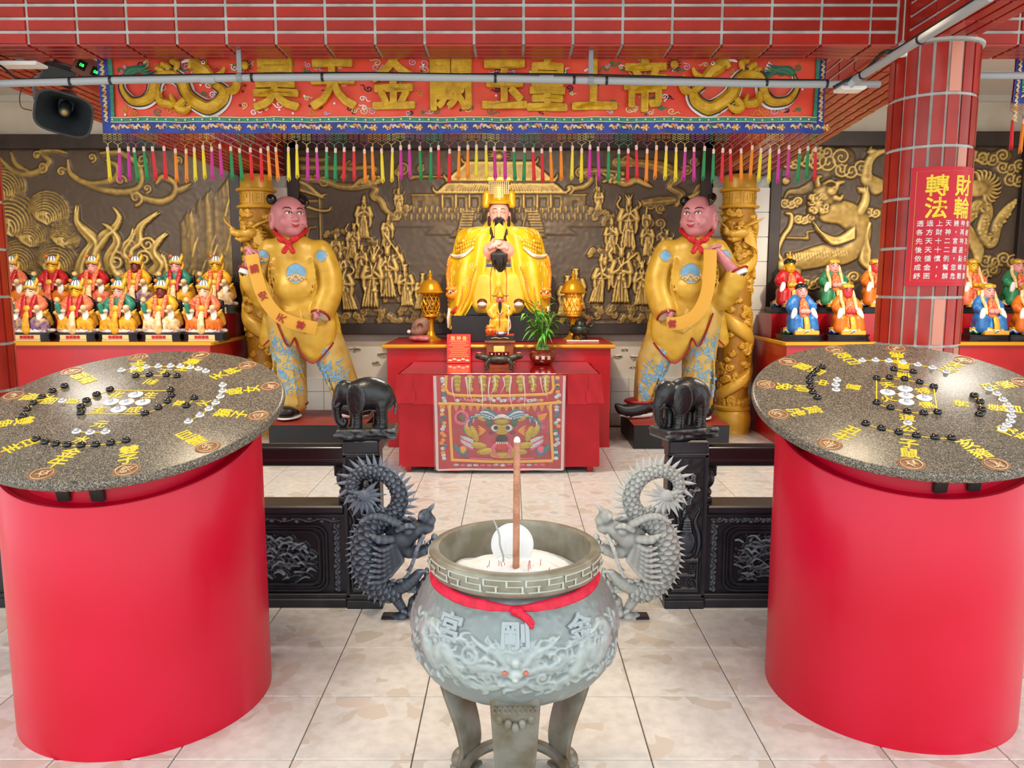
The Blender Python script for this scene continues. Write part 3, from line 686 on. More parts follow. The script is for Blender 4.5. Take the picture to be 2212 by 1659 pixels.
for sd in (-1, 1):
    f = lambda x, y: (cxm+sd*x, y)
    RB.stroke([f(.02, .235), f(.05, .20), f(.09, .185), f(.12, .165)], [.012, .012, .009, .004], .012)     # brow horn
    RB.stroke([f(.035, .25), f(.07, .24), f(.11, .245), f(.15, .225), f(.19, .235)], [.01, .012, .011, .008, .004], .011)
    RB.dome(*f(.026, .245), .016, .011, .014); RB.dome(*f(.026, .245), .008, .008, .02)
    RB.spiral(*f(.07, .27), .02, .011, 1.5, 0, sd); RB.spiral(*f(.125, .215), .028, .01, 1.7, 1, sd)
    for k in range(7): RB.stroke([f(.03+.012*k, .285+.004*k), f(.06+.017*k, .305-.004*k), f(.10+.02*k, .30-.012*k)], [.006, .006, .003], .009)
    for k in range(9): RB.stroke([f(.05+.02*k, .262), f(.065+.02*k, .247+.01*sin(k)), f(.075+.022*k, .262)], .005, .008)
    RB.stroke([f(.16, .27), f(.20, .22), f(.25, .25), f(.30, .20), f(.27, .165), f(.22, .18)], [.02, .026, .028, .024, .016, .006], .014)  # coiling body
    for k in range(26): RB.dome(*f(.17+.14*RB.rng.random(), .17+.09*RB.rng.random()), .012, .010, .011)
    for k in range(16): x = .15+.2*RB.rng.random(); y = .15+.15*RB.rng.random(); RB.stroke([f(x, y), f(x+.02, y+.012), f(x+.035, y-.004)], .005, .012)
    for k in range(4): RB.cloud(cxm+sd*(.40+.16*k), .2+.05*(k % 2), .05, .012)
RB.dome(cxm, .255, .024, .016, .02); RB.dome(cxm, .268, .010, .009, .024); RB.dome(cxm, .225, .014, .016, .018); RB.dome(cxm, .283, .035, .012, .012)
for k in range(-4, 5): RB.stroke([(cxm+.005*k, .215), (cxm+.012*k, .19), (cxm+.018*k, .165)], [.007, .006, .002], .010)
RB.H = np.roll(RB.H, -int(.048/RB.r), axis=0)*.6
for k in range(240):
    x, y = cxm+RB.rng.gauss(0, .2), RB.rng.uniform(.12, .27); a = RB.rng.uniform(0, 6.28); l = RB.rng.uniform(.012, .03); RB.stroke([(x, y), (x+l*cos(a), y+l*.6*sin(a)), (x+l*1.6*cos(a+.7), y+l*sin(a+.7))], [.0035, .0055, .002], RB.rng.uniform(.003, .008))
RB.stroke([(0, .135), (Wd, .135)], .003, .003, sm=0); RB.noise(.0007, .012)
# urn text on the shoulder is built as raised glyphs below; sculpt smoothly
def urn_pt(X, Y, H, c=0):
    a = X/Wd*2*pi-pi/2-pi; s_ = np.clip(Y, 0, AL); r = np.interp(s_, seg, pr[:, 0]); z = np.interp(s_, seg, pr[:, 1]); dr = np.gradient(pr[:, 0], seg); dz = np.gradient(pr[:, 1], seg)
    nr = -np.interp(s_, seg, dz); nz = np.interp(s_, seg, dr); r2 = r+nr*H; z2 = z+nz*H
    return np.stack([r2*np.cos(a), r2*np.sin(a), z2], -1)
RB.build('body', BRONZE, urn, urn_pt, .014)
rp = [(.20, .60), (.222, .70), (.228, .775), (.229, .797), (.233, .803), (.256, .803), (.261, .798), (.263, .79), (.262, .752), (.257, .738), (.246, .732), (.232, .728)]
MB().lathe(rp, 96, caps=False).build('rim', RIMB, urn, sharp=50)
fr = MB()
def cb(a0, a1, z0, z1):
    n = max(1, int(abs(a1-a0)/.05)); P = []
    for k in range(n+1):
        a = a0+(a1-a0)*k/n; P.append([(.2605*cos(a), .2605*sin(a), z0), (.2655*cos(a), .2655*sin(a), z0+.0015), (.2655*cos(a), .2655*sin(a), z1-.0015), (.2605*cos(a), .2605*sin(a), z1)])
    fr.grid(P)
NU = 14; un = 2*pi/NU; lw = .005
for k in range(NU):
    a = k*un-pi/2+.1; z0, z1 = .752, .792; zm = (z0+z1)/2; la = .022
    cb(a, a+un*.92, z1-lw, z1); cb(a, a+la, zm, z1); cb(a, a+un*.38, zm-lw/2, zm+lw/2); cb(a+un*.30, a+un*.30+la, z0, zm)
    cb(a+un*.08, a+un, z0, z0+lw); cb(a+un*.92, a+un*.92+la, z0, zm+.004); cb(a+un*.55, a+un*.95, zm-lw/2, zm+lw/2); cb(a+un*.55, a+un*.55+la, zm, z1)
fr.build('fret_band', FRET, urn, smooth=False)
for s_, deg in (('宮', -37), ('剛', 0), ('金', 37)):
    def Mt(x, y, z, deg=deg):
        X = Wd/2+x*.085+RAD(deg)*.3; p = urn_pt(np.array(X), np.array(.105-y*.078), np.array(.001+max(z, 0)*.09)); return tuple(p)
    v, f = glyphs(s_, .022, .06, .02)
    MB().add([Mt(*p) for p in v], f).build('raised_character', mat('bronze_letter', '#9aa5a8', .4, metal=.35), urn)
for sd in (-1, 1):
    p = urn_pt(np.array(Wd/2+sd*.026), np.array(.199), np.array(.012)); MB().ball(p, .0075, 10, 6).build('eye', mat('red_eye', '#c2685a', .4), urn)
# legs
def leg(ang):
    path = smoothpath([(.272, .47), (.262, .38), (.228, .27), (.188, .17), (.172, .09), (.186, .035), (.205, .02)], 6); L_ = len(path)
    P = []
    for k, (r, z) in enumerate(path):
        t = k/(L_-1); hw = .072-.030*t; th = .020-.006*t; row = []
        for x, d in ((-hw, -.5), (-hw, .5), (-hw*.8, 1.), (-hw*.55, .75), (hw*.55, .75), (hw*.8, 1.), (hw, .5), (hw, -.5), (hw*.7, -.7), (-hw*.7, -.7), (-hw, -.5)): row.append((r+d*th, x, z))
        P.append(row)
    ca, sa = cos(ang), sin(ang); mb = MB().grid(P); mb.ball((.205, 0, .032), (.034, .046, .034), 14, 10).box((.19, 0, .008), (.04, .04, .008), bev=.004)
    for x in (-.045, -.02, 0, .02, .045): mb.ball((.279-.10*abs(x), x, .372+abs(x)*.5), (.013, .013, .017), 10, 8)
    for k in range(9): mb.tube([(.292+.0*q, -.056+.014*k+.006*cos(q), .430+.008*sin(q)) for q in np.linspace(0, 5, 8)], .0022, 5)
    mb.map(lambda x, y, z: (x*ca-y*sa, x*sa+y*ca, z)); mb.build('leg', BRZ2, urn, sharp=60)
for a in (-90, 32, 148): leg(RAD(a))
MB().tube([(.165*cos(2*pi*k/40), .165*sin(2*pi*k/40), .05) for k in range(41)], .019, 8, cap=False).build('base_ring', BRZ2, urn)
MB().lathe([(.0, .60), (.205, .60), (.224, .70), (.2275, .76)], 48, caps=False).build('inner_wall', BRZ3, urn)
# ash bed
ASH = mat('incense_ash', '#fbfbfb', .95, col2='#ecebe8', scale=18, bump=.6, bscale=40, lo=.5, hi=.75)
RA = np.linspace(0, .219, 26); g = np.random.default_rng(2); P = []
for i, r in enumerate(RA):
    row = []
    for k in range(61):
        a = 2*pi*k/60; z = .748-.055*(r/.219)**3+.010*sin(3*a+r*30)*r/.2+.004*sin(7*a+r*70); row.append((r*cos(a)+UX, r*sin(a)+UY, z))
    P.append(row)
ash = MB().grid(P).build('ash', ASH, None, sharp=None); tag(ash, 'heap of white incense ash inside the bronze urn', 'ash', kind='stuff')
# ribbon
CLOTH = mat('red_ribbon_cloth', '#e0103c', .6, col2='#c00a2c', scale=30, bump=.2)
rb = thing('ribbon', 'red cloth ribbon knotted around the neck of the bronze urn', 'ribbon', (UX, UY, 0)); P = []
for k in range(97):
    a = 2*pi*k/96; dip = .013*max(0, -sin(a))**2; sq = 1-.45*max(0, -sin(a))**24; row = []
    for j, (dr, dz) in enumerate(((.002, .014), (.012, .011), (.008, .003), (.013, -.005), (.010, -.012), (.002, -.017))):
        r = .2435+dr+.010*max(0, (.5-dz*30)*.1)+.012*(.728-(.722+dz*sq-dip))/.02*.6; row.append((r*cos(a), r*sin(a), .722+dz*sq-dip+.0015*sin(a*9+j)))
    P.append(row)
MB().grid(P).build('band', CLOTH, rb, sharp=None)
kx = .004; sc_ = Sculpt((-.05, -.30, .66), (.07, -.23, .74), .002)
sc_.ell((kx, -.268, .707), (.019, .016, .015), .004).ell((kx-.006, -.275, .712), (.008, .012, .010), .004).ell((kx+.008, -.272, .700), (.010, .014, .010), .004)
sc_.chain([(kx+.008, -.272, .700), (kx+.026, -.283, .688), (kx+.042, -.292, .672)], [.008, .0075, .006], .003).chain([(kx+.012, -.274, .706), (kx+.034, -.285, .695), (kx+.046, -.292, .682)], [.007, .006, .004], .003)
sc_.build('knot', CLOTH, rb)
# incense and plate standing in the ash
big = MB(); pf = [(.0, .73)]
zz = .73
while zz < 1.128: pf += [(.0098, zz), (.0104, zz+.002), (.0104, zz+.005), (.0095, zz+.0066)]; zz += .0066
pf += [(.0095, zz), (0, zz)]
bi = thing('incense_stick', 'tall thick brown spiral incense stick standing in the urn', 'incense', (UX-.002, UY-.045, 0))
MB().lathe(pf, 16).build('stick', mat('incense_brown', '#c08a6c', .8, col2='#ab7356', scale=40), bi, sharp=60)
MB().lathe([(.0096, 1.13), (.0102, 1.136), (.008, 1.144), (.004, 1.148), (0, 1.149)], 12).build('ash_tip', mat('ash_tip', '#e9e9e9', .9), bi); bi.rotation_euler = (0, RAD(.4), 0)
pl = thing('plate', 'round white plate standing upright in the ash', 'plate', (UX-.008, UY+.045, .725)); pl.rotation_euler = (RAD(-12), 0, 0)
PLM = mat('white_plastic', '#eff1ef', .35)
MB().lathe([(0, 0), (.062, 0), (.066, .003), (.0665, .007), (.064, .008), (.060, .005), (0, .005)], 48, c=(0, 0, .06), axis=(0, -1, 0)).build('disc', PLM, pl)
MB().box((.004, -.0065, .05), (.024, .002, .022), bev=.001).build('square_boss', PLM, pl)
cs = thing('burnt_incense', 'bent grey burnt incense curl leaning over the ash', 'incense', (UX-.03, UY, 0))
MB().tube(smoothpath([(-.008, .0, .735), (-.006, 0, .765), (-.016, .003, .80), (-.018, .006, .83), (-.028, .01, .86), (-.036, .012, .878)], 5), [.0035]*20+[.0025]*6, 6).build('curl', mat('ash_grey', '#b5b2ad', .9), cs)
STUB = mat('red_stub', '#c03a4a', .7); g = random.Random(8)
for k, (u, v, h) in enumerate(((1052, 1218, .018), (1057, 1212, .03), (1079, 1214, .028), (1083, 1212, .03), (1090, 1216, .024), (1099, 1222, .012), (1142, 1206, .034), (1146, 1204, .03), (1169, 1212, .03), (1186, 1220, .012))):
    p = at(u, v, UY-.055+.01*(k % 3)); o = MB().tube([(0, 0, -.03), (g.uniform(-.002, .002), 0, h*.4), (g.uniform(-.003, .003), 0, h)], .0011, 6).build('incense_stub', STUB, None); o.location = (p.x, p.y, .738)
    tag(o, 'thin red incense stub stuck in the ash of the urn', 'incense', 'red incense stubs in the ash')
# ---------------------------------------------------------------- black stone balustrades
STONE = mat('black_stone', '#17191f', .38, col2='#24272e', scale=9, spec=.5)
STONE_R = attr_mix(mat('black_stone_carved', '#17191f', .4), 'raise', ['#121419', '#22262d', '#454d58', '#7f8a95'], [0, .25, .6, 1])
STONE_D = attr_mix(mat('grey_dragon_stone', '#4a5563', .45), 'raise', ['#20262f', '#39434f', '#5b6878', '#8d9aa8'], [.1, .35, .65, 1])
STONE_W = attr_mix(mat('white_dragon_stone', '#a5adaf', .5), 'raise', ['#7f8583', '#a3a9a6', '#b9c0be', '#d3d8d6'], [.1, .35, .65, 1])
RAISE1 = {}
def set_raise(o, val):
    "paint value for plain meshes that share a carved material"
    a = o.data.attributes.new('raise', 'FLOAT', 'POINT'); a.data.foreach_set('value', np.full(len(o.data.vertices), val, np.float32)); return o
def flatmap(x0, z0, y):
    return lambda X, Y, H: np.stack([x0+X, y-H, z0+Y], -1)
def scroll_band(parent, x0, z0, w_, h_, y, vert, n):
    R = Relief(w_, h_, .0028); L_ = h_ if vert else w_; W_ = w_ if vert else h_; pts = []
    F = (lambda a, b: (W_/2+b, a)) if vert else (lambda a, b: (a, W_/2+b))
    for k in range(n*4+1): pts.append(F(L_*k/(n*4), W_*.22*sin(k*pi/2)))
    R.stroke(pts, W_*.11, .006, sm=4)
    for k in range(n*2):
        c = F(L_*(k+.5)/(n*2), W_*.18*(1 if k % 2 else -1)); R.spiral(c[0], c[1], W_*.22, .006, 1.3, k, 1 if k % 2 else -1, .25); R.dome(*F(L_*(k+.2)/(n*2), -W_*.25*(1 if k % 2 else -1)), W_*.13, W_*.13, .006)
    R.build('scroll_band', STONE_R, parent, flatmap(x0, z0, y), .008)
def balustrade(label, px0, px1, xe, side, seed):
    "post from px0 to px1, panel running to xe"
    b = thing('balustrade', label, 'balustrade', ((px0+px1)/2, 3.74, 0)); ox = (px0+px1)/2; oy = 3.74
    W = lambda x: x-ox
    hw = (px1-px0)/2; y0 = -.09
    MB().box((0, 0, .42), (hw-.012, .078, .42)).box((0, 0, .025), (hw, .09, .025), bev=.006).box((0, 0, .815), (hw, .09, .034), bev=.008).box((-hw+.010, -.076, .42), (.010, .014, .36), bev=.004).box((hw-.010, -.076, .42), (.010, .014, .36), bev=.004).box((0, -.076, .775), (hw, .014, .012), bev=.004).box((0, -.076, .065), (hw, .014, .014), bev=.004).build('post', STONE, b, sharp=30)
    w_, h_ = hw*2-.04, .67; R = Relief(w_, h_, .0026); R.rng = random.Random(seed); c = w_/2
    R.box_(c, .015, w_*.44, .012, .010); R.box_(c, .165, w_*.42, .010, .012)
    for sx in (-1, 1):
        R.stroke([(c+sx*.058, .03), (c+sx*.058, .15)], .006, .012, sm=0); R.spiral(c+sx*.032, .055, .02, .012, 1.5, 0, sx); R.spiral(c+sx*.03, .125, .02, .012, 1.5, 2, -sx); R.box_(c+sx*.02, .09, .03, .008, .012)
        R.stroke([(c+sx*.05, .19), (c+sx*.062, .24), (c+sx*.058, .30), (c+sx*.04, .36), (c+sx*.062, .42)], [.006, .01, .012, .010, .004], .012)
    R.dome(c, .195, .035, .018, .014); R.dome(c, .26, .044, .062, .022, 0, 0, .4); R.stroke([(c, .31), (c, .37)], [.03, .018], .02, sm=0)
    for k in range(5): R.box_(c, .318+.013*k, .024-.002*k, .004, .024)
    for k in range(30): a = R.rng.uniform(0, 6.28); r = R.rng.uniform(.2, 1); x, y = c+.052*r*cos(a), .525+.125*r*sin(a); q = R.rng.uniform(.010, .018); R.dome(x, y, q, q, .016, 0, .003); (R.spiral(x, y, q*.8, .008, 1.2, a, 1, .3, .014) if k % 2 else R.stroke([(x, y), (x+.016*cos(a), y+.02*sin(a)), (x+.03*cos(a+.5), y+.03)], [.006, .007, .002], .014, .004))
    R.noise(.0006, .02); R.build('carved_panel', STONE_R, b, flatmap(-w_/2, .085, -.079), .022)
    # panel with stepped frame
    a0, a1 = (W(xe), -hw) if side < 0 else (hw, W(xe)); xm = (a0+a1)/2; hx = (a1-a0)/2
    P = MB().box((xm, .01, .25), (hx, .05, .25)).box((xm, 0, .025), (hx, .075, .025), bev=.006).box((xm, 0, .06), (hx, .065, .012), bev=.004).box((xm, 0, .505), (hx, .085, .020), bev=.008).box((xm, 0, .472), (hx, .068, .010), bev=.004)
    P.build('panel', STONE, b, sharp=30)
    inx = -side
    e = a1 if side < 0 else a0; d = -1 if side < 0 else 1           # post end of the panel
    scroll_band(b, min(e+d*.03, e+d*.07), .075, .04, .35, -.042, True, 6)
    x_a, x_b = e+d*.03, (a0 if side < 0 else a1)
    scroll_band(b, min(x_a, x_b), .425, abs(x_b-x_a), .035, -.042, False, 14)
    fx0, fx1 = e+d*.10, e+d*.10+d*1.15; lo = min(fx0, fx1)
    fr = MB()
    for k, (ins, yy) in enumerate(((0, -.052), (.016, -.046), (.034, -.056))):
        pts = []; X0, X1, Z0, Z1, rr = lo+ins, lo+1.15-ins, .085+ins*.9, .415-ins*.9, .05
        for cx_, cz_, a_ in ((X1-rr, Z1-rr, 0), (X0+rr, Z1-rr, 90), (X0+rr, Z0+rr, 180), (X1-rr, Z0+rr, 270)):
            for q in range(6): t = RAD(a_+q*18); pts.append((cx_+rr*cos(t), yy+.006, cz_+rr*sin(t)))
        pts.append(pts[0]); fr.tube(pts, .009, 6, cap=False, up=(0, 1, 0))
    fr.build('frame_moulding', STONE, b)
    R = Relief(1.06, .25, .0034); R.rng = random.Random(seed+1); g = R.rng
    R.dome(.30 if side > 0 else .76, .08, .06, .06, .026)
    for k in range(280):
        x, y = g.uniform(.03, 1.03), g.uniform(.02, .23); a = g.uniform(-.6, .6)+(pi if g.random() < .5 else 0); l = g.uniform(.035, .08)
        R.stroke([(x, y), (x+l*.4*cos(a)-.01*sin(a), y+l*.4*sin(a)+.012), (x+l*cos(a), y+l*sin(a)*.6+g.uniform(-.015, .02))], [g.uniform(.006, .012), g.uniform(.006, .011), .002], g.uniform(.012, .026), .002)
    for k in range(14): x, y, r = g.uniform(.05, 1.0), g.uniform(.04, .21), g.uniform(.015, .03); R.dome(x, y, r, r*.8, .012, 0, .004); R.spiral(x, y, r, .012, 1.6, k, 1 if k % 2 else -1, .2, .01)
    R.build('carved_field', STONE_R, b, flatmap(lo+.045, .125, -.041), .03)
    # double roll hand rail
    MB().tube([(a0, .0, .79), (a1, .0, .79)], .044, 20, flat=.62, up=(0, 0, 1)).tube([(a0, .0, .735), (a1, .0, .735)], .05, 20, flat=.62, up=(0, 0, 1)).box((xm, .0, .765), (hx, .045, .03)).build('hand_rail', mat('rail_stone', '#15171b', .25, coat=.3), b)
    # scroll bracket under the rail beside the post
    S = Sculpt((-.02, -.05, .50), (.13, .05, .75), .004)
    S.chain([(.0, 0, .72), (.045, 0, .715), (.085, 0, .735)], [.03, .022, .008], .01).ell((.02, 0, .64), (.032, .034, .045), .012).ell((.01, 0, .575), (.03, .034, .025), .01).chain([(.02, 0, .68), (.05, 0, .69), (.055, 0, .66)], [.016, .012, .008], .008).box((.008, 0, .54), (.03, .034, .015), .006)
    o = S.build('scroll_bracket', STONE, b); o.scale = (d, 1, 1); o.location = (e, 0, 0)
    return b
balustrade('black carved stone balustrade on the left, beside the dark dragon', -.813, -.636, -2.55, -1, 5)
balustrade('black carved stone balustrade on the right, beside the white dragon', .75, .945, 1.82, 1, 9)
# ---- elephants
EL = attr_mix(mat('black_elephant_stone', '#1a1c1e', .36, bump=.25, bscale=60, coat=.15), 'raise', ['#0b0c0d', '#15171a', '#262a2e', '#5a6268'], [0, .4, .7, 1])
def elephant(label, loc, rotz, sx=1):
    e = thing('elephant_statue', label, 'statue', loc, rotz, 'elephants on the balustrade posts')
    S = Sculpt((-75, -45, -4), (75, 45, 122), 1.6)
    S.ell((10, 0, 76), (48, 32, 38), 0).ell((40, 0, 66), (27, 28, 34), 12).ell((-14, 0, 68), (28, 27, 34), 12)
    S.ell((-43, 0, 77), (26, 23, 28), 10).ell((-46, 0, 92), (14, 15, 14), 8).ell((-40, -8, 97), (8, 7, 7), 5).ell((-40, 8, 97), (8, 7, 7), 5)
    S.chain([(-52, 0, 72), (-62, 0, 52), (-63, 0, 30), (-59, 0, 12), (-50, 0, 5), (-45, 0, 13), (-50, 0, 19)], [16, 12, 9, 7.5, 6, 5, 4], 8, 3)
    for x, y in ((-18, -15), (-26, 14), (38, -15), (28, 15)): S.chain([(x, y, 50), (x+1, y, 24), (x, y, 4)], [15, 11.5, 12.5], 6, 3).ell((x-2, y, 2), (13.5, 13, 6), 3)
    for x, y in ((-18, -15), (38, -15)):
        for z in (14, 20, 26, 33, 40): S.chain([(x-11, y-5, z), (x, y-12.5, z-1.5), (x+11, y-5, z)], 1.3, 1.5)
    S.chain([(64, 0, 70), (69, 0, 50), (66, 0, 30)], [4, 3, 3], 4, 2)
    for k in range(5): S.chain([(-52-k*2.2, -14+k*1.2, 66-k*8), (-60-k*1.3, -2, 63-k*8.5), (-52-k*2.2, 12, 66-k*8)], 1.5, 2)
    S.build('body', EL, e, .00215, wear=.4)
    for sd in (-1, 1):
        E_ = Sculpt((-50, -50, 20), (10, 50, 110), 1.3); E_.ell((-17, sd*29, 68), (22, 4, 34), 0, Matrix.Rotation(RAD(14*sd), 3, 'Z')).ell((-24, sd*25, 52), (11, 4, 18), 5, Matrix.Rotation(RAD(20*sd), 3, 'Z'))
        for k in range(5): E_.chain([(-28+k*1, sd*28, 84-k*3), (-16+k*3, sd*31, 82-k*8), (-8+k*1, sd*29, 74-k*9)], 1.4, 1.5, 3)
        E_.build('ear', EL, e, .00215, wear=.4)
        MB().tube(smoothpath([(-54*.00215, sd*.026, .125), (-63*.00215, sd*.036, .105), (-72*.00215, sd*.034, .10)], 4), [.009]*4+[.007]*4+[.002], 8).build('tusk', mat('dark_tusk', '#2b2c2c', .35), e)
        MB().ball((-52*.00215, sd*.034, .178), .006, 8, 6).build('eye', mat('eye_stone', '#0b0b0b', .2), e)
    bs = Sculpt((-70, -48, -24), (82, 48, 4), 2.2); bs.box((5, 0, -11), (66, 42, 12), 5)
    g = random.Random(2)
    for k in range(22): bs.ell((g.uniform(-55, 65), g.choice((-40, 40, -38)), g.uniform(-18, -2)), (g.uniform(8, 18), 6, g.uniform(3, 6)), 3)
    bs.build('rock_base', EL, e, .00215, wear=.5)
    return e
elephant('black stone elephant on the left balustrade post, before the scroll-bearing statue', (-.715, 3.74, .90), RAD(4))
elephant('black stone elephant on the right balustrade post, turned toward the viewer', (.83, 3.74, .90), RAD(20))
# ---- rampant dragons in front of the posts
def scaly(path, rad, around=28, along=None, scale_len=.02, amp=.10, flat=1.):
    P = smoothpath(np.c_[np.array(path, float), np.array(rad, float)], 10); C = P[:, :3]; r = P[:, 3]; d = np.r_[0, np.cumsum(np.linalg.norm(np.diff(C, axis=0), axis=1))]; n = int(d[-1]/(scale_len/6)); s_ = np.linspace(0, d[-1], n)
    C = np.stack([np.interp(s_, d, C[:, i]) for i in range(3)], 1); r = np.interp(s_, d, r); T = np.gradient(C, axis=0); T /= np.linalg.norm(T, axis=1)[:, None]
    U = np.cross(T, np.array([0, 1., 0])); U /= np.linalg.norm(U, axis=1)[:, None]+1e-9; Wv = np.cross(T, U)
    th = np.linspace(0, 2*pi, around*2, endpoint=False)[None]; m = around//3; S_ = s_[:, None]/scale_len; row = np.floor(S_); fr = S_-row; ph = th/(2*pi)*m+.5*(row % 2); q = (ph-np.floor(ph))*2-1
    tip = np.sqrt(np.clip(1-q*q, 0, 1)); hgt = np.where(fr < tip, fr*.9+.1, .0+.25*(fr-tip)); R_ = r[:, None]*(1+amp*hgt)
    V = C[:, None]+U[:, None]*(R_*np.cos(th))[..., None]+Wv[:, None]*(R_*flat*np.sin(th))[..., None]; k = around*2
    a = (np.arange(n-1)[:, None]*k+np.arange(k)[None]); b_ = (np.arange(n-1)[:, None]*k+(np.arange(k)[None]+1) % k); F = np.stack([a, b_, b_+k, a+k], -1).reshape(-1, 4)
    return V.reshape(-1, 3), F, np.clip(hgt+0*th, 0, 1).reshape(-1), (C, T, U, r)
def spike(mb, base, tip, w_, y=3.):
    b, t = Vector(base), Vector(tip); d = (t-b); n_ = Vector((d.z, 0, -d.x)).normalized()*w_; yy = Vector((0, y, 0)); m_ = b+d*.45
    mb.add([b-n_, b+n_, b-yy, b+yy, m_-n_*.75-yy*.0, m_+n_*.75, m_-yy*.8, m_+yy*.8, t], [(0, 4, 6, 2), (2, 6, 5, 1), (1, 5, 7, 3), (3, 7, 4, 0), (4, 8, 6), (6, 8, 5), (5, 8, 7), (7, 8, 4)])
def stone_dragon(label, loc, mir, M_, rotz=0):
    d = thing('dragon_carving', label, 'dragon carving', loc, rotz, 'stone dragons before the posts'); s = .00213
    c = lambda u, v, y=0: ((u-838)*mir*s, y*s, (1288-v)*s)
    pt = [(790, 1006, -14), (775, 1000, -12), (764, 982, -6), (772, 962, 0), (795, 950, 2), (825, 953, 2), (850, 968, 0), (866, 995, 0), (866, 1025, 4), (848, 1052, 6), (818, 1066, 4), (797, 1092, 0), (788, 1130, -2), (792, 1168, -2), (808, 1204, 0), (838, 1226, 0), (868, 1228, 0)]
    ra = [9, 10, 12, 13, 14, 15, 16, 17, 18, 20, 23, 26, 28, 28, 26, 23, 18]
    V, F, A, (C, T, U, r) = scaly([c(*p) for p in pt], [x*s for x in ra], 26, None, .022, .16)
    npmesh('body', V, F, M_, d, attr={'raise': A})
    # spines along the outer edge
    mb = MB(); n = len(C)
    for k in range(8, int(n*.93), int(n/46)):
        sg_ = mir if k < n*.50 else -mir; up_ = k < n*.5; o = Vector(C[k])+Vector(U[k])*(sg_*r[k]*.9); tp = o+Vector(U[k])*(sg_*(.058 if up_ else .040))-Vector(T[k])*(.018 if up_ else -.014)
        spike(mb, o, tp, .0105 if up_ else .009, .006)
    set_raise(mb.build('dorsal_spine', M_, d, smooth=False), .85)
    fan = MB()
    for k in range(13):
        a = RAD(-200+k*20.5); L_ = 48+8*sin(k*2.1); x, z = 792, 1000
        if k < 3: L_ = 40
        spike(fan, c(x+8*cos(a), z-8*sin(a), -16), c(x+L_*cos(a), z-L_*sin(a), -22), .015, .008)
    fan.ball(c(794, 1000, -16), (15*s, 10*s, 14*s), 12, 8); set_raise(fan.build('tail_fan', M_, d, smooth=False), .7)
    S = Sculpt((800-10, -40, -5), (945, 40, 260), 1.6); Z = lambda v: 1288-v
    S.ell((868, 0, Z(1098)), (27, 20, 22)).chain([(880, 0, Z(1092)), (902, 0, Z(1082)), (918, 0, Z(1078))], [19, 15, 12], 6).ell((914, 0, Z(1059)), (13, 13, 13), 6).ell((924, 0, Z(1066)), (9, 11, 8), 5).ell((908, -9, Z(1056)), (6, 6, 6), 3)
    S.chain([(919, 0, Z(1050)), (926, 0, Z(1042)), (930, 0, Z(1036))], [5, 3.5, 2], 3)
    S.chain([(872, 0, Z(1118)), (898, 0, Z(1125)), (920, 0, Z(1116)), (930, 0, Z(1103))], [15, 11, 8, 6], 6, 2).ell((930, 0, Z(1097)), (6, 7, 6), 3)
    S.chain([(922, 0, Z(1120)), (930, 0, Z(1134)), (924, 0, Z(1150)), (918, 0, Z(1140))], [6, 6, 4, 2], 3, 2)
    for sd in (-1, 1):
        S.ell((885, sd*15, Z(1080)), (9, 6, 7), 4).chain([(868, sd*16, Z(1078)), (884, sd*18, Z(1070)), (896, sd*14, Z(1074))], [5, 5, 3], 3, 2).chain([(868, sd*14, Z(1068)), (846, sd*16, Z(1056)), (822, sd*16, Z(1054)), (800, sd*12, Z(1066))], [7, 6, 5, 2], 4, 3).chain([(856, sd*18, Z(1094)), (836, sd*24, Z(1092)), (820, sd*22, Z(1084))], [7, 7, 2], 4, 2)
        S.chain([(912, sd*13, Z(1090)), (902, sd*20, Z(1110)), (894, sd*20, Z(1135)), (884, sd*16, Z(1160)), (876, sd*14, Z(1166))], [4, 3.6, 3.4, 3, 1.5], 2, 3)
        for k in range(7): S.chain([(862+2*k, sd*15, Z(1104+5*k)), (844, sd*22, Z(1112+9*k)), (826-2*k, sd*20, Z(1108+11*k))], [5, 5, 2], 3, 3)
    for k in range(6): S.ell((896+k*6, -8, Z(1106-k*.5)), (2.2, 2.2, 4.5), 0)
    kk = 1.24; o = S.build('head', M_, d, s, (838, 0, 0), .48); o.scale = (mir*kk, 1.5, kk); o.location = (mir*30*s*(1-kk), -.012, 190*s*(1-kk))
    S = Sculpt((770, -35, -10), (950, 35, 115), 1.6)
    S.chain([(852, 0, Z(1222)), (880, -6, Z(1206)), (900, -8, Z(1190)), (915, -8, Z(1172))], [17, 15, 11, 8], 5, 3).chain([(915, -8, Z(1172)), (924, -8, Z(1160))], [7, 3], 3).chain([(912, -8, Z(1175)), (928, -10, Z(1176))], [6, 3], 3).chain([(850, 0, Z(1230)), (862, 0, Z(1252)), (872, 0, Z(1268))], [15, 11, 9], 5, 2)
    for k in range(4): S.chain([(872, (k-1.5)*5, Z(1268)), (884+k, (k-1.5)*7, Z(1273)), (888, (k-1.5)*7, Z(1281))], [5, 4, 2], 2)
    S.ell((868, 0, Z(1212)), (18, 15, 13), 6).ell((898, -4, Z(1200)), (12, 10, 12), 4)
    g = random.Random(4)
    for k in range(26): x, y = g.uniform(840, 905), g.uniform(1192, 1226); S.ell((x, -15+abs(x-870)*.15, Z(y)), (5, 3, 4), 2)
    o = S.build('leg', M_, d, s, (838, 0, 0), .42); o.scale = (mir, 1, 1)
    S = Sculpt((830, -35, -12), (950, 35, 120), 2.0)
    for k in range(16): t = k/15; S.ell((858+70*t**.6+g.uniform(-6, 6), g.uniform(-8, 8), Z(1284-100*t**1.3)), (g.uniform(10, 16)*(1-.45*t), 14, g.uniform(9, 13)), 5)
    o = S.build('rock', M_, d, s, (838, 0, 0), .3); o.scale = (mir, 1, 1)
    S = Sculpt((760, -30, 90), (830, 30, 215), 1.6)
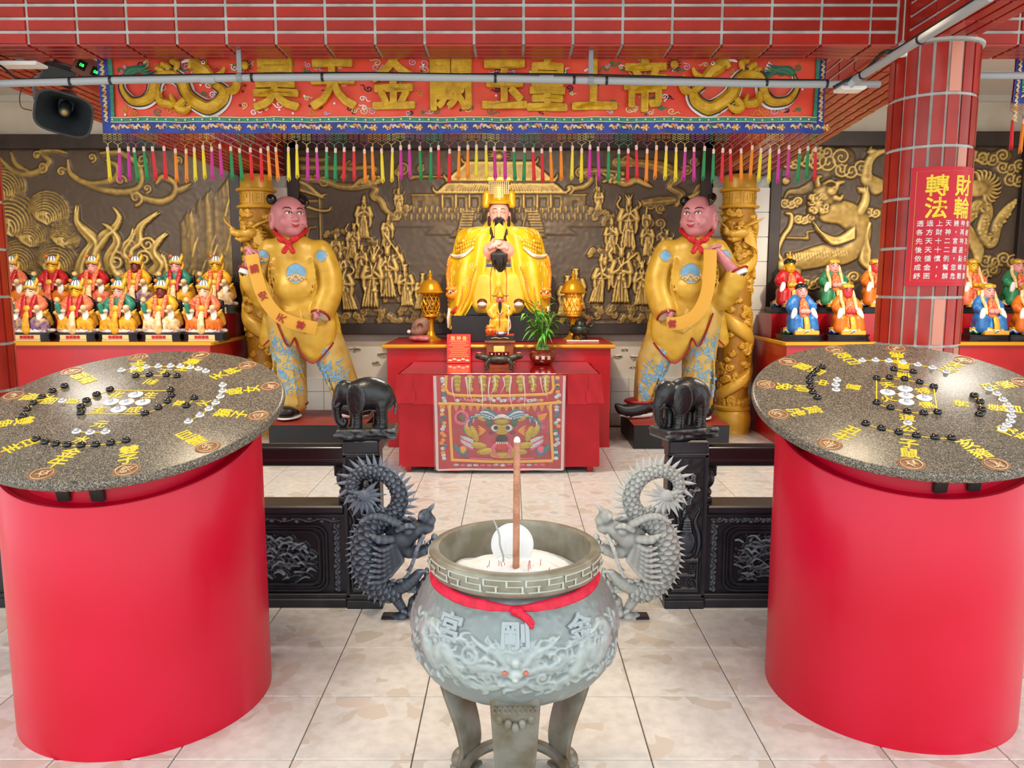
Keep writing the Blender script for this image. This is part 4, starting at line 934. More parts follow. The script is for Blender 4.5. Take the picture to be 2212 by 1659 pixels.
    for k in range(5): S.chain([(806-6*k, 8, Z(1090+16*k)), (792-5*k, -4, Z(1078+20*k)), (776, -10, Z(1084+22*k)), (768, -8, Z(1076+22*k))], [7, 7, 5, 2], 3, 3)
    o = S.build('flame_mane', M_, d, s, (838, 0, 0), .4); o.scale = (mir, 1, 1)
    MB().box((12*s*mir, 0, 3*s), (26*s, 16*s, 5*s), bev=.004).build('foot_slab', STONE, d)
    for sd in (-1, 1): MB().ball(c(890, 1075, sd*27), (6.5*s, 5*s, 6*s), 12, 8).build('eye', mat('dragon_eye_stone', '#3a3f45', .3) if mir > 0 else mat('dragon_eye_pale', '#cfd3d0', .4), d)
    return d
stone_dragon('dark grey openwork stone dragon in front of the left balustrade post', (at(838, 1288, 3.56).x, 3.56, .0), 1, STONE_D)
stone_dragon('pale white-grey openwork stone dragon in front of the right balustrade post', (at(1388, 1288, 3.56).x, 3.56, .0), -1, STONE_W)
# ---------------------------------------------------------------- gilded relief panels on the back wall
RELIEF = attr_mix(mat('gilded_relief', '#6b5636', .45, metal=.25), 'raise', ['#57493d', '#5f4e3a', '#7d6538', '#ab8b47', '#dcbd70'], [.0, .16, .34, .62, 1.])
FRAME_W = mat('dark_brown_frame', '#2c211e', .5, col2='#3a2d29', scale=5)
PY = 8.52
def at_np(u, v, Y):
    dy = cos(PITCH)-(v-829.5)/FPX*sin(PITCH); dz = -sin(PITCH)-(v-829.5)/FPX*cos(PITCH); t = Y/dy
    return (u-1106)/FPX*t, CAMH+dz*t
def panel(label, u0, u1, v0, v1, draw, seed, res=1.7, x_lim=None, fr=20, depth=.0036):
    "carved panel whose face covers these pixels of the back wall"
    x0, z1 = at_np(u0, v0, PY); x1, z0 = at_np(u1, v1, PY); zc = (z0+z1)/2; xa, xb = at_np(u0, (v0+v1)/2, PY)[0], at_np(u1, (v0+v1)/2, PY)[0]
    p = thing('relief_panel', label, 'relief panel', ((xa+xb)/2, PY, z0)); ox, oz = (xa+xb)/2, z0
    R = Relief(u1-u0, v1-v0, res); R.rng = random.Random(seed); sx = (xb-xa)/(u1-u0); sz = (z1-z0)/(v1-v0)
    draw(R, lambda u, v: (u-u0, v1-v))
    R.noise(.35, 7)
    R.build('carving', RELIEF, p, lambda X, Y, H: np.stack([xa-ox+X*sx, -H*depth, Y*sz], -1), 9.)
    W_, H_ = (xb-xa)/2, (z1-z0)/2; f = fr*.005
    for nm, c, h in (('frame_top', (0, -.02, 2*H_+f*.2), (W_+f, .05, f*.75)), ('frame_bottom', (0, -.02, -f*.4), (W_+f, .05, f*.6)), ('frame_side', (-W_-f*.4, -.02, H_), (f*.6, .05, H_+f*.2)), ('frame_side', (W_+f*.4, -.02, H_), (f*.6, .05, H_+f*.2))):
        MB().box(c, h, bev=.008).build(nm, FRAME_W, p, sharp=30)
    MB().box((0, .04, H_), (W_+f*.5, .03, H_)).build('backing', FRAME_W, p, smooth=False)
    return p
def ribbon(R, q, pts, w_, h=5, curls=()):
    R.stroke([q(*a) for a in pts], w_, h, 0, .3); R.stroke([q(*a) for a in pts], [x*.25 for x in w_] if hasattr(w_, '__len__') else w_*.25, h*.5, h*.75, .5)
    for u, v, r, d in curls: R.dome(*q(u, v), r, r*.85, h*.7, 0, 0, .25); R.spiral(*q(u, v), r*.85, h*.5, 1.6, u, d, .2, h*.6)
def draw_centre(R, q):
    # palace
    B = lambda u0, v0, u1, v1, h, b=0: R.poly([q(u0, v1), q(u1, v1), q(u1, v0), q(u0, v0)], h, b, 3)
    R.poly([q(957, 470), q(1205, 470), q(1250, 505), q(915, 505)], 2, 0, 3)
    B(862, 448, 1292, 472, 3); B(885, 440, 1270, 455, 4); B(835, 470, 1320, 488, 2)
    for k in range(34):
        u = 868+k*12.6; B(u, 444, u+3, 458, 3, 4); B(u-6, 460, u-3, 474, 3, 3)
    B(890, 418, 1265, 446, 4); B(888, 416, 1268, 421, 6)
    B(950, 408, 1216, 446, 5)
    for k in range(9):
        u = 962+k*29; R.poly([q(u, 446), q(u+14, 446), q(u+14, 428), q(u+7, 421), q(u, 428)], 0, 1.2, 1); B(u-7, 418, u-3, 447, 4, 5)
        sl, x, y = R.win(*sorted((q(u, 0)[0], q(u+14, 0)[0])), *sorted((q(0, 446)[1], q(0, 425)[1]))); R.H[sl] = 2.
    for u in (903, 1236):
        sl, x, y = R.win(q(u, 0)[0], q(u+10, 0)[0], q(0, 446)[1], q(0, 432)[1]); R.H[sl] = 2.
    R.poly([q(944, 413), q(1222, 413), q(1204, 396), q(1190, 392), q(974, 392), q(960, 396)], 8, 0, 5); R.poly([q(966, 388), q(1198, 388), q(1176, 370), q(1154, 352), q(1006, 352), q(986, 370)], 9, 0, 5)
    for u, v, d in ((944, 413, -1), (1222, 413, 1), (968, 386, -1), (1196, 386, 1), (1006, 352, -1), (1154, 352, 1)): R.stroke([q(u-d*14, v+1), q(u, v), q(u+d*6, v-5), q(u+d*7, v-12)], [4, 4, 3, 1], 9)
    R.stroke([q(1006, 351), q(1154, 351)], 4, 9, 2, sm=0); R.stroke([q(966, 389), q(1198, 389)], 3, 9, 2, sm=0); R.stroke([q(944, 414), q(1222, 414)], 3, 9, 2, sm=0)
    for k in range(46):
        a = (k-22.5)/22.5; R.stroke([q(1080+a*74, 354), q(1080+a*112, 387)], 1.9, 2.2, 9, sm=0); R.stroke([q(1082+a*112, 394), q(1082+a*134, 412)], 1.9, 2.2, 8, sm=0)
    R.dome(*q(1078, 338), 11, 11, 9)
    for k in range(11): a = pi*k/10; R.stroke([q(1078+13*cos(a), 338-13*sin(a)), q(1078+24*cos(a), 338-22*sin(a))], [3, .8], 7, sm=0)
    for us in (1003, 1140):
        for k in range(8): d = (k*1.5 if us < 1080 else -k*1.5); B(us-d-2-(k*.3), 452+k*6, us+24-d+k*.3, 457+k*6, 5-.3*k, 2)
        R.stroke([q(us-2, 450), q(us-14 if us < 1080 else us+12-26, 502)], 2, 6, sm=0)
    R.poly([q(970, 510), q(1003, 510), q(995, 490), q(985, 490)], 3, 0, 3); R.poly([q(1150, 490), q(1165, 490), q(1182, 510), q(1140, 510)], 3, 0, 3)
    # gate towers
    for k in range(5): R.poly([q(642, 372+k*4), q(660, 378+k*3), q(700, 418), q(705, 424), q(642, 412)], 2+k*1.2, 0, 3)
    R.stroke([q(642, 388), q(668, 398), q(694, 420), q(706, 418)], [6, 5, 4, 2], 9); R.stroke([q(642, 405), q(700, 425)], 3, 8); B(646, 428, 690, 436, 6); B(650, 436, 694, 470, 3); R.stroke([q(642, 436), q(690, 452), q(712, 452), q(716, 445)], [4, 4, 3, 1], 9)
    B(690, 425, 696, 555, 6); B(650, 460, 656, 560, 6); R.stroke([q(660, 520), q(668, 492), q(680, 488)], 3, 5)
    for k in range(3): R.stroke([q(690+8*k, 545-4*k), q(700+12*k, 530-6*k)], 3, 6, sm=0)
    R.poly([q(1486, 425), q(1518, 440), q(1524, 385), q(1500, 398)], 6, 0, 4); R.stroke([q(1470, 430), q(1495, 420), q(1524, 400)], 5, 8)
    for k in range(6): R.stroke([q(1470+8*k, 440-4*k), q(1490+6*k, 450)], 2.2, 6, sm=0)
    # dragons and cloud ribbons in the sky
    ribbon(R, q, [(655, 385), (700, 388), (735, 400), (770, 402), (800, 398), (815, 408), (808, 420), (825, 432), (835, 452), (860, 468)], [12, 9, 8, 9, 8, 8, 9, 9, 8, 5], 6, ((705, 392, 14, 1), (690, 380, 9, -1), (812, 425, 9, 1), (858, 462, 14, 1), (880, 446, 11, -1), (848, 470, 10, 1)))
    ribbon(R, q, [(650, 342), (700, 345), (715, 338)], [6, 6, 2], 5); ribbon(R, q, [(655, 360), (760, 362), (810, 360), (815, 370)], [8, 7, 5, 2], 5, ((762, 358, 14, 1), (745, 378, 8, 1)))
    R.stroke([q(765, 402), q(785, 390), q(805, 394), q(820, 390)], [4, 9, 10, 8], 8)
    for k in range(22): R.dome(*q(806+R.rng.uniform(-1, 1)*20, 388+R.rng.uniform(-1, 1)*9), 5, 4, 9)
    ribbon(R, q, [(890, 382), (915, 380), (980, 381)], [6, 4, 2], 5, ((872, 362, 16, 1), (862, 372, 9, 1), (912, 364, 11, 1)))
    ribbon(R, q, [(1240, 405), (1262, 400), (1275, 385), (1262, 372), (1300, 368), (1345, 372)], [6, 7, 8, 11, 7, 4], 6, ((1252, 372, 13, 1), (1230, 406, 11, 1)))
    R.stroke([q(1300, 374), q(1330, 388), q(1350, 394), q(1372, 388), q(1395, 398), q(1405, 402)], [3, 9, 10, 8, 6, 3], 8)
    for k in range(26): R.dome(*q(1325+R.rng.uniform(-1, 1)*24, 384+R.rng.uniform(-1, 1)*9), 5, 4, 10)
    ribbon(R, q, [(1330, 350), (1380, 352), (1430, 362), (1460, 380), (1445, 402), (1470, 418), (1460, 440)], [12, 10, 14, 14, 9, 10, 6], 6, ((1350, 348, 16, 1), (1435, 368, 17, -1), (1480, 365, 14, 1), (1415, 360, 12, 1), (1495, 348, 13, -1)))
    ribbon(R, q, [(1390, 437), (1420, 434), (1455, 430)], [10, 12, 8], 6, ((1405, 438, 14, 1), (1425, 448, 13, -1), (1400, 478, 14, 1), (1425, 480, 14, 1), (1430, 510, 14, -1)))
    # crowd of immortals on clouds
    for u, v, r in ((790, 520, 26), (810, 540, 22), (715, 505, 18), (735, 500, 16), (750, 575, 20), (850, 545, 20), (755, 690, 30), (720, 690, 22), (800, 672, 28), (830, 690, 24), (845, 645, 22), (880, 672, 26), (905, 690, 28), (870, 698, 22), (935, 690, 20), (955, 684, 15), (1280, 665, 26), (1310, 680, 28), (1345, 662, 30), (1385, 672, 28), (1400, 690, 24), (1360, 690, 20), (1290, 545, 24), (1400, 560, 22), (1440, 540, 20), (1300, 465, 26), (1315, 478, 20), (1285, 455, 18), (1228, 690, 22), (1258, 684, 18), (865, 460, 16), (1350, 540, 26), (1390, 620, 22), (1450, 640, 20), (1440, 690, 24), (700, 640, 20)):
        R.cloud(*q(u, v), r*.8, 7, n=4)
    for u, v, h, l, k in ((785, 512, 90, .05, 0), (834, 530, 68, .1, 0), (759, 556, 76, .1, 2), (749, 566, 48, -.2, 0), (863, 456, 50, 0, 2), (754, 668, 104, -.2, 2), (797, 662, 120, .1, 2), (837, 640, 112, 0, 2), (878, 659, 90, -.05, 1), (905, 667, 78, .1, 1),
                          (1356, 532, 110, 0, 2), (1320, 546, 76, 0, 0), (1400, 549, 74, -.05, 0), (1289, 652, 100, .2, 0), (1342, 652, 122, 0, 2), (1387, 657, 95, 0, 2), (1218, 682, 88, .1, 1), (1253, 668, 90, -.1, 1), (1292, 452, 50, 0, 2), (1430, 655, 80, 0, 0), (1440, 560, 66, 0, 2), (715, 660, 70, 0, 0), (775, 600, 74, .1, 0), (815, 600, 70, -.1, 2), (858, 600, 70, 0, 0), (735, 610, 66, 0, 2), (1310, 600, 72, 0, 0), (1368, 600, 76, 0, 0), (1415, 610, 78, 0, 2), (1335, 600, 60, .1, 0), (1450, 620, 70, 0, 1), (1395, 500, 52, 0, 0), (725, 560, 56, 0, 0)):
        R.figure(*q(u, v), h, l, k, 2)
    R.stroke([q(863, 370), q(866, 450)], 1.6, 8, sm=0); R.stroke([q(1286, 375), q(1288, 450)], 1.6, 8, sm=0); R.stroke([q(830, 500), q(860, 545)], 2.4, 16, sm=0); R.stroke([q(805, 610), q(812, 660)], 2.4, 20, sm=0); R.stroke([q(1335, 578), q(1375, 545)], 3, 22, sm=0); R.stroke([q(1345, 470), q(1375, 445)], 3, 20, sm=0)
    ribbon(R, q, [(1240, 702), (1310, 700), (1400, 704)], [7, 5, 3], 4)
def wave(R, q, u, v, r, d):
    for k in range(9):
        rr = r*(1-k*.09); R.stroke([q(u+d*rr*cos(a)*1.0-d*k*r*.03, v-rr*sin(a)+k*r*.05) for a in np.linspace(-.9, 3.0, 12)], [r*.02+.6]*2+[r*.06]*10, 5+k*.7, 0, .5, sm=0)
    for k in range(5): R.stroke([q(u-d*r*(.55-.12*k), v+r*.05), q(u-d*r*(.5-.1*k), v+r*(.3+.06*k)), q(u-d*r*(.42-.1*k), v+r*(.45+.05*k))], [r*.07, r*.06, r*.04], 11)
def draw_left(R, q):
    for u, v, r, d in ((30, 470, 58, 1), (110, 455, 44, 1), (70, 505, 40, 1), (140, 510, 34, 1), (40, 560, 44, 1), (120, 565, 46, 1), (20, 400, 45, 1), (60, 600, 40, 1), (110, 620, 40, 1)): wave(R, q, u, v, r, d)
    for k in range(60): u, v = R.rng.uniform(5, 160), R.rng.uniform(440, 690); R.stroke([q(u, v), q(u+12, v-8), q(u+28, v-6)], 2, 4)
    # ribbons of spray
    for P in ([(10, 335), (45, 370), (85, 372), (120, 350), (105, 328), (130, 322), (158, 330)], [(40, 330), (50, 355), (75, 368)], [(160, 345), (165, 375), (205, 395), (255, 385), (265, 358), (240, 345)], [(230, 330), (275, 330), (312, 360), (310, 400), (270, 412), (215, 402), (180, 385)], [(345, 395), (360, 380), (385, 395), (380, 420), (350, 432), (300, 420), (285, 410)], [(380, 412), (400, 405), (420, 395)]):
        n = len(P); R.stroke([q(*a) for a in P], [3]+[7]*(n-2)+[2], 6, 0, .4); R.stroke([q(a, b+7) for a, b in P], [1]+[2.5]*(n-2)+[1], 4)
    for u, v, r in ((105, 360, 12), (145, 370, 10), (318, 345, 14), (270, 388, 12), (300, 425, 16), (325, 405, 10), (212, 340, 10), (95, 335, 9), (395, 345, 9)): R.spiral(*q(u, v), r, 7, 1.4, u, 1, .28)
    # flames
    for P in ([(195, 560), (205, 520), (180, 490), (170, 470), (172, 440)], [(215, 600), (200, 550), (225, 510), (250, 490), (262, 465), (250, 445)], [(250, 600), (235, 560), (255, 520), (240, 490), (225, 480)], [(290, 590), (280, 540), (300, 520), (305, 490), (325, 470), (345, 455)], [(320, 600), (345, 570), (330, 540), (345, 515), (360, 500)], [(270, 610), (300, 580), (280, 560), (265, 540), (285, 510), (290, 490)], [(180, 620), (170, 580), (185, 540), (200, 520)], [(300, 640), (350, 610), (355, 570), (350, 545)], [(230, 640), (260, 610), (240, 590)]):
        n = len(P); R.stroke([q(*a) for a in P], list(np.linspace(22, 1.5, n)), 11, 0, .45); R.stroke([q(a+5, b+2) for a, b in P], list(np.linspace(6, 1, n)), 6, 8)
    for u, v, r in ((250, 562, 24), (280, 530, 16), (320, 525, 16), (310, 555, 18)): R.spiral(*q(u, v), r, 12, 1.7, 0, 1, .26)
    # crags
    for k in range(15):
        u = 395+k*9; top = 470-k*9+R.rng.uniform(-12, 12); R.poly([q(u-10, 720), q(u+16, 720), q(u+14, top+30), q(u+6, top), q(u-4, top+16)], 3+R.rng.uniform(0, 3), 0, 9)
    for k in range(40): u = R.rng.uniform(390, 520); v = R.rng.uniform(430+(520-u)*.55, 700); R.stroke([q(u, v), q(u+6, v-22), q(u+13, v-40)], [4, 5, 2], R.rng.uniform(5, 8), 0, .6, sm=2)
def draw_right(R, q):
    def cl(u, v, r, n=3):
        for k in range(n):
            a = k*2.3; x, y = u+r*.9*(k-(n-1)/2), v+r*.2*sin(a); R.dome(*q(x, y), r, r*.72, 5, 0, 0, .22); R.spiral(*q(x, y), r*.72, 4, 1.7, a, 1 if k % 2 else -1, .16, 4.5)
    cl(1735, 340, 26); cl(1780, 345, 30); cl(1830, 365, 24); cl(1700, 350, 18, 2); cl(1765, 325, 22, 2); R.stroke([q(1775, 370), q(1755, 395), q(1725, 410), q(1700, 412), q(1690, 425)], [18, 14, 9, 6, 2], 5, 0, .3)
    cl(1690, 388, 11, 1); cl(1705, 436, 16, 3); cl(1735, 470, 15, 3); cl(1880, 455, 16, 2); cl(2095, 335, 20, 2); cl(2130, 340, 22, 3); cl(2180, 385, 22, 2); cl(2170, 360, 20, 3); cl(2160, 560, 22, 4); cl(2130, 585, 20, 3); cl(1830, 600, 20, 3); cl(1760, 610, 18, 3)
    R.stroke([q(1678, 510), q(1745, 512), q(1742, 498), q(1760, 495), q(1770, 485)], [3, 4, 4, 3, 2], 5, sm=0)
    # winged tiger
    R.stroke([q(1690, 570), q(1735, 560), q(1785, 548), q(1825, 545), q(1850, 520), q(1848, 480), q(1820, 458), q(1785, 455)], [14, 22, 26, 24, 28, 30, 28, 24], 15, 0, .5)
    R.dome(*q(1775, 420), 30, 32, 18); R.dome(*q(1785, 412), 16, 14, 24); R.stroke([q(1795, 405), q(1800, 395), q(1812, 392)], [9, 7, 4], 22); R.stroke([q(1795, 425), q(1806, 428), q(1812, 420)], [8, 6, 3], 20); R.dome(*q(1760, 440), 14, 20, 20)
    for k in range(16): R.spiral(*q(1752+R.rng.uniform(-6, 26), 425+R.rng.uniform(-8, 32)), 7, 20, 1.2, k, 1, .3)
    R.dome(*q(1790, 404), 5, 4, 30); R.stroke([q(1770, 396), q(1782, 390), q(1795, 394)], [3, 4, 2], 26); R.stroke([q(1758, 398), q(1756, 384), q(1766, 380)], [7, 6, 2], 20)
    R.stroke([q(1690, 560), q(1680, 540), q(1690, 510), q(1705, 485), q(1706, 462), q(1695, 458)], [6, 6, 6, 6, 5, 3], 10)
    R.stroke([q(1850, 460), q(1862, 435), q(1862, 415), q(1850, 408)], [14, 11, 9, 5], 14)
    for k in range(4): R.stroke([q(1850+5*k, 412), q(1846+6*k, 404)], 3, 15)
    for k in range(9): R.stroke([q(1754+3*k, 478+4.4*k), q(1770+3*k, 500+3*k), q(1806+k, 512+1.2*k), q(1840, 488+3*k)], [1.5, 4.4, 4.4, 3], 19+k*.6)
    for k in range(8): R.stroke([q(1875-k*2, 480+8*k), q(1868-k*1, 505+8*k), q(1880, 540+6*k)], [4, 5, 2], 14)
    for k in range(22): u = 1700+k*6; R.stroke([q(u, 545-k*.3), q(u+3, 562-k*.6)], 1.8, 17, sm=0)
    R.stroke([q(1720, 580), q(1715, 610), q(1700, 640)], [16, 12, 10], 12); R.stroke([q(1800, 570), q(1790, 610), q(1805, 640)], [16, 12, 10], 12)
    # bird and dragon
    R.stroke([q(1900, 325), q(1875, 335), q(1862, 360), q(1865, 385), q(1885, 400)], [5, 10, 12, 16, 20], 12); R.dome(*q(1872, 328), 13, 8, 12); R.stroke([q(1866, 322), q(1878, 308), q(1900, 302)], [3, 3, 1], 8)
    for k in range(10): R.stroke([q(1862+k*.6, 340+5*k), q(1872, 343+5*k)], 1.8, 14, sm=0)
    P = [(2085, 470), (2110, 440), (2125, 455), (2120, 500), (2140, 520), (2150, 480), (2170, 450), (2185, 430)]
    R.stroke([q(*a) for a in P], [14, 18, 16, 16, 15, 14, 12, 4], 13); R.stroke([q(2075, 480), q(2110, 530), q(2115, 560)], [14, 16, 10], 12)
    R.dome(*q(2105, 405), 26, 22, 17)
    for k in range(12): a = -1.2+k*.28; R.stroke([q(2108, 405), q(2108+34*cos(a), 405-32*sin(a)), q(2108+46*cos(a+.2), 405-40*sin(a+.2))], [6, 4, 1], 14)
    for k in range(80):
        i = R.rng.randrange(len(P)-1); t = R.rng.random(); u = P[i][0]*(1-t)+P[i+1][0]*t+R.rng.uniform(-9, 9); v = P[i][1]*(1-t)+P[i+1][1]*t+R.rng.uniform(-9, 9); R.dome(*q(u, v), 3.4, 3.4, 16)
panel('wide gilded relief panel of a palace and robed immortals behind the central statue', 648, 1512, 312, 702, draw_centre, 3)
panel('gilded relief panel of waves, flames and crags on the left wall', -180, 508, 312, 720, draw_left, 4, 2.0)
panel('gilded relief panel of a winged tiger and clouds on the right wall', 1676, 2196, 306, 716, draw_right, 5, 1.8)
# ---------------------------------------------------------------- gold dragon columns
GOLD = mat('gold_paint', '#dba938', .4, metal=.1, col2='#cd9a2a', scale=7, spec=.6)
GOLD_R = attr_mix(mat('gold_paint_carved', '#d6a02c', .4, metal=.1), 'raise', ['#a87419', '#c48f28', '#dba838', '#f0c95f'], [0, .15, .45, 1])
def gold_column(label, X, Y, mir):
    c = thing('gold_column', label, 'column', (X, Y, 0), 0, 'gold dragon columns'); r = .165
    zt = at(1587, 378, Y).z; z1 = at(1587, 412, Y).z; z2 = at(1587, 448, Y).z; zb = at(1587, 866, Y).z
    MB().lathe([(.19, 0), (.19, .03), (.185, .05), (.2, .09), (.205, .16), (.19, .22), (.175, .245), (.19, .26), (.192, .285), (.178, .30), (.165, .31)], 48).build('base', GOLD, c)
    MB().lathe([(r, z1-.02), (r+.035, z1-.012), (r+.04, z1), (r+.035, z1+.012), (r, z1+.018), (r-.004, zt-.02), (r-.012, zt-.003), (r-.03, zt), (0, zt)], 48).build('capital', GOLD, c)
    MB().lathe([(r, z2-.022), (r+.035, z2-.012), (r+.04, z2), (r+.035, z2+.01), (r, z2+.016), (r, z1-.02)], 48, caps=False).build('neck_ring', GOLD, c)
    fr = MB(); n = 8
    def cb(a0, a1, q0, q1):
        P = []
        for k in range(5): a = a0+(a1-a0)*k/4; P.append([(rr*cos(a), rr*sin(a), zz) for rr, zz in ((r, q0), (r+.008, q0+.002), (r+.008, q1-.002), (r, q1))])
        fr.grid(P)
    h0, h1 = z2+.028, z1-.03; lw = .014
    for k in range(n):
        a = 2*pi*k/n; w_ = 2*pi/n*.86; lz = lw*.9
        cb(a, a+w_, h0, h0+lz); cb(a, a+w_, h1-lz, h1); cb(a, a+.06, h0, h1); cb(a+w_-.06, a+w_, h0, h1); cb(a+w_*.3, a+w_*.7, (h0+h1)/2, (h0+h1)/2+lz); cb(a+w_*.3, a+w_*.3+.06, (h0+h1)/2-.03, (h0+h1)/2+.03); cb(a+w_*.6, a+w_*.6+.06, (h0+h1)/2, h1-.02)
    fr.build('fret_band', GOLD, c, smooth=False)
    H_ = z2-.022-.30; Wd = 2*pi*r; R = Relief(Wd, H_, .0055); R.rng = random.Random(6)
    path = [(Wd*(.5+.30*sin(t*1.5*2*pi+.6)), H_*(.92-.86*t)) for t in np.linspace(0, 1, 30)]
    for k in range(230): x, y = R.rng.uniform(.02, Wd-.02), R.rng.uniform(.05, H_-.03); q = R.rng.uniform(.03, .05); R.dome(x, y, q*1.2, q*.7, .017, 0, 0, .3); R.spiral(x, y, q*.8, .014, 1.5, k, 1 if k % 2 else -1, .26, .012)
    R.stroke(path, [.062]*8+[.075]*12+[.06]*10, .042, .004, .5, sm=3)
    PP = smoothpath(path, 12)
    for k, (x, y) in enumerate(PP[::3]):
        for j in range(5): R.dome(x+(j-2)*.027, y+.014*((k+j) % 2), .016, .013, .014, 0, .034-.005*abs(j-2))
    for k in range(0, len(PP), 6): x, y = PP[k]; R.stroke([(x-.05, y), (x-.07, y+.025)], [.012, .003], .03, .004); R.stroke([(x+.05, y), (x+.07, y+.02)], [.012, .003], .03, .004)
    for t in (.25, .45, .7): x, y = path[int(t*29)]; [R.stroke([(x, y), (x+sd*.08, y-.03), (x+sd*.1, y-.10), (x+sd*.13, y-.13)], [.03, .026, .018, .005], .035, .004) for sd in (-1, 1)]
    for k in range(20): x = Wd*(k+.5)/20; R.dome(x, .02, .03, .05, .02); R.spiral(x, .05, .022, .012, 1.3, k, 1, .25, .012)
    def fn(Xa, Ya, Ha):
        a = Xa/Wd*2*pi-pi/2-pi; q = r-.006+Ha; return np.stack([q*np.cos(a)*mir, q*np.sin(a), .30+Ya], -1)
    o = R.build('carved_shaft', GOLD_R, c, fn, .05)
    if mir < 0: o.data.flip_normals()
    # dragon head standing out from the shaft
    hz = at(1587, 505, Y).z; S = Sculpt((-.32, -.34, -.22), (.24, -.02, .28), .006)
    S.ell((-.02, -.17, 0), (.09, .07, .06)).chain([(-.06, -.19, -.01), (-.13, -.22, -.015), (-.19, -.22, 0)], [.05, .038, .028], .02).ell((-.19, -.22, .03), (.03, .03, .025), .01).chain([(-.04, -.18, -.05), (-.11, -.21, -.075), (-.16, -.21, -.06)], [.03, .024, .014], .01)
    for sd in (0, 1):
        S.chain([(.0, -.18+sd*.02, .05), (.08, -.19, .09), (.16, -.18+sd*.05, .12), (.21, -.17, .15)], [.018, .015, .011, .004], .008, 3).chain([(-.14, -.2, -.0), (-.2, -.24, .06), (-.26, -.22, .11), (-.28, -.2, .15)], [.011, .009, .007, .004], .005, 3)
    for k in range(7): S.chain([(.02, -.19, .03-.02*k), (.07+.01*k, -.20, .02-.03*k), (.12+.004*k, -.18, .0-.035*k), (.15, -.16, .01-.03*k)], [.013, .013, .01, .003], .006, 2)
    S.ell((-.06, -.235, .035), (.02, .014, .016), .004).chain([(-.1, -.23, .05), (-.05, -.24, .062), (.0, -.225, .05)], [.008, .012, .006], .005, 2)
    o = S.build('dragon_head', GOLD, c); o.scale = (mir, 1, 1); o.location = (0, 0, hz)
    if mir < 0: o.data.flip_normals() if False else None
    return c
gold_column('gold carved dragon column behind the left attendant statue', at(566, 700, 8.25).x, 8.25, 1)
gold_column('gold carved dragon column behind the right attendant statue', at(1587, 700, 8.25).x, 8.25, 1)
# ---------------------------------------------------------------- altar in the centre
REDW = mat('red_painted_wood', '#b3101c', .28, col2='#a60c18', scale=3, coat=.25); GOLDT = mat('yellow_trim', '#d59a1f', .35, metal=.2); REDC = mat('red_cloth', '#b00418', .65, col2='#bd0a20', scale=5)
ZA, ZT = 1.01, .846
xa0, xa1 = -1.2, .945
ca = thing('altar_cabinet', 'tall red altar cabinet with yellow edge carrying the central statue', 'altar', ((xa0+xa1)/2, 7.9, 0)); hw = (xa1-xa0)/2
MB().box((0, 0, .485), (hw, .47, .485)).box((0, 0, .03), (hw+.004, .474, .03)).build('cabinet_body', REDW, ca, smooth=False)
MB().box((0, 0, .992), (hw+.035, .505, .018)).build('cabinet_top', REDW, ca, smooth=False)
MB().tube([(-hw-.03, .50, .992), (-hw-.03, -.50, .992), (hw+.03, -.50, .992), (hw+.03, .50, .992)], .02, 8).build('edge_trim', GOLDT, ca)
x0, x1 = at(862, 806, 6.42).x, at(1294, 806, 6.42).x; tb = thing('altar_table', 'low altar table draped in plain red cloth before the cabinet', 'table', ((x0+x1)/2, 6.9, 0)); hw = (x1-x0)/2
for sx in (-1, 1):
    for y in (-.42, .42): MB().box((sx*(hw-.06), y, .4), (.025, .025, .4)).build('leg', REDW, tb, smooth=False)
MB().box((0, 0, .815), (hw-.012, .47, .012)).build('table_top', REDW, tb, smooth=False)
P = []
for k in range(81):      # cloth skirt, slightly waved
    t = k/80*4; i = min(int(t), 3); f = t-i; C_ = [(-hw, .48), (-hw, -.48), (hw, -.48), (hw, .48), (-hw, .48)]; x = C_[i][0]*(1-f)+C_[i+1][0]*f; y = C_[i][1]*(1-f)+C_[i+1][1]*f
    row = []
    for z in (.836, .828, .7, .5, .3, .15, .055): d = 1+(.022*(1-z)*(.5+.5*sin(k*1.1)))/hw; row.append((x*d+.004*sin(k*2.3), y*d, z))
    P.append(row)
MB().grid(P).build('cloth_skirt', REDC, tb, sharp=60)
MB().box((0, 0, .833), (hw+.004, .484, .005)).build('cloth_top', REDC, tb, smooth=False)
for sx, w_ in ((-1, .24), (1, .20)):      # short folded overlay at both ends
    for q0, q1, zb in ((0, .5, .60), (.46, 1.02, .592)):
        a, b = sx*(hw+.045)-sx*w_*1.5*q0, sx*(hw+.045)-sx*w_*1.5*q1; g = []
        for j in range(7):
            z = .842-(.842-zb)*j/6; g.append([(a*(1-t)+b*t-(sx*.03*(1-j/6) if q0 == 0 else 0)*(1-t), -.487-.018*j/6-.004*sin(t*9+j), z) for t in np.linspace(0, 1, 9)])
        MB().grid(g).grid([[(x, y+.004, z) for x, y, z in r] for r in g]).build('cloth_flap', REDC, tb, sharp=60)
    g = [[(sx*(hw+.012+.03*j/6+.003*sin(i)), .48-.96*i/10, .842-.25*j/6) for i in range(11)] for j in range(7)]
    MB().grid(g).build('cloth_flap', REDC, tb, sharp=60)
MB().box((0, 0, .8425), (hw-.01, .478, .0035), bev=.002).build('glass_top', mat('glass_over_red', '#b0111f', .06, coat=1., spec=.8), tb, smooth=False)
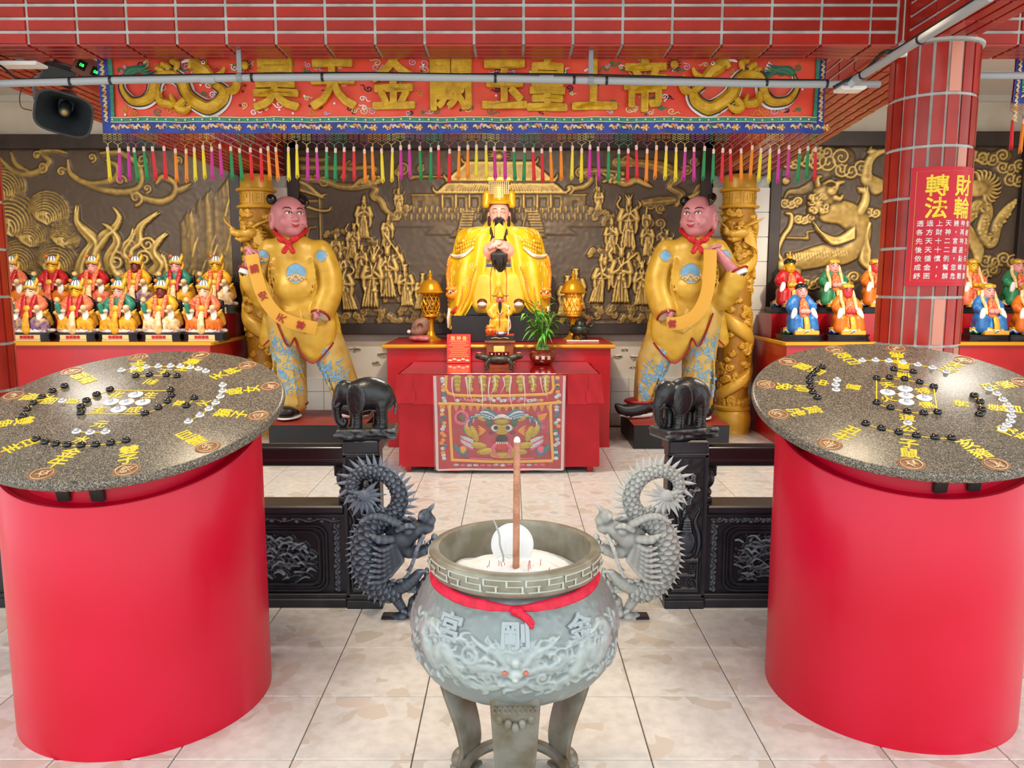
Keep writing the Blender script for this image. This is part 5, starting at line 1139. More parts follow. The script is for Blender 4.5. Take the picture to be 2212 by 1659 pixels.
# embroidered altar frontal in a plastic cover
xc = at(1080, 900, 6.38).x; fx0, fx1 = at(944, 900, 6.38).x, at(1218, 900, 6.38).x; FY = 6.385
af = thing('altar_frontal', 'embroidered dragon altar frontal with yellow bands hung on the red table', 'altar cloth', (xc, FY, .02)); S_ = (fx1-fx0)/274.; zt_ = .835-.02
FX = lambda u: (u-1081)*S_
FZ = lambda v: zt_-(v-812)*(zt_-.03)/214.
def fp(pts, h, m, name='embroidery', w_=2.2, closed=False, sm=4, flat=.45):
    Q = smoothpath(pts, sm) if len(pts) > 2 and sm else np.array(pts, float)
    if closed: Q = np.vstack([Q, Q[:1]])
    return MB().tube([(FX(u), -h, FZ(v)) for u, v in Q], [w_*S_*(x if hasattr(w_, '__len__') else 1) for x in ([1]*len(Q))] if not hasattr(w_, '__len__') else [x*S_ for x in np.interp(np.linspace(0, 1, len(Q)), np.linspace(0, 1, len(w_)), w_)], 6, flat=flat, up=(0, 1, 0)).build(name, m, af)
def fpoly(pts, h, m, name='embroidery', dome=0.):
    n = len(pts); c = np.mean(pts, 0); mb = MB(); vs = [(FX(u), -.004, FZ(v)) for u, v in pts]+[(FX(u*.8+c[0]*.2), -h, FZ(v*.8+c[1]*.2)) for u, v in pts]+[(FX(c[0]), -h-dome, FZ(c[1]))]
    return mb.add(vs, [(i, (i+1) % n, n+(i+1) % n, n+i) for i in range(n)]+[(n+i, n+(i+1) % n, 2*n) for i in range(n)]).build(name, m, af, sharp=50)
def ov(u, v, a, b, rot=0, n=14): return [(u+a*cos(t)*cos(rot)-b*sin(t)*sin(rot), v+a*cos(t)*sin(rot)+b*sin(t)*cos(rot)) for t in np.linspace(0, 2*pi, n, endpoint=False)]
RC2 = mat('frontal_red', '#b00d1d', .6, col2='#c01728', scale=14); YB = mat('yellow_band', '#e2a840', .55); YS = mat('gold_scales', '#d8ba1e', .5, col2='#8d7410', scale=220, lo=.42, hi=.55); TEAL = mat('teal_thread', '#1f6d66', .6, col2='#2b6f9c', scale=60); PINK = mat('pink_thread', '#d4577c', .6); WHT = mat('white_thread', '#dcdcdc', .6, col2='#a5a9b5', scale=90); BLK = mat('black_thread', '#15100e', .5); ORG = mat('orange_thread', '#e08522', .6, col2='#c9a22e', scale=70); GRYB = mat('silver_blue_thread', '#8fa3b5', .5, col2='#d8dde2', scale=80)
g = [[(FX(944+274*i/40), .006*sin(i*.9)*j/8, FZ(812+218*j/8+(3 if j == 8 else 0)*sin(i*.3))) for i in range(41)] for j in range(9)]
MB().grid(g).grid([[(x, y+.004, z) for x, y, z in r] for r in g]).build('cloth', RC2, af, sharp=None)
for P_, w_ in (([(966, 812), (970, 852), (1030, 858), (1085, 858), (1140, 856), (1192, 850), (1194, 812)], 3), ([(948, 876), (1010, 877), (1080, 881), (1150, 878), (1214, 873)], 3), ([(972, 878), (974, 940), (977, 1007)], 3), ([(1190, 876), (1192, 940), (1196, 1006)], 3), ([(975, 1006), (1085, 1010), (1196, 1008)], 3.2)): fp(P_, .007, YB, 'yellow_band', w_, sm=3, flat=.3)
g_ = random.Random(3)
for k in range(17): u = 956+15.4*k; fpoly([(u-6, 880), (u+6, 880), (u+3, 889), (u, 895), (u-3, 889)], .007, ORG, 'scallop')
for k in range(8): u = 990+27*k; [fpoly(ov(u+g_.uniform(-2, 2), 826+j*9, 8-j*1.2, 6), .010, YS, 'embroidered_figure', .003) for j in range(-1, 3)]
for k in range(26): u = 990+180*k/25; fpoly(ov(u+g_.uniform(-2, 2), 867+g_.uniform(-3, 3), 5, 4), .008, g_.choice((GRYB, ORG, PINK, WHT)), 'flower')
for sx in (958, 1205):
    for k in range(26): v = 818+7.4*k+g_.uniform(-2, 2); fpoly(ov(sx+g_.uniform(-4, 4), v, 5, 4.4), .008, g_.choice((GRYB, ORG, WHT, YB, TEAL)), 'flower')
for k in range(14): fpoly(ov(985+14.5*k, 1018+g_.uniform(-2, 2), 6, 3), .008, g_.choice((GRYB, WHT, PINK)), 'flower')
fpoly([(980, 885)]+[(980, 1000)]+[(1188, 1000), (1188, 885)], .005, mat('frontal_field', '#a80c1c', .6, col2='#b93a52', scale=7), 'field')
C = 1085
for sd in (-1, 1):
    X = lambda d: C+sd*d
    for k in range(7): fp([(X(10+3*k), 905+k), (X(22+6*k), 895+2*k), (X(34+8*k), 890+5*k), (X(44+6*k), 893+9*k)], .011, (TEAL, WHT, TEAL, GRYB)[k % 4], 'mane', [3.2, 3, 2.4, .6])
    fpoly(ov(X(46), 908, 14, 6, sd*-.6), .014, YS, 'dragon_body', .006); fpoly(ov(X(60), 945, 8, 20, sd*.35), .014, YS, 'dragon_body', .006); fpoly(ov(X(74), 938, 7, 18, sd*.5), .014, YS, 'dragon_body', .006)
    fpoly(ov(X(52), 972, 20, 8, sd*-.15), .014, YS, 'dragon_body', .006); fpoly(ov(X(34), 986, 22, 8, sd*.1), .015, YS, 'dragon_body', .006); fp([(X(8), 966), (X(20), 980), (X(10), 996), (X(-5), 998)], .013, PINK, 'ribbon', [4, 4, 3, 1])
    for k in range(6): fp([(X(62), 962+4*k), (X(76), 955+4*k), (X(90), 950+3*k)], .010, (WHT, GRYB, PINK)[k % 3], 'tail_flame', [2.6, 2.2, .6])
    for k in range(5): fp([(X(36), 938), (X(46), 930+4*k), (X(52), 926+6*k)], .014, ORG, 'claw', [2, 1.8, .6])
    fpoly(ov(X(14), 932, 10, 9), .018, WHT, 'eye_white', .004); fpoly(ov(X(13), 931, 5.4, 5.6), .024, BLK, 'pupil', .004)
    fpoly(ov(X(27), 921, 8, 8), .014, mat('green_thread', '#12613e', .6), 'ear_tuft', .006); fpoly(ov(X(23), 942, 6, 6), .014, mat('maroon_thread', '#7a1030', .6), 'cheek', .004)
    fp([(X(76), 990), (X(92), 984), (X(103), 972)], .009, TEAL, 'wave', [10, 7, 3], flat=.2); fpoly(ov(X(84), 984, 9, 11), .013, ORG if sd < 0 else PINK, 'fruit', .006)
    for k in range(3): fp([(X(80)+5*cos(t)*(1-t/9)+k*4*sd, 900+14*k*(1 if sd > 0 else .6)+5*sin(t)*(1-t/9)) for t in np.linspace(0, 7, 16)], .010, PINK, 'cloud_curl', 1.4, sm=0)
    fp([(X(70), 1002), (X(40), 1003), (X(20), 1004)], .009, PINK, 'wave', 1.5)
fpoly(ov(998, 908, 9, 10), .014, mat('brown_thread', '#6a5236', .6), 'drum_motif', .004); fp(ov(998, 908, 13, 14)+[ov(998, 908, 13, 14)[0]], .012, PINK, 'petal_ring', 3); fpoly([(1160, 902), (1184, 898), (1178, 912), (1166, 918)], .014, ORG, 'pouch', .004)
fpoly([(C-24, 913), (C-14, 903), (C, 900), (C+14, 903), (C+24, 913), (C+12, 909), (C, 907), (C-12, 909)], .020, WHT, 'brow', .004); fpoly(ov(C, 917, 17, 8), .020, YS, 'forehead', .008)
for k in range(4): fp([(C-8-k, 926+5*k), (C, 929+5*k), (C+8+k, 926+5*k)], .024-.001*k, YS, 'snout_ridge', 3)
fpoly(ov(C, 960, 14, 13), .016, mat('beard_thread', '#2d1b1c', .7), 'beard', .006); fpoly([(C-14, 962), (C, 968), (C+14, 962), (C+12, 982), (C-12, 982)], .020, mat('tongue_red', '#cc1f22', .6), 'mouth', .002)
for k in range(6): fp([(C-11+4.4*k, 963), (C-11+4.4*k, 968)], .024, WHT, 'tooth', 1.4, sm=0)
fpoly(ov(C+4, 995, 30, 8), .014, YS, 'dragon_body', .005)
def film():
    m = mat('clear_plastic', '#ffffff', .06, spec=.9, alpha=.10, bump=.25, bscale=16); return m
g = []
for j in range(25):
    v = 810+219*j/24; row = []
    for i in range(81):
        u = 938+284*i/80; fold = .007*sin(i*.9+sin(j*.4)*1.2)*max(0, 1-j/18)+.004*sin(i*.31+j*.2); row.append((FX(u), -.034-fold, FZ(v)+(.006*sin(i*.25) if j == 24 else 0)))
    g.append(row)
MB().grid(g).build('plastic_cover', film(), af, sharp=None)
CREASE = mat('plastic_crease', '#ffffff', .12, spec=.9, alpha=.35)
for k in range(12): u = 985+18*k+g_.uniform(-6, 6); L_ = g_.uniform(30, 90); fp([(u, 814), (u+g_.uniform(-4, 4), 814+L_*.5), (u+g_.uniform(-8, 8), 814+L_)], .044, CREASE, 'plastic_fold', [2.2, 1.1, .3])
for u in (942, 1219): fp([(u, 812), (u+2*(1 if u < 1000 else -1), 920), (u+3*(1 if u < 1000 else -1), 1028)], .036, CREASE, 'plastic_edge', 3, flat=.3)
fp([(946, 1028), (1000, 1026), (1080, 1027), (1160, 1026), (1216, 1027)], .036, CREASE, 'plastic_edge', 2)
# ---------------------------------------------------------------- things on the altar
def base(u, v, z): # point on a horizontal surface
    lo, hi = 1., 12.
    for _ in range(40):
        m_ = (lo+hi)/2
        if at(u, v, m_).z > z: lo = m_
        else: hi = m_
    return at(u, v, lo)
p = base(991, 785, ZT); pc = thing('placard', 'red upright placard with gold writing on the altar table', 'sign', p); pc.rotation_euler = (RAD(-8), 0, 0)
PR = mat('placard_red', '#cf2a22', .35); GI = mat('gold_print', '#e6b45e', .4, metal=.2)
MB().box((0, 0, .137), (.112, .006, .137), bev=.004).build('board', PR, pc, sharp=30); MB().box((0, .05, .05), (.06, .045, .004)).build('stand', PR, pc, smooth=False)
text('敬 神 香', lambda x, y, z: (x*.042, -.0065-z*.04, .235+y*.042), .03, .02).build('lettering', GI, pc, smooth=False)
for k, n in enumerate((11, 9, 12, 7, 12, 10, 9, 11, 12)): 
    m_ = MB()
    for j in range(n): x = (j-(n-1)/2)*.0158; m_.box((x, -.0068, .205-k*.0178), (.0055, .0008, .0014)).box((x, -.0068, .2085-k*.0178), (.0055, .0008, .0012)).box((x, -.0068, .2068-k*.0178), (.0014, .0008, .005))
    m_.build('print_line', GI, pc, smooth=False)
for k in range(5): MB().ball((-.08+.04*k, -.007, .028+.01*(k % 2)), (.020, .003, .009), 10, 6).build('ingot_motif', mat('cream_print', '#f0d9ae', .4), pc)
# bronze two-headed tray with three cups
p = base(1078, 796, ZT); tr = thing('bronze_tray', 'dark bronze two-headed footed tray in front of the small deity', 'tray', p)
DB = mat('dark_bronze', '#3d372c', .45, metal=.5, col2='#4f5246', scale=30); S = Sculpt((-.22, -.1, 0), (.22, .1, .16), .004)
S.ell((0, 0, .08), (.125, .075, .045), 0).ell((0, 0, .15), (.14, .09, .045), .0, None, -1)
for sx in (-1, 1):
    S.chain([(sx*.10, 0, .09), (sx*.15, 0, .10), (sx*.19, -.0, .105)], [.03, .025, .02], .01, 2).ell((sx*.175, 0, .115), (.032, .028, .018), .008)
    for sy in (-1, 1): S.chain([(sx*.09, sy*.045, .07), (sx*.115, sy*.06, .04), (sx*.10, sy*.065, .008)], [.022, .014, .012], .008, 2).box((sx*.105, sy*.066, .005), (.022, .012, .005), .003, .004)
for k in range(9): S.ell((-.09+.0225*k, -.062+abs(k-4)*.004, .085), (.012, .012, .012), .004)
S.build('tray', DB, tr)
for k in (-1, 0, 1):
    MB().lathe([(.012, .11), (.02, .113), (.03, .14), (.032, .146), (.029, .146), (.022, .125), (0, .122)], 20, c=(k*.062, -.01, 0)).build('cup', mat('maroon_cup', '#7d1720', .25), tr)
    MB().lathe([(0, .138), (.027, .138)], 16, c=(k*.062, -.01, 0), caps=False).build('cup_filling', mat('white_filling', '#e8ddd0', .5), tr); MB().ball((k*.062, -.041, .13), (.008, .003, .008), 8, 6).build('cup_emblem', mat('white_filling', '#e8ddd0', .5), tr)
for sx in (-1, 1): MB().ball((sx*.175, -.005, .137), (.022, .016, .010), 10, 6).build('offering', mat('salmon_fruit', '#c86a4a', .5), tr)
MB().box((.0, .055, .16), (.048, .003, .034), bev=.002).build('name_card', mat('yellow_card', '#e9cf6a', .5), tr, smooth=False)
# wooden stand with the small god of wealth
p = base(1080, 788, ZT); p.y += .12; ws = thing('wooden_stand', 'small brown wooden stand under the seated deity figurine', 'stand', (p.x, p.y, ZT)); WD = mat('brown_wood', '#8a4a1f', .45, col2='#6e3714', scale=12)
MB().box((0, 0, .10), (.125, .09, .10), bev=.004).box((0, 0, .208), (.142, .105, .012), bev=.005).box((0, 0, .012), (.14, .1, .012), bev=.004).build('body', WD, ws, sharp=30)
sg = thing('deity_figurine', 'small bearded deity in yellow robe seated with treasure pot, on black base', 'figurine', (p.x, p.y, ZT+.22)); s = .0043
MB().box((0, 0, .022), (.135, .085, .022), bev=.004).build('base', mat('black_base', '#12100f', .3), sg, sharp=30); MB().box((0, 0, .049), (.13, .08, .005), bev=.002).build('base_top', mat('base_red', '#c01f28', .4), sg)
MB().tube(smoothpath([(-.08, -.086, .02), (-.04, -.087, .028), (0, -.087, .02), (.04, -.087, .028), (.08, -.087, .02)], 4), .003, 5).build('base_scroll', GOLDT, sg)
S = Sculpt((-40, -24, 0), (40, 24, 80), 1.2)
S.chain([(0, 2, 8), (0, 4, 40), (0, 4, 60)], [19, 16, 12], 4, 2).ell((-13, -4, 24), (10, 12, 12), 5).ell((13, -4, 22), (10, 12, 12), 5).chain([(-13, 2, 60), (-21, -2, 48), (-14, -10, 38)], [8, 8, 6], 4, 2).chain([(13, 2, 60), (21, -2, 50), (18, -10, 44)], [8, 8, 6], 4, 2)
for k in range(7): S.chain([(-13+4.4*k, -16, 30), (-14+4.8*k, -15, 8)], 1.3, 2)
o = S.build('robe', mat('figure_yellow', '#dba62a', .4, col2='#c98b1d', scale=20), sg, s); o.location = (0, 0, .054)
S = Sculpt((-16, -16, 60), (16, 16, 92), .8); S.ell((0, 0, 74), (7.5, 8, 9.5)).ell((0, -8, 73), (2, 2.4, 2.2), 1.2).ell((-8, 0, 73), (2, 2, 3.4), 1).ell((8, 0, 73), (2, 2, 3.4), 1)
o = S.build('head', mat('rosy_skin', '#c8676a', .45), sg, s); o.location = (0, 0, .054)
MB().tube([(0, -.031, .345), (0, -.045, .31), (0, -.05, .25)], [.016, .017, .004], 8).build('beard', mat('hair_black', '#0d0b0c', .45), sg)
for sd in (-1, 1): MB().ball((sd*.013, -.034, .385), .0035, 8, 6).build('eye', mat('hair_black', '#0d0b0c', .4), sg); MB().tube([(sd*.03, -.005, .412), (sd*.06, -.008, .405), (sd*.078, -.006, .415)], [.007, .01, .006], 8, flat=.4).build('hat_wing', mat('hat_dark', '#2a1a22', .4), sg)
MB().lathe([(.036, .395), (.040, .402), (.034, .408), (.032, .425), (.026, .44), (.0, .445)], 18).build('hat', mat('hat_gold', '#c99327', .35, metal=.3), sg)
MB().lathe([(0, .055), (.034, .056), (.05, .075), (.054, .095), (.045, .112), (.05, .12), (.046, .124), (.0, .122)], 20, c=(-.085, -.055, 0)).build('treasure_pot', mat('pot_red', '#d3401f', .35, col2='#e2a435', scale=26), sg)
for k in range(9): a = k*.7; MB().ball((-.085+.026*cos(a)*(k > 0), -.055+.026*sin(a)*(k > 0), .132+.012*(k == 0)), (.017, .013, .010), 8, 6).build('ingot', mat('ingot_gold', '#e6b632', .3, metal=.4), sg)
MB().ball((.012, -.09, .067), (.05, .022, .016), 10, 6).build('boots', mat('boot_blue', '#3a5f9c', .45, col2='#d8d3d6', scale=30), sg)
MB().tube(smoothpath([(.075, -.06, .055), (.078, -.06, .16), (.082, -.058, .26), (.074, -.06, .30), (.088, -.06, .32)], 5), [.006]*10+[.009]*6+[.014]*5, 8).build('sceptre', mat('pale_jade', '#c9d0a6', .4), sg)
MB().tube(smoothpath([(-.03, -.075, .26), (.0, -.085, .235), (.03, -.075, .26)], 5), .005, 6).tube([(0, -.085, .235), (-.006, -.085, .12)], .004, 6).build('sash', mat('sash_brown', '#6a3a2a', .5), sg)
for sd in (-1, 1): MB().tube(smoothpath([(sd*.075, -.02, .23), (sd*.09, -.03, .18), (sd*.095, -.035, .12), (sd*.085, -.04, .09)], 4), [.012, .014, .013, .012]+[.012]*6+[.011, .008, .004], 8, flat=.4).build('sleeve_end', mat('pale_pink', '#e3c3bf', .5), sg)
# lucky bamboo
p = base(1172, 787, ZT); bp = thing('potted_bamboo', 'green lucky bamboo in a round brown lettered pot on the altar', 'potted plant', p)
BP = mat('brown_glaze', '#5d1f12', .2, col2='#7a2c16', scale=16, coat=.5)
MB().lathe([(.0, 0), (.07, 0), (.085, .01), (.118, .055), (.122, .085), (.11, .115), (.085, .13), (.088, .138), (.08, .14), (.074, .13), (.07, .11), (0, .11)], 36).build('pot', BP, bp)
for k, c_ in enumerate('聚寶盆'):
    a0 = RAD(-90-26+26*k); text(c_, lambda x, y, z: ((.1225-.0)*cos(a0+x*.036/.122), .1225*sin(a0+x*.036/.122)-.002, .072+y*.036), .03, 0.).build('lettering', mat('cream_letter', '#e9dcc8', .5), bp, smooth=False)
BG = mat('bamboo_stem', '#5c8a34', .4); LF = mat('bamboo_leaf', '#3f8f2c', .45, col2='#6fae3c', scale=9, rnd=.15); g_ = random.Random(12)
MB().lathe([(.07, .125), (.06, .16), (.058, .165), (.0, .165)], 20).build('stem_bundle', BG, bp)
for k in range(12):
    a = g_.uniform(0, 6.28); r0 = g_.uniform(.01, .05); h = g_.uniform(.26, .48); x, y = r0*cos(a), r0*sin(a); lean = g_.uniform(.1, .5)
    tip = (x+lean*.25*cos(a), y+lean*.2*sin(a), .14+h); pts = smoothpath([(x, y, .12), (x*1.3, y*1.3, .12+h*.5), tip], 4); MB().tube(pts, .006, 6).build('stem', BG, bp)
    for j in range(8):
        t = .45+.55*j/7; c_ = Vector(pts[min(int(t*8), 8)]); b = a+g_.uniform(-2.4, 2.4); L_ = g_.uniform(.14, .25); up = g_.uniform(.1, 1.1); W_ = g_.uniform(.011, .017); d = Vector((cos(b), sin(b), 0)); n_ = Vector((-sin(b), cos(b), 0)); Q = []
        for q in range(6):
            f = q/5; w_ = W_*(sin(pi*min(f*1.0+.08, 1))+.02); m_ = c_+d*(L_*f*.8)+Vector((0, 0, L_*(up*f-1.0*f*f*.7))); Q.append([m_-n_*w_, m_+Vector((0, 0, -.002)), m_+n_*w_])
        MB().grid(Q).build('leaf', LF, bp, sharp=None)
# gold lanterns
def lantern(label, p, glow):
    l = thing('table_lantern', label, 'lantern', p, 0, 'gold lanterns on the altar'); LG = mat('lantern_gold', '#d9991c', .25, metal=.55)
    MB().lathe([(.105, 0), (.105, .012), (.08, .022), (.05, .05), (.032, .10), (.028, .17), (.035, .215), (.06, .235), (.085, .245), (.085, .26), (.06, .262)], 28).build('stem_base', LG, l)
    MB().lathe([(.135, .48), (.14, .486), (.125, .50), (.11, .53), (.098, .565), (.072, .60), (.03, .615), (.022, .625), (.018, .635), (.024, .645), (.026, .655), (.018, .668), (.01, .675), (.012, .69), (.006, .71), (0, .715)], 28).build('dome', LG, l)
    MB().lathe([(.115, .478), (.135, .482), (.095, .47), (.07, .468)], 28, caps=False).build('dome_rim', LG, l)
    R = .078; mb = MB()
    for k in range(12):
        a = 2*pi*k/12
        for sg_ in (-1, 1): mb.tube([(R*(1+.18*sin(pi*j/8))*cos(a+sg_*j*.13), R*(1+.18*sin(pi*j/8))*sin(a+sg_*j*.13), .262+.212*j/8) for j in range(9)], .005, 5)
    for z in (.265, .30, .44, .470): rr = R*(1+.18*sin(pi*(z-.262)/.212)); mb.tube([(rr*cos(2*pi*k/24), rr*sin(2*pi*k/24), z) for k in range(25)], .006, 6, cap=False)
    for k in range(8): a = 2*pi*(k+.5)/8; mb.ball((R*1.18*cos(a), R*1.18*sin(a), .368), (.014, .014, .02), 8, 6)
    mb.build('pierced_cage', LG, l)
    MB().lathe([(.05, .265), (.066, .32), (.068, .37), (.062, .43), (.05, .468)], 20).build('lamp_glass', mat('lantern_glow', '#ffb04a', .5, emit=.9) if glow else mat('lantern_unlit', '#8a5a1c', .4), l)
    return l
p = base(931, 735, ZA); lantern('gold pierced lantern on the left of the altar, by the pink stone', (p.x, p.y, ZA), 0); p2 = base(1238, 735, ZA); lantern('gold pierced lantern on the right of the altar, behind the green censer', (p2.x, p2.y+.06, ZA), 1)
# stone on rose base
p = base(909, 738, ZA); st = thing('display_stone', 'brown hollowed stone on a rose quartz base on the altar', 'stone', (p.x, p.y, ZA)); S = Sculpt((-.13, -.1, 0), (.13, .1, .26), .005)
S.ell((0, 0, .15), (.09, .06, .085)).ell((-.035, 0, .1), (.07, .055, .045), .02).ell((.03, 0, .20), (.05, .04, .045), .02).ell((.0, -.055, .15), (.03, .03, .035), .01, None, -1)
S.build('stone', mat('brown_stone', '#8a6450', .6, col2='#6d4c3e', scale=14, bump=.4), st)
S = Sculpt((-.13, -.1, 0), (.13, .1, .08), .005); S.ell((-.02, 0, .035), (.1, .07, .036)).ell((.05, -.02, .03), (.05, .05, .03), .02); S.build('rose_base', mat('rose_quartz', '#9c4a4c', .35, col2='#b5706a', scale=14), st)
MB().ball((-.115, -.02, .1), .02, 12, 8).build('pale_knob', mat('pale_knob', '#cfc8c4', .4), st)
# green bronze censer with chopsticks beneath
p = base(1253, 737, ZA); ce = thing('bronze_censer', 'small green bronze tripod censer on the right of the altar', 'censer', (p.x, p.y, ZA)); GB = mat('green_bronze', '#3c4a3e', .35, metal=.5, col2='#26302a', scale=20)
MB().lathe([(0, .055), (.06, .06), (.10, .09), (.108, .12), (.09, .14), (.086, .15), (.095, .16), (.09, .165), (.08, .155), (0, .15)], 32).build('bowl', GB, ce)
for k in range(3): a = RAD(-90+120*k); MB().tube([(.06*cos(a), .06*sin(a), .075), (.075*cos(a), .075*sin(a), .04), (.07*cos(a), .07*sin(a), 0)], [.018, .012, .009], 8).build('leg', GB, ce)
for sd in (-1, 1): MB().tube(smoothpath([(sd*.09, 0, .14), (sd*.13, 0, .17), (sd*.145, 0, .225), (sd*.12, 0, .22), (sd*.105, 0, .18)], 5), .010, 8, flat=.7).build('handle', GB, ce)
MB().lathe([(.06, .16), (.055, .19), (.04, .21), (.015, .22), (0, .235)], 20).build('lid', mat('dark_lid', '#14120f', .4), ce); MB().box((.085, .03, .20), (.012, .012, .06), Matrix.Rotation(.7, 3, 'Y')).build('striker', WD, ce)
for k, dy in enumerate((-.05, -.085)):
    o = MB().tube([(-.15, 0, .008), (.17, 0, .008)], .0075, 8).build('joss_rod', mat('cream_rod', '#e6d5c8', .4), None); o.location = (p.x+.01, p.y+dy, ZA); tag(o, 'pale rod lying %s the green censer on the altar' % ('under' if k == 0 else 'in front of'), 'rod', 'pale rods by the censer')
# ---------------------------------------------------------------- statues: shared pieces
SKIN = mat('pink_painted_skin', '#d08a90', .42, col2='#c67b83', scale=6); SKIN2 = mat('peach_painted_skin', '#e7a595', .45); HAIR = mat('glossy_black', '#0c0b0d', .18, coat=.3); WHITEP = mat('white_paint', '#e9e5df', .4); LIP = mat('lip_red', '#b8343c', .4); BLKP = mat('black_paint', '#121011', .4)
GOLDC = mat('gold_robe', '#dab03e', .42, metal=.12, col2='#cb9c2c', scale=9, spec=.55); REDE = mat('maroon_edge', '#9c1420', .5); BLUEP = mat('sky_blue_paint', '#6fa8cf', .5, col2='#86b6d6', scale=40)
def decal(S, pts, off, s, name, m, parent, w_=None, org=(0, 0, 0), thick=.8):
    "painted detail lying on the front of a sculpted form: outline fan or line (w_)"
    if w_ is not None:
        P = []
        for x, z in pts:
            y = S.front(x, z)
            if y is not None: P.append(((x-org[0])*s, (y-off-org[1])*s, (z-org[2])*s))
        if len(P) > 1:
            r = [a*s for a in (np.interp(np.linspace(0, 1, len(P)), np.linspace(0, 1, len(w_)), w_) if hasattr(w_, '__len__') else [w_]*len(P))]
            return MB().tube(P, r, 6).build(name, m, parent)
        return None
    c = np.mean(pts, 0); n = len(pts); rings = (0, .35, .7, 1.); mb = MB(); V = []
    for q in rings:
        for x, z in pts:
            X, Z = c[0]+(x-c[0])*q, c[1]+(z-c[1])*q; y = S.front(X, Z); y = S.front(*c) if y is None else y; V.append(((X-org[0])*s, (y-off*(1 if q < 1 else .2)-org[1])*s, (Z-org[2])*s))
    F = [(k*n+i, k*n+(i+1) % n, k*n+n+(i+1) % n, k*n+n+i) for k in range(3) for i in range(n)]
    return mb.add(V, F).build(name, m, parent)
def circ(x, z, a, b=None, n=20, a0=0, a1=2*pi): return [(x+a*cos(t), z+(b or a)*sin(t)) for t in np.linspace(a0, a1, n, endpoint=abs(a1-a0) < 6.2)]
def hand(parent, loc, rot, size, m, curl=1., mir=1, name='hand'):
    "five-fingered hand: palm at the origin, fingers along +x, thumb on +y side, palm facing -z"
    S = Sculpt((-.5, -.45, -.55), (1.0, .55, .35), .035)
    S.ell((.0, 0, 0), (.30, .25, .11), 0).chain([(-.45, 0, 0), (-.2, 0, 0)], [.15, .16], .08)
    for k, (y, L_) in enumerate(((.19, .50), (.07, .58), (-.06, .53), (-.18, .42))):
        a1, a2 = .45*curl, 1.25*curl; p0 = (.22, y, .02); p1 = (p0[0]+L_*.45*cos(a1), y*1.12, p0[2]-L_*.45*sin(a1)); p2 = (p1[0]+L_*.32*cos(a2), y*1.1, p1[2]-L_*.32*sin(a2)); p3 = (p2[0]+L_*.25*cos(a2+.6*curl), y*1.06, p2[2]-L_*.25*sin(a2+.6*curl))
        S.chain([p0, p1, p2, p3], [.085, .078, .068, .05], .03)
    S.chain([(-.1, .2, -.04), (.1, .36, -.1), (.3, .38, -.2)], [.10, .082, .06], .05)
    o = S.build(name, m, parent, size); o.location = loc; o.rotation_euler = rot; o.scale = (1, mir, 1); return o
def face(head, parent, s, k=1., brow=BLKP, lid=.0, cz=0., skin=None, smile=1., eye_h=0.):
    "painted eyes, brows and mouth on a head facing -y (coordinates in head units)"
    for sd in (-1, 1):
        x, z = sd*13*k, (4+eye_h)*k+cz
        decal(head, [(x+6.6*k*cos(t), z+(2.5-lid*1.7)*k*sin(t)-sd*0-.25*k*abs(cos(t))) for t in np.linspace(0, 2*pi, 14, endpoint=False)], .7*k, s, 'eye', WHITEP, parent)
        if lid < .9: decal(head, circ(x+1*k, z, 2.6*k, 2.4*k*(1-lid*.5), 10), 1.3*k, s, 'pupil', BLKP, parent)
        decal(head, [(x-8*k, z-.3*k), (x-3*k, z+3.0*k*(1-lid)+.6), (x+3*k, z+3.0*k*(1-lid)+.6), (x+8*k, z-.3*k)], .6*k, s, 'eyelid', BLKP, parent, .8*k)
        decal(head, [(x-sd*7*k, z+8.5*k), (x-sd*2*k, z+11.5*k), (x+sd*5*k, z+11.5*k), (x+sd*10*k, z+8.5*k)], .4*k, s, 'eyebrow', brow, parent, [.9*k, 1.3*k, 1.1*k, .4*k])
    decal(head, [(-9*k, -20*k+cz+smile*2), (-4*k, -22*k+cz), (0, -22.6*k+cz), (4*k, -22*k+cz), (9*k, -20*k+cz+smile*2)], .5*k, s, 'mouth', LIP, parent, [.6*k, 2.0*k, 2.4*k, 2.0*k, .6*k])
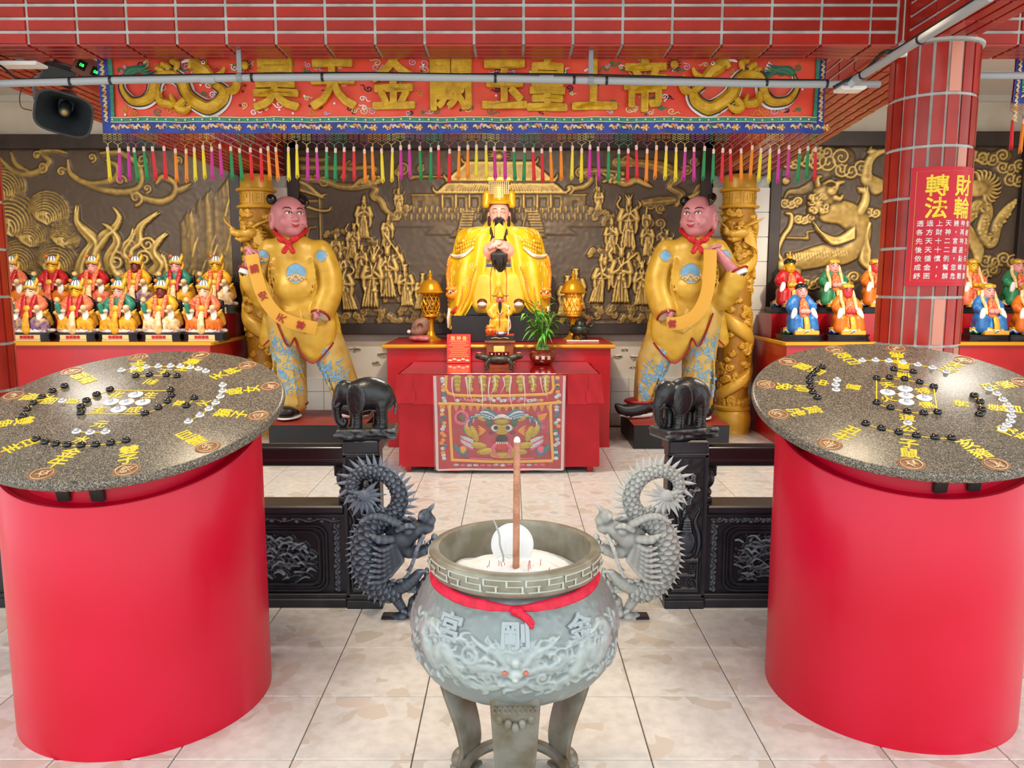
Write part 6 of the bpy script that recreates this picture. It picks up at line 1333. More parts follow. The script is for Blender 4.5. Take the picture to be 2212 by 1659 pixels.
# ---- boy attendants
def attendant(label, slabel, u0, mir, hand_up, sash_pts, chars, plinth_label):
    Y = 7.78; s = .00462; zb = .24; P0 = at(u0, 917, Y); X0 = P0.x
    px0, px1 = (-2.34, -1.42) if mir > 0 else (1.17, 2.09)
    pn = thing('plinth', plinth_label, 'plinth', ((px0+px1)/2, 7.8, 0), 0, 'black plinths under the attendants')
    MB().box((0, 0, .118), (.46, .445, .118), bev=.004).build('block', mat('black_plinth', '#0e0f11', .4), pn, sharp=30); MB().box((0, 0, .238), (.462, .447, .002)).build('red_top', mat('plinth_red', '#a03a2c', .45, col2='#8d2f24', scale=6), pn, smooth=False)
    t = thing('attendant_statue', label, 'statue', (X0, Y, zb+.012), 0, 'boy attendant statues')
    c = lambda u, v, y=0: (mir*(u-655), y, 917-v)
    # trousers and boots
    S = Sculpt((-110, -55, 10), (125, 50, 250), 2.8)
    S.chain([c(622, 690, 5), c(628, 760, 2), c(631, 830, 0), c(633, 884, -4)], [40, 37, 33, 33], 6, 3).chain([c(686, 700, 5), c(718, 770, 0), c(740, 830, 4), c(755, 880, 8)], [40, 36, 32, 31], 8, 3)
    for k in range(5): S.chain([c(606+9*k, 770, -30), c(602+11*k, 830, -31), c(606+12*k, 886, -32)], [1.5, 2.5, 2], 5, 3).chain([c(696+8*k, 770, -28), c(716+9*k, 830, -27), c(732+10*k, 880, -22)], [1.5, 2.5, 2], 5, 3)
    tr = S.build('trousers', mat('pale_gold_trousers', '#cdb068', .45, metal=.1, col2='#c49a3a', scale=8), t, s)
    g = random.Random(7)
    for k in range(104):
        if k % 2: v = g.uniform(735, 880); u = 629+g.uniform(-31, 31)
        else: v = g.uniform(765, 876); u = 700+(v-770)*.5+g.uniform(-26, 30)
        x, _, z = c(u, v); r = g.uniform(5, 9); d = g.choice((-1, 1)); a0 = g.uniform(0, 6.28)
        decal(S, [(x+r*(1-q*.8)*cos(a0+d*q*7), z+r*(1-q*.8)*sin(a0+d*q*7)) for q in np.linspace(0, 1, 14)], .2, s, 'vine_scroll', BLUEP, t, 1.0)
        decal(S, [(x+r*cos(a0), z+r*sin(a0)), (x+r*1.5*cos(a0-d*.5), z+r*1.5*sin(a0-d*.5)+4), (x+r*1.9*cos(a0-d*.3), z+r*2*sin(a0-d*.4)+9)], .2, s, 'vine_scroll', BLUEP, t, [1.2, 1.8, .4])
    for fu, fv, rot in ((630, 905, 0), (756, 900, .25)):
        q = c(fu, fv); B = Sculpt((q[0]-60, -80, -4), (q[0]+60, 50, 50), 2.)
        if fu < 700: B.ell((q[0], -16, 14), (24, 40, 14)).ell((q[0], -44, 16), (21, 16, 13), 6).ell((q[0], 4, 24), (22, 22, 16), 6)
        else: B.chain([(q[0]-mir*14, 0, 24), (q[0]+mir*16, -14, 16), (q[0]+mir*40, -26, 18), (q[0]+mir*54, -32, 28)], [20, 17, 12, 6], 5, 3)
        B.build('boot', BLKP, t, s)
        W = Sculpt((q[0]-64, -82, -4), (q[0]+64, 50, 12), 2.)
        if fu < 700: W.ell((q[0], -18, 3), (26, 43, 5))
        else: W.chain([(q[0]-mir*14, 0, 5), (q[0]+mir*16, -14, 5), (q[0]+mir*42, -27, 8)], [16, 13, 7], 3, 2, 1, (1, 1, .5))
        W.build('boot_sole', WHITEP, t, s)
        R = Sculpt((q[0]-50, -45, 14), (q[0]+50, 50, 46), 2.); qq = c(634, 888) if fu < 700 else c(756, 884); R.ell((qq[0], 0 if fu < 700 else 6, qq[2]), (34, 32, 8)).build('trouser_hem', REDE, t, s)
    # coat
    S = Sculpt((-115, -75, 100), (112, 70, 405), 2.5)
    S.ell(c(650, 592), (54, 40, 62)).ell(c(652, 640, -6), (53, 44, 40), 12).ell(c(648, 552), (46, 32, 26), 16).chain([c(640, 536, 2), c(642, 526, 2)], [26, 22], 8)
    S.ell(c(654, 690, 0), (60, 44, 32), 14)
    S.chain([c(600, 690, 8), c(588, 730, 14), c(577, 752, 16)], [24, 20, 16], 8, 2, 1, (1, .5, 1)).chain([c(636, 690, -22), c(640, 726, -28), c(648, 748, -28)], [34, 27, 10], 8, 3, 1, (1, .35, 1)).chain([c(688, 690, -18), c(694, 735, -26), c(694, 775, -26)], [40, 40, 20], 8, 3, 1, (1, .4, 1)).chain([c(722, 700, -4), c(732, 735, -4), c(738, 748, -4)], [18, 13, 5], 8, 2, 1, (1, .7, 1))
    S.chain([c(598, 558, 4), c(578, 605, 0), c(580, 645, -10), c(588, 664, -16)], [25, 27, 27, 22], 12, 3).chain([c(590, 655, -20), c(572, 628, -34), c(565, 606, -38)], [25, 24, 22], 8, 2)
    S.chain([c(704, 560, 4), c(722, 610, -2), c(724, 650, -12), c(712, 686, -28)], [25, 26, 25, 24], 12, 3)
    for k in range(6): S.chain([c(706+k*3, 590+14*k, -22), c(722, 598+15*k, -24), c(738, 590+14*k, -14)], [1, 2.6, 1], 4, 3)
    for k in range(6): S.chain([c(664-6*k, 684, -42), c(684-2*k, 715+3*k, -46), c(708+4*k, 712-2*k, -34)], [1, 2.4, 1], 5, 3)
    for k in range(5): S.chain([c(606+5*k, 572+3*k, -28), c(602+6*k, 612, -33), c(612+7*k, 655, -40)], [1, 2.4, 1], 5, 3).chain([c(694-4*k, 574+3*k, -28), c(700-5*k, 615, -33), c(694-6*k, 655, -40)], [1, 2.4, 1], 5, 3)
    S.chain([c(612, 664, -34), c(650, 676, -44), c(690, 668, -38)], [2, 3, 2], 6, 3, -1)
    S.chain([c(564, 606, -42), c(562, 598, -44)], [17, 18], 2, 0, -1).chain([c(712, 690, -34), c(708, 702, -44)], [16, 17], 2, 0, -1)
    S.build('coat', GOLDC, t, s)
    # maroon coat edges
    for pts, y in (([(577, 762), (600, 735), (612, 690)], -8), ([(612, 690), (624, 726), (640, 760), (654, 742)], -40), ([(654, 742), (664, 772), (690, 796), (716, 776), (736, 752)], -38)):
        Q = smoothpath([c(u, v, y) for u, v in pts], 4); MB().tube([tuple(np.array(q)*s) for q in Q], 2.0*s, 6).build('coat_edge', REDE, t)
    for u, v, y, r in ((563, 602, -42, 20), (710, 696, -38, 20)):
        q = Vector(c(u, v, y)); ax = Vector(c(u-(-5 if u < 600 else 5), v-(12 if u < 600 else -14), y-(-4 if u < 600 else 10)))-q; U, W = frame(ax)
        MB().tube([(q+U*r*cos(a)+W*r*sin(a))*s for a in np.linspace(0, 2*pi, 25)], 2.2*s, 6, cap=False).build('cuff_edge', REDE, t)
        MB().tube([(q+ax*.1)*s, (q-ax*.8)*s], [(r-2)*s, (r-3)*s], 18).build('cuff_lining', WHITEP, t)
    # chest and shoulder roundels
    for u, v, r in ((662, 607, 21), (587, 572, 15), (712, 570, 12)):
        x, _, z = c(u, v); decal(S, circ(x, z, r, r, 24), .9, s, 'roundel', BLUEP, t); decal(S, circ(x, z, r, r, 26)+[(x+r, z)], .8, s, 'roundel_rim', mat('gold_line', '#d9ab45', .4, metal=.3), t, 1.0)
        for q, zz in ((-.55, -.55), (0, -.35), (.55, -.55), (-.28, -.72), (.28, -.72)):
            for rr, mm in ((.36, mat('gold_line', '#d9ab45', .4, metal=.3)), (.24, WHITEP), (.12, mat('gold_line', '#d9ab45', .4, metal=.3))):
                if r > 14: decal(S, [(x+q*r+rr*r*cos(a), z+zz*r+rr*r*sin(a)) for a in np.linspace(0, pi, 8)], 1.6, s, 'wave_arc', mm, t, 1.1)
    # head
    hd = bpy.data.objects.new('head_pivot', None)
    H = Sculpt((-46, -56, -52), (46, 46, 50), 1.25); H.ell((0, 2, 6), (36, 38, 38)).ell((0, -8, -14), (31, 29, 28), 12).ell((0, -22, -34), (13, 12, 10), 10).ell((0, -38, -5), (4, 6, 8), 5).ell((0, -41, -9), (5.5, 5, 4.5), 4).ell((-5, -38, -10), (4, 4, 3.4), 2).ell((5, -38, -10), (4, 4, 3.4), 2).ell((-17, -27, -13), (11, 9, 10), 8).ell((17, -27, -13), (11, 9, 10), 8).ell((0, -34, -21), (9, 5, 4), 4)
    for sd in (-1, 1): H.ell((sd*13, -36, 4), (8, 5, 4), 3, None, -1).ell((sd*13, -30, 3), (8.5, 6, 5), 3).ell((sd*36, 4, -4), (5, 9, 14), 4).ell((sd*36, 2, -19), (5, 6, 8), 4).ell((sd*39, 1, -4), (4, 4, 7), 2, None, -1)
    H.chain([(0, 6, -30), (0, 8, -50)], [20, 20], 8)
    rot = RAD(36*mir); hl = Vector(c(640, 489, -2))*s
    o = H.build('head', SKIN, t, s); o.location = hl; o.rotation_euler = (RAD(-4), 0, rot)
    face(H, o, s)
    for x, y, z, r in ((-34, 2, 36, 11), (30, -8, 38, 10)):
        B = Sculpt((x-20, y-24, z-24), (x+20, y+20, z+20), 1.2); B.ell((x, y, z), (r, r, r))
        if x > 0: B.chain([(x, y, z), (x+4, y-10, z-8), (x+1, y-13, z-17)], [9, 6, 2], 4, 2)
        B.build('hair_tuft', HAIR, o, s)
    decal(H, circ(16*1, -19, 1.2, 1.2, 6), .5, s, 'mole', BLKP, o)
    # neck bow
    N = Sculpt((-60, -75, 310), (60, 40, 420), 1.5); b = c(651, 545, -46)
    N.chain([c(614, 520, -20), c(632, 534, -36), b], [3.5, 4, 4], 2, 2).chain([c(672, 526, -20), c(662, 538, -36), b], [3.5, 4, 4], 2, 2).chain([c(614, 520, -20), c(618, 512, 10), c(650, 508, 24), c(676, 514, 4), c(672, 526, -20)], 4, 2, 3)
    for e in ((638, 538), (664, 537)): N.chain([b, c(e[0], e[1], -52), c(e[0]+(e[0]-651)*.4, e[1]-2, -52)], [3, 7, 5], 2, 2, 1, (1, .5, 1))
    for e in ((642, 560), (660, 560)): N.chain([b, c(e[0], e[1]+2, -52)], [3, 6], 2, 0, 1, (1, .4, 1))
    N.ell(b, (5, 5, 5), 2); N.build('neck_bow', mat('bow_red', '#c4141a', .45), t, s)
    # hands and forearm
    hu, hv = hand_up; A = Sculpt((-115, -70, 260), (112, -10, 370), 1.6); A.chain([c(564, 612, -40), c((hu+566)/2, (hv+612)/2-2, -44), c(hu, hv, -46)], [12, 11, 9], 4, 2).build('forearm', SKIN, t, s)
    hand(t, Vector(c(hu+4, hv-6, -48))*s, (RAD(20), RAD(20), RAD(15) if mir > 0 else RAD(165)), 31*s, SKIN, 1.1, -mir)
    hand(t, Vector(c(706, 692, -50))*s, (RAD(70*mir), RAD(15), RAD(-110 if mir > 0 else -70)), 30*s, SKIN, 1.0, mir)
    # painted scroll held in both hands (its own thing)
    sc = thing('hanging_scroll', slabel, 'scroll', (X0, Y, zb), 0, 'gold scrolls held by the attendants')
    Q = smoothpath([(mir*(u-655), y, 917-v) for u, v, y in sash_pts], 8); n = len(Q); mb = MB(); L0, L1 = [], []
    T = np.gradient(Q, axis=0); W = np.stack([T[:, 2], 0*T[:, 0], -T[:, 0]], 1); W /= np.linalg.norm(W, axis=1)[:, None]; hwid = 13.5
    rows = [[tuple((Q[k]+W[k]*hwid*e+np.array([0, d, 0]))*s) for e, d in ((-1, 0), (0, -1.5), (1, 0), (1, 2), (0, .5), (-1, 2), (-1, 0))] for k in range(n)]
    mb.grid(rows).build('strip', mat('scroll_gold', '#d8a135', .45, metal=.1), sc, sharp=60)
    for ch, f in chars:
        k = int(f*(n-1)); q = Q[k]; tt = T[k]/np.linalg.norm(T[k]); ww = W[k]*(-mir)
        if mir < 0: ww = -ww if ww[0] < 0 else ww
        ww = ww if ww[0]*1 >= 0 or abs(ww[0]) < .2 else -ww
        up = -tt
        text(ch, lambda x, y, z: tuple((q+ww*x*19+up*y*19+np.array([0, -2.6-z*20, 0]))*s), .02, .02).build('character', mat('scroll_ink', '#a3251c', .5), sc, smooth=False)
    return t
attendant('boy statue in gold coat on the left, looking right, holding a lettered scroll', 'gold strip scroll with red characters held by the left boy statue', 655, 1, (570, 566),
    [(578, 566, -62), (585, 600, -66), (600, 650, -68), (628, 690, -68), (666, 708, -68), (708, 718, -66)], (('請', .19), ('安', .42), ('天', .66), ('尊', .86)), 'black plinth with red top under the left boy statue')
attendant('boy statue in gold coat on the right, looking left with one hand raised', 'plain gold strip scroll held by the right boy statue', 1480, -1, (612, 560),
    [(628, 556, -62), (628, 600, -64), (634, 650, -66), (655, 690, -68), (686, 706, -70), (716, 708, -74)], (('尊', .93),), 'black plinth with red top under the right boy statue')

# ---- enthroned deity in the yellow cape
EX, EY = at(1078, 665, 8.1).x, 8.02; s = .00477
pd = thing('statue_pedestal', 'black stepped pedestal under the enthroned statue on the altar', 'pedestal', (EX, EY, ZA)); zt = at(1078, 664, EY).z-ZA; BP_ = mat('black_pedestal', '#17161a', .4)
MB().box((0, -.08, .13), (.47, .2, .13), bev=.006).build('lower_block', BP_, pd, sharp=30); MB().box((0, -.04, .27+(zt-.27)/2), (.345, .17, (zt-.25)/2), bev=.006).build('upper_block', BP_, pd, sharp=30)
em = thing('enthroned_statue', 'large seated bearded deity statue with bead crown and yellow cape', 'statue', (EX, EY, ZA+zt))
c = lambda u, v, y=0: (u-1078, y, 665-v)
YC = mat('yellow_satin', '#eec01a', .42, col2='#e0a80f', scale=6, spec=.6); YT = mat('tunic_yellow', '#e3bd3c', .5, col2='#d4a92c', scale=7)
S = Sculpt((-90, -55, -12), (90, 45, 190), 2.0)           # tunic, lap and skirt
S.chain([c(1078, 510, 4), c(1078, 570, 2), c(1078, 610, 0)], [38, 36, 42], 6, 2).ell(c(1050, 612, -20), (30, 34, 24), 12).ell(c(1106, 612, -20), (30, 34, 24), 12).chain([c(1048, 616, -34), c(1046, 650, -34), c(1046, 660, -32)], [28, 26, 22], 8, 2).chain([c(1108, 616, -34), c(1110, 650, -34), c(1110, 660, -32)], [28, 26, 22], 8, 2).box(c(1078, 636, -20), (40, 26, 28), 10, 8)
for k in range(9): S.chain([c(1046+8*k, 612, -48), c(1044+8.4*k, 640, -56), c(1044+8.4*k, 662, -54)], [1, 2, 2], 4, 2)
S.build('tunic', YT, em, s)
decal(S, [c(1062, 652)[::2], c(1061, 600)[::2], c(1066, 568)[::2]], .6, s, 'tunic_seam', REDE, em, .7); decal(S, [c(1094, 652)[::2], c(1095, 600)[::2], c(1092, 568)[::2]], .6, s, 'tunic_seam', REDE, em, .7)
MB().tube([tuple(np.array(c(1078+36*cos(a), 577, 2+36*sin(a)))*s) for a in np.linspace(pi, 2*pi, 16)], 4.5*s, 8).build('belt', mat('belt_blue', '#3d6487', .4), em)
for u in (1044, 1120): MB().ball(Vector(c(u, 658, -56))*s, (10*s, 17*s, 7*s), 12, 8).build('boot_toe', mat('boot_white', '#d9c9c0', .5), em)
MB().ball(Vector(c(1044, 653, -46))*s, (13*s, 16*s, 10*s), 12, 8).ball(Vector(c(1120, 653, -46))*s, (13*s, 16*s, 10*s), 12, 8).build('boot_shaft', mat('boot_maroon', '#5b1216', .5), em)
# cape: two hanging sheets over the shoulders
cap_edge = [(1064, 500), (1052, 530), (1046, 570), (1040, 610), (1016, 665), (985, 705)]
for sd in (-1, 1):
    X = lambda d: sd*d
    inner = smoothpath([(12, 166, -24), (20, 138, -40), (27, 105, -46), (36, 55, -50), (62, 0, -48), (92, -42 if sd < 0 else -20, -42)], 8)
    outer = smoothpath([(16, 168, 14), (80, 165, 8), (100, 115, 4), (109, 90, 2), (108, 20, 2), (107, -46 if sd < 0 else -30, -10)], 8)
    rows = []; m_ = len(inner)
    for k in range(m_):
        a, b = inner[k], outer[k]; row = []; tk = k/(m_-1)
        for j in range(25):
            t = j/24; bulge = 30*sin(pi*t)**.8*(.55+.45*tk); fold = 3.5*sin(t*pi*5+tk*3)*min(1, tk*2)
            x = a[0]*(1-t)+b[0]*t; z = a[1]*(1-t)+b[1]*t+8*sin(pi*t)*(1-tk)**3; y = a[2]*(1-t)+b[2]*t-bulge+fold; row.append((X(x)*s, y*s, z*s))
        rows.append(row)
    back = [[(r[0]*.985, r[1]+.010, r[2]) for r in row] for row in rows]
    MB().grid(rows).grid(back).grid([rows[-1], back[-1]]).build('cape', YC, em, sharp=70)
    MB().tube([r[0] for r in rows], 2.4*s, 8).build('cape_hem', mat('cape_border', '#f2cd30', .45), em)
    MB().grid([[(X(16+t*64)*s, (14-30*t*(1-t)*2+14*q)*s, (168-3*t-60*q)*s) for t in np.linspace(0, 1, 8)] for q in np.linspace(0, 1, 5)]).build('cape_back', YC, em)
    def CP(u, v, off=3):   # point on the cape near tile (u: 0..1 across, v: 0..1 down)
        v = np.clip(v, 0, 1)*(m_-1.001); u = np.clip(u, 0, 1)*23.999; i, j = int(v), int(u); a_, b_ = v-i, u-j; p = (np.array(rows[i][j])*(1-b_)+np.array(rows[i][j+1])*b_)*(1-a_)+(np.array(rows[i+1][j])*(1-b_)+np.array(rows[i+1][j+1])*b_)*a_; return Vector((p[0], p[1]-off*s, p[2]))
    def cl(pts, w_, m, nm, off=3):
        P = [CP(*p, off) for p in smoothpath(pts, 5)]; r = [x*s for x in np.interp(np.linspace(0, 1, len(P)), np.linspace(0, 1, len(w_)), w_)]; MB().tube(P, r, 6).build(nm, m, em)
    OR = mat('cape_orange', '#df7a1e', .45, col2='#e8a428', scale=60); W_ = mat('cape_white', '#eee8da', .5); RD = mat('cape_red', '#d13a1e', .45)
    cl([(.40, .34), (.62, .42), (.85, .44), (1., .42)], [2, 4, 4, 2.5], W_, 'white_piping', 5)
    for r_ in range(3):
        for k in range(9): p = CP(.40+.055*k+.02*(r_ % 2), .27+.035*r_+.012*k*(.9 if k < 6 else .4), 2); MB().ball(p, (5*s, 3*s, 5*s), 8, 5).build('scale', mat('scale_gold', '#e0a21a', .35, metal=.3), em)
    g = random.Random(3+sd)
    for k in range(60): a, b = g.uniform(.10, .92), g.choice((g.uniform(.05, .32), g.uniform(.45, .7))); cl([(a, b), (a+.05, b+.02), (a+.03, b+.05)], [.4, .7, .3], mat('silver_thread', '#e2d68c', .4), 'silver_stitch', .5)
    # embroidered dragon face on the lower cape
    p = CP(.74, .76); MB().ball(p, (17*s, 9*s, 11*s), 12, 8).build('dragon_snout', OR, em); MB().ball(p+Vector((X(3)*s, -.03, .055)), (13*s, 6*s, 6*s), 12, 8).build('dragon_brow', OR, em)
    for q in (-7, 7): MB().ball(p+Vector((q*s, -.048, .024)), (3.6*s, 2*s, 3.2*s), 10, 8).build('dragon_eye', W_, em); MB().ball(p+Vector(((q+1)*s, -.056, .022)), (2.0*s, 1.2*s, 2.0*s), 8, 6).build('dragon_pupil', BLKP, em)
    cl([(.5, .82), (.62, .87), (.8, .88)], [2, 5, 2], RD, 'dragon_mouth', 7); cl([(.45, .68), (.4, .76), (.48, .86)], [1, 3, 1], OR, 'dragon_whisker', 4); cl([(.9, .55), (.98, .66), (.95, .8)], [2, 5, 3], OR, 'dragon_flank', 4); cl([(.2, .5), (.26, .6), (.22, .72), (.28, .84)], [1, 2.4, 2.4, 1], OR, 'dragon_claw', 3); cl([(.92, .86), (.96, .93), (.99, .99)], [3, 5, 3], W_, 'white_piping', 4)
    for k in range(16): v_ = .45+.03*k; p = CP(.985, min(v_, 1), 2); MB().ball(p, (3.4*s, 3*s, 5*s), 6, 5).build('edge_scale', OR, em)
# arms, hands and tablet
S = Sculpt((-60, -75, 80), (60, 20, 165), 1.5); S.chain([c(1048, 560, -20), c(1058, 545, -40), c(1074, 532, -52)], [17, 14, 9], 4, 2).chain([c(1108, 560, -20), c(1098, 545, -40), c(1082, 532, -52)], [17, 14, 9], 4, 2).build('forearms', SKIN2, em, s)
hand(em, Vector(c(1070, 534, -60))*s, (RAD(75), RAD(-35), RAD(0)), 30*s, SKIN2, .55, 1); hand(em, Vector(c(1086, 535, -55))*s, (RAD(-75), RAD(215), RAD(0)), 30*s, SKIN2, .55, -1)
MB().prism([(-9*s, 0), (9*s, 0), (9*s, 26*s), (0, 33*s), (-9*s, 26*s)], -.012, .012).build('tablet', mat('tablet_yellow', '#e9b41c', .4), em).location = Vector(c(1080, 524, -60))*s
for u in (1055, 1101): MB().tube([Vector(c(u, 552, -30))*s, Vector(c(u-(8 if u < 1078 else -8), 575, -28))*s, Vector(c(u-(9 if u < 1078 else -9), 595, -26))*s], [13*s, 12*s, 4*s], 10, flat=.5).build('white_cuff', WHITEP, em)
# head
H = Sculpt((-32, -36, -36), (32, 30, 34), 1.); H.ell((0, 0, 2), (21, 22, 25)).ell((0, -7, -12), (16, 15, 14), 8).ell((0, -22, -2), (3.4, 4, 7), 3).ell((0, -24, -6), (4.2, 3.6, 3), 2)
for sd in (-1, 1): H.ell((sd*22, 3, -4), (3, 5, 9), 2).ell((sd*22, 2, -16), (3, 4, 8), 2).ell((sd*8, -20, 3), (5, 4, 3), 3)
H.chain([(0, 4, -18), (0, 6, -34)], [13, 16], 6)
o = H.build('head', SKIN2, em, s); o.location = Vector(c(1079, 469, -8))*s; face(H, o, s, .62, BLKP, .95, 0, smile=-.5)
BE = mat('black_beard', '#120e0c', .6, col2='#2a201a', scale=40); g = random.Random(1); hb = Vector(c(1079, 469, -8))*s
B = Sculpt((-40, -75, -125), (40, 0, -2), 1.4); B.ell((0, -22, -18), (8, 6, 8)).chain([(0, -22, -20), (0, -26, -30), (0, -26, -46), (0, -24, -62)], [8, 9, 9, 12], 4, 2).chain([(0, -22, -62), (0, -26, -82), (2, -28, -106), (4, -28, -122)], [15, 18, 12, 2], 4, 3)
for k in range(14): x = -14+2.2*k; B.chain([(x*.9, -34, -66), (x*1.1, -43, -86), (x*.8+2, -38, -106-14*sin(k*1.7)-6*(1-abs(x)/14))], [1.5, 2.2, .8], 1.2, 2)
for sd in (-1, 1): B.chain([(sd*21, -6, -6), (sd*20, -16, -24), (sd*16, -24, -42), (sd*12, -28, -58)], [2.4, 3.6, 3.6, 2], 2, 3).chain([(sd*3, -23, -9), (sd*9, -24, -13), (sd*13, -24, -18)], [2, 2, .8], 1, 2)
o = B.build('beard', BE, em, s); o.location = hb
# crown
CR = mat('crown_gold', '#e0ad1e', .35, metal=.3); cr = bpy.data.objects.new('crown', None)
k_ = MB().lathe([(22*s, 12*s), (23*s, 16*s), (20*s, 20*s), (20*s, 52*s), (18*s, 55*s), (0, 56*s)], 28).build('crown', CR, em); k_.location = hb+Vector((0, 0, 8*s))
MB().box((0, -4*s, 60*s), (25*s, 34*s, 4*s), bev=.006).build('crown_board', CR, k_, sharp=30)
for sd in (-1, 1):
    W = Sculpt((sd*26-14, -12, 4), (sd*26+14, 16, 52), 1.2); W.ell((sd*26, 2, 24), (9, 8, 19)).ell((sd*28, 0, 12), (7, 7, 9), 4).build('crown_wing', CR, k_, s)
PB = mat('pearl_bead', '#f2e4b8', .3); mb = MB()
for k in range(11):
    x = (-20+4*k)*s; n = 9 if 2 < k < 8 else 7; mb = MB(); mb.tube([(x, -33*s, 56*s), (x, -33*s, (56-n*3.8)*s)], .3*s, 5)
    for j in range(n): mb.ball((x, -33*s, (54-j*3.7)*s), 1.35*s, 6, 5)
    mb.build('bead_string', PB, k_)
MB().tube([(-21*s, -34*s, 57*s), (21*s, -34*s, 57*s)], 2*s, 6).build('board_edge', mat('crown_edge', '#f0cf52', .35, metal=.2), k_)
# ---------------------------------------------------------------- side altars with rows of deity figures
def side_altar(label, x0, x1, yf, z, inner):
    a = thing('side_altar', label, 'altar', ((x0+x1)/2, 8.0, 0)); h = (x1-x0)/2; d = (8.43-yf)/2; yc = yf+d-8.0
    MB().box((0, yc, z/2-.01), (h, d, z/2-.01)).build('counter', REDW, a, smooth=False); MB().box((0, yc, z-.012), (h+.02, d+.01, .012)).build('counter_top', REDW, a, smooth=False)
    e = h+.02 if inner > 0 else -h-.02; o = -e
    MB().box((o*.0, yf-8.0-.012, z-.012), (h+.025, .012, .018), bev=.006).build('edge_trim', GOLDT, a); MB().box((e, yc, z-.012), (.012, d, .018), bev=.006).build('edge_trim', GOLDT, a)
    r = thing('altar_riser', 'raised red riser carrying the back row of figures on the %s altar' % ('left' if inner > 0 else 'right'), 'riser', ((x0+x1)/2, 8.0, z)); MB().box((0, .20, .125), (h-.04, .22, .125)).build('riser_box', REDW, r, smooth=False)
    return a
ZS = 1.03
side_altar('long red side altar on the left with two rows of deity figures', -6.1, -2.88, 7.40, ZS, 1); side_altar('long red side altar on the right behind the tiled column', 2.62, 6.1, 7.40, ZS, -1)
PX = .00457
C_ = lambda n, h, **k: mat('deity_'+n, h, .4, **k)
F_PINK, F_GOLD, F_MAR, F_PALE, F_RED = C_('pink_face', '#e29a92'), C_('gold_face', '#e0a61c', metal=.2), C_('maroon_face', '#6b1a17'), C_('pale_face', '#e9c0a6'), C_('red_face', '#c5363a')
YEL, PUR, CRM, SAL, ORA = C_('yellow', '#e6b01c', col2='#d48a1a', scale=18), C_('purple', '#6a4a8c', col2='#c7a25a', scale=26), C_('cream', '#ecd8b4', col2='#d9a653', scale=22), C_('salmon', '#d9573f', col2='#e88a5a', scale=22), C_('orange', '#dc7416', col2='#c9620f', scale=12)
BLU, GRN, RED_, GLD, BRC = C_('blue', '#2f77bd', col2='#1d5a9e', scale=12), C_('green', '#1f6e4a', col2='#2f8a5a', scale=12), C_('red', '#c01420', col2='#a80f1a', scale=12), C_('gold', '#dfae3e', metal=.3), C_('brocade', '#d0402f', col2='#e79a52', scale=60)
PNK, TEA, LAV, WHI, BLK_ = C_('cloud', '#eddcd2'), C_('teal', '#2a7f6a'), C_('lavender', '#c3aecb'), C_('white', '#eee9df'), C_('black', '#0e0c0d')
TPL = {}
def sculpt_to(name, fn, lo, hi, h):
    S = Sculpt(lo, hi, h); fn(S); V, F = S.mesh(); o = npmesh(name, V*PX, F, WHI, None); me = o.data; bpy.data.objects.remove(o); return me
def mb_to(name, mb): o = mb.map(lambda x, y, z: (x*PX, y*PX, z*PX)).build(name, WHI, None); me = o.data; bpy.data.objects.remove(o); return me
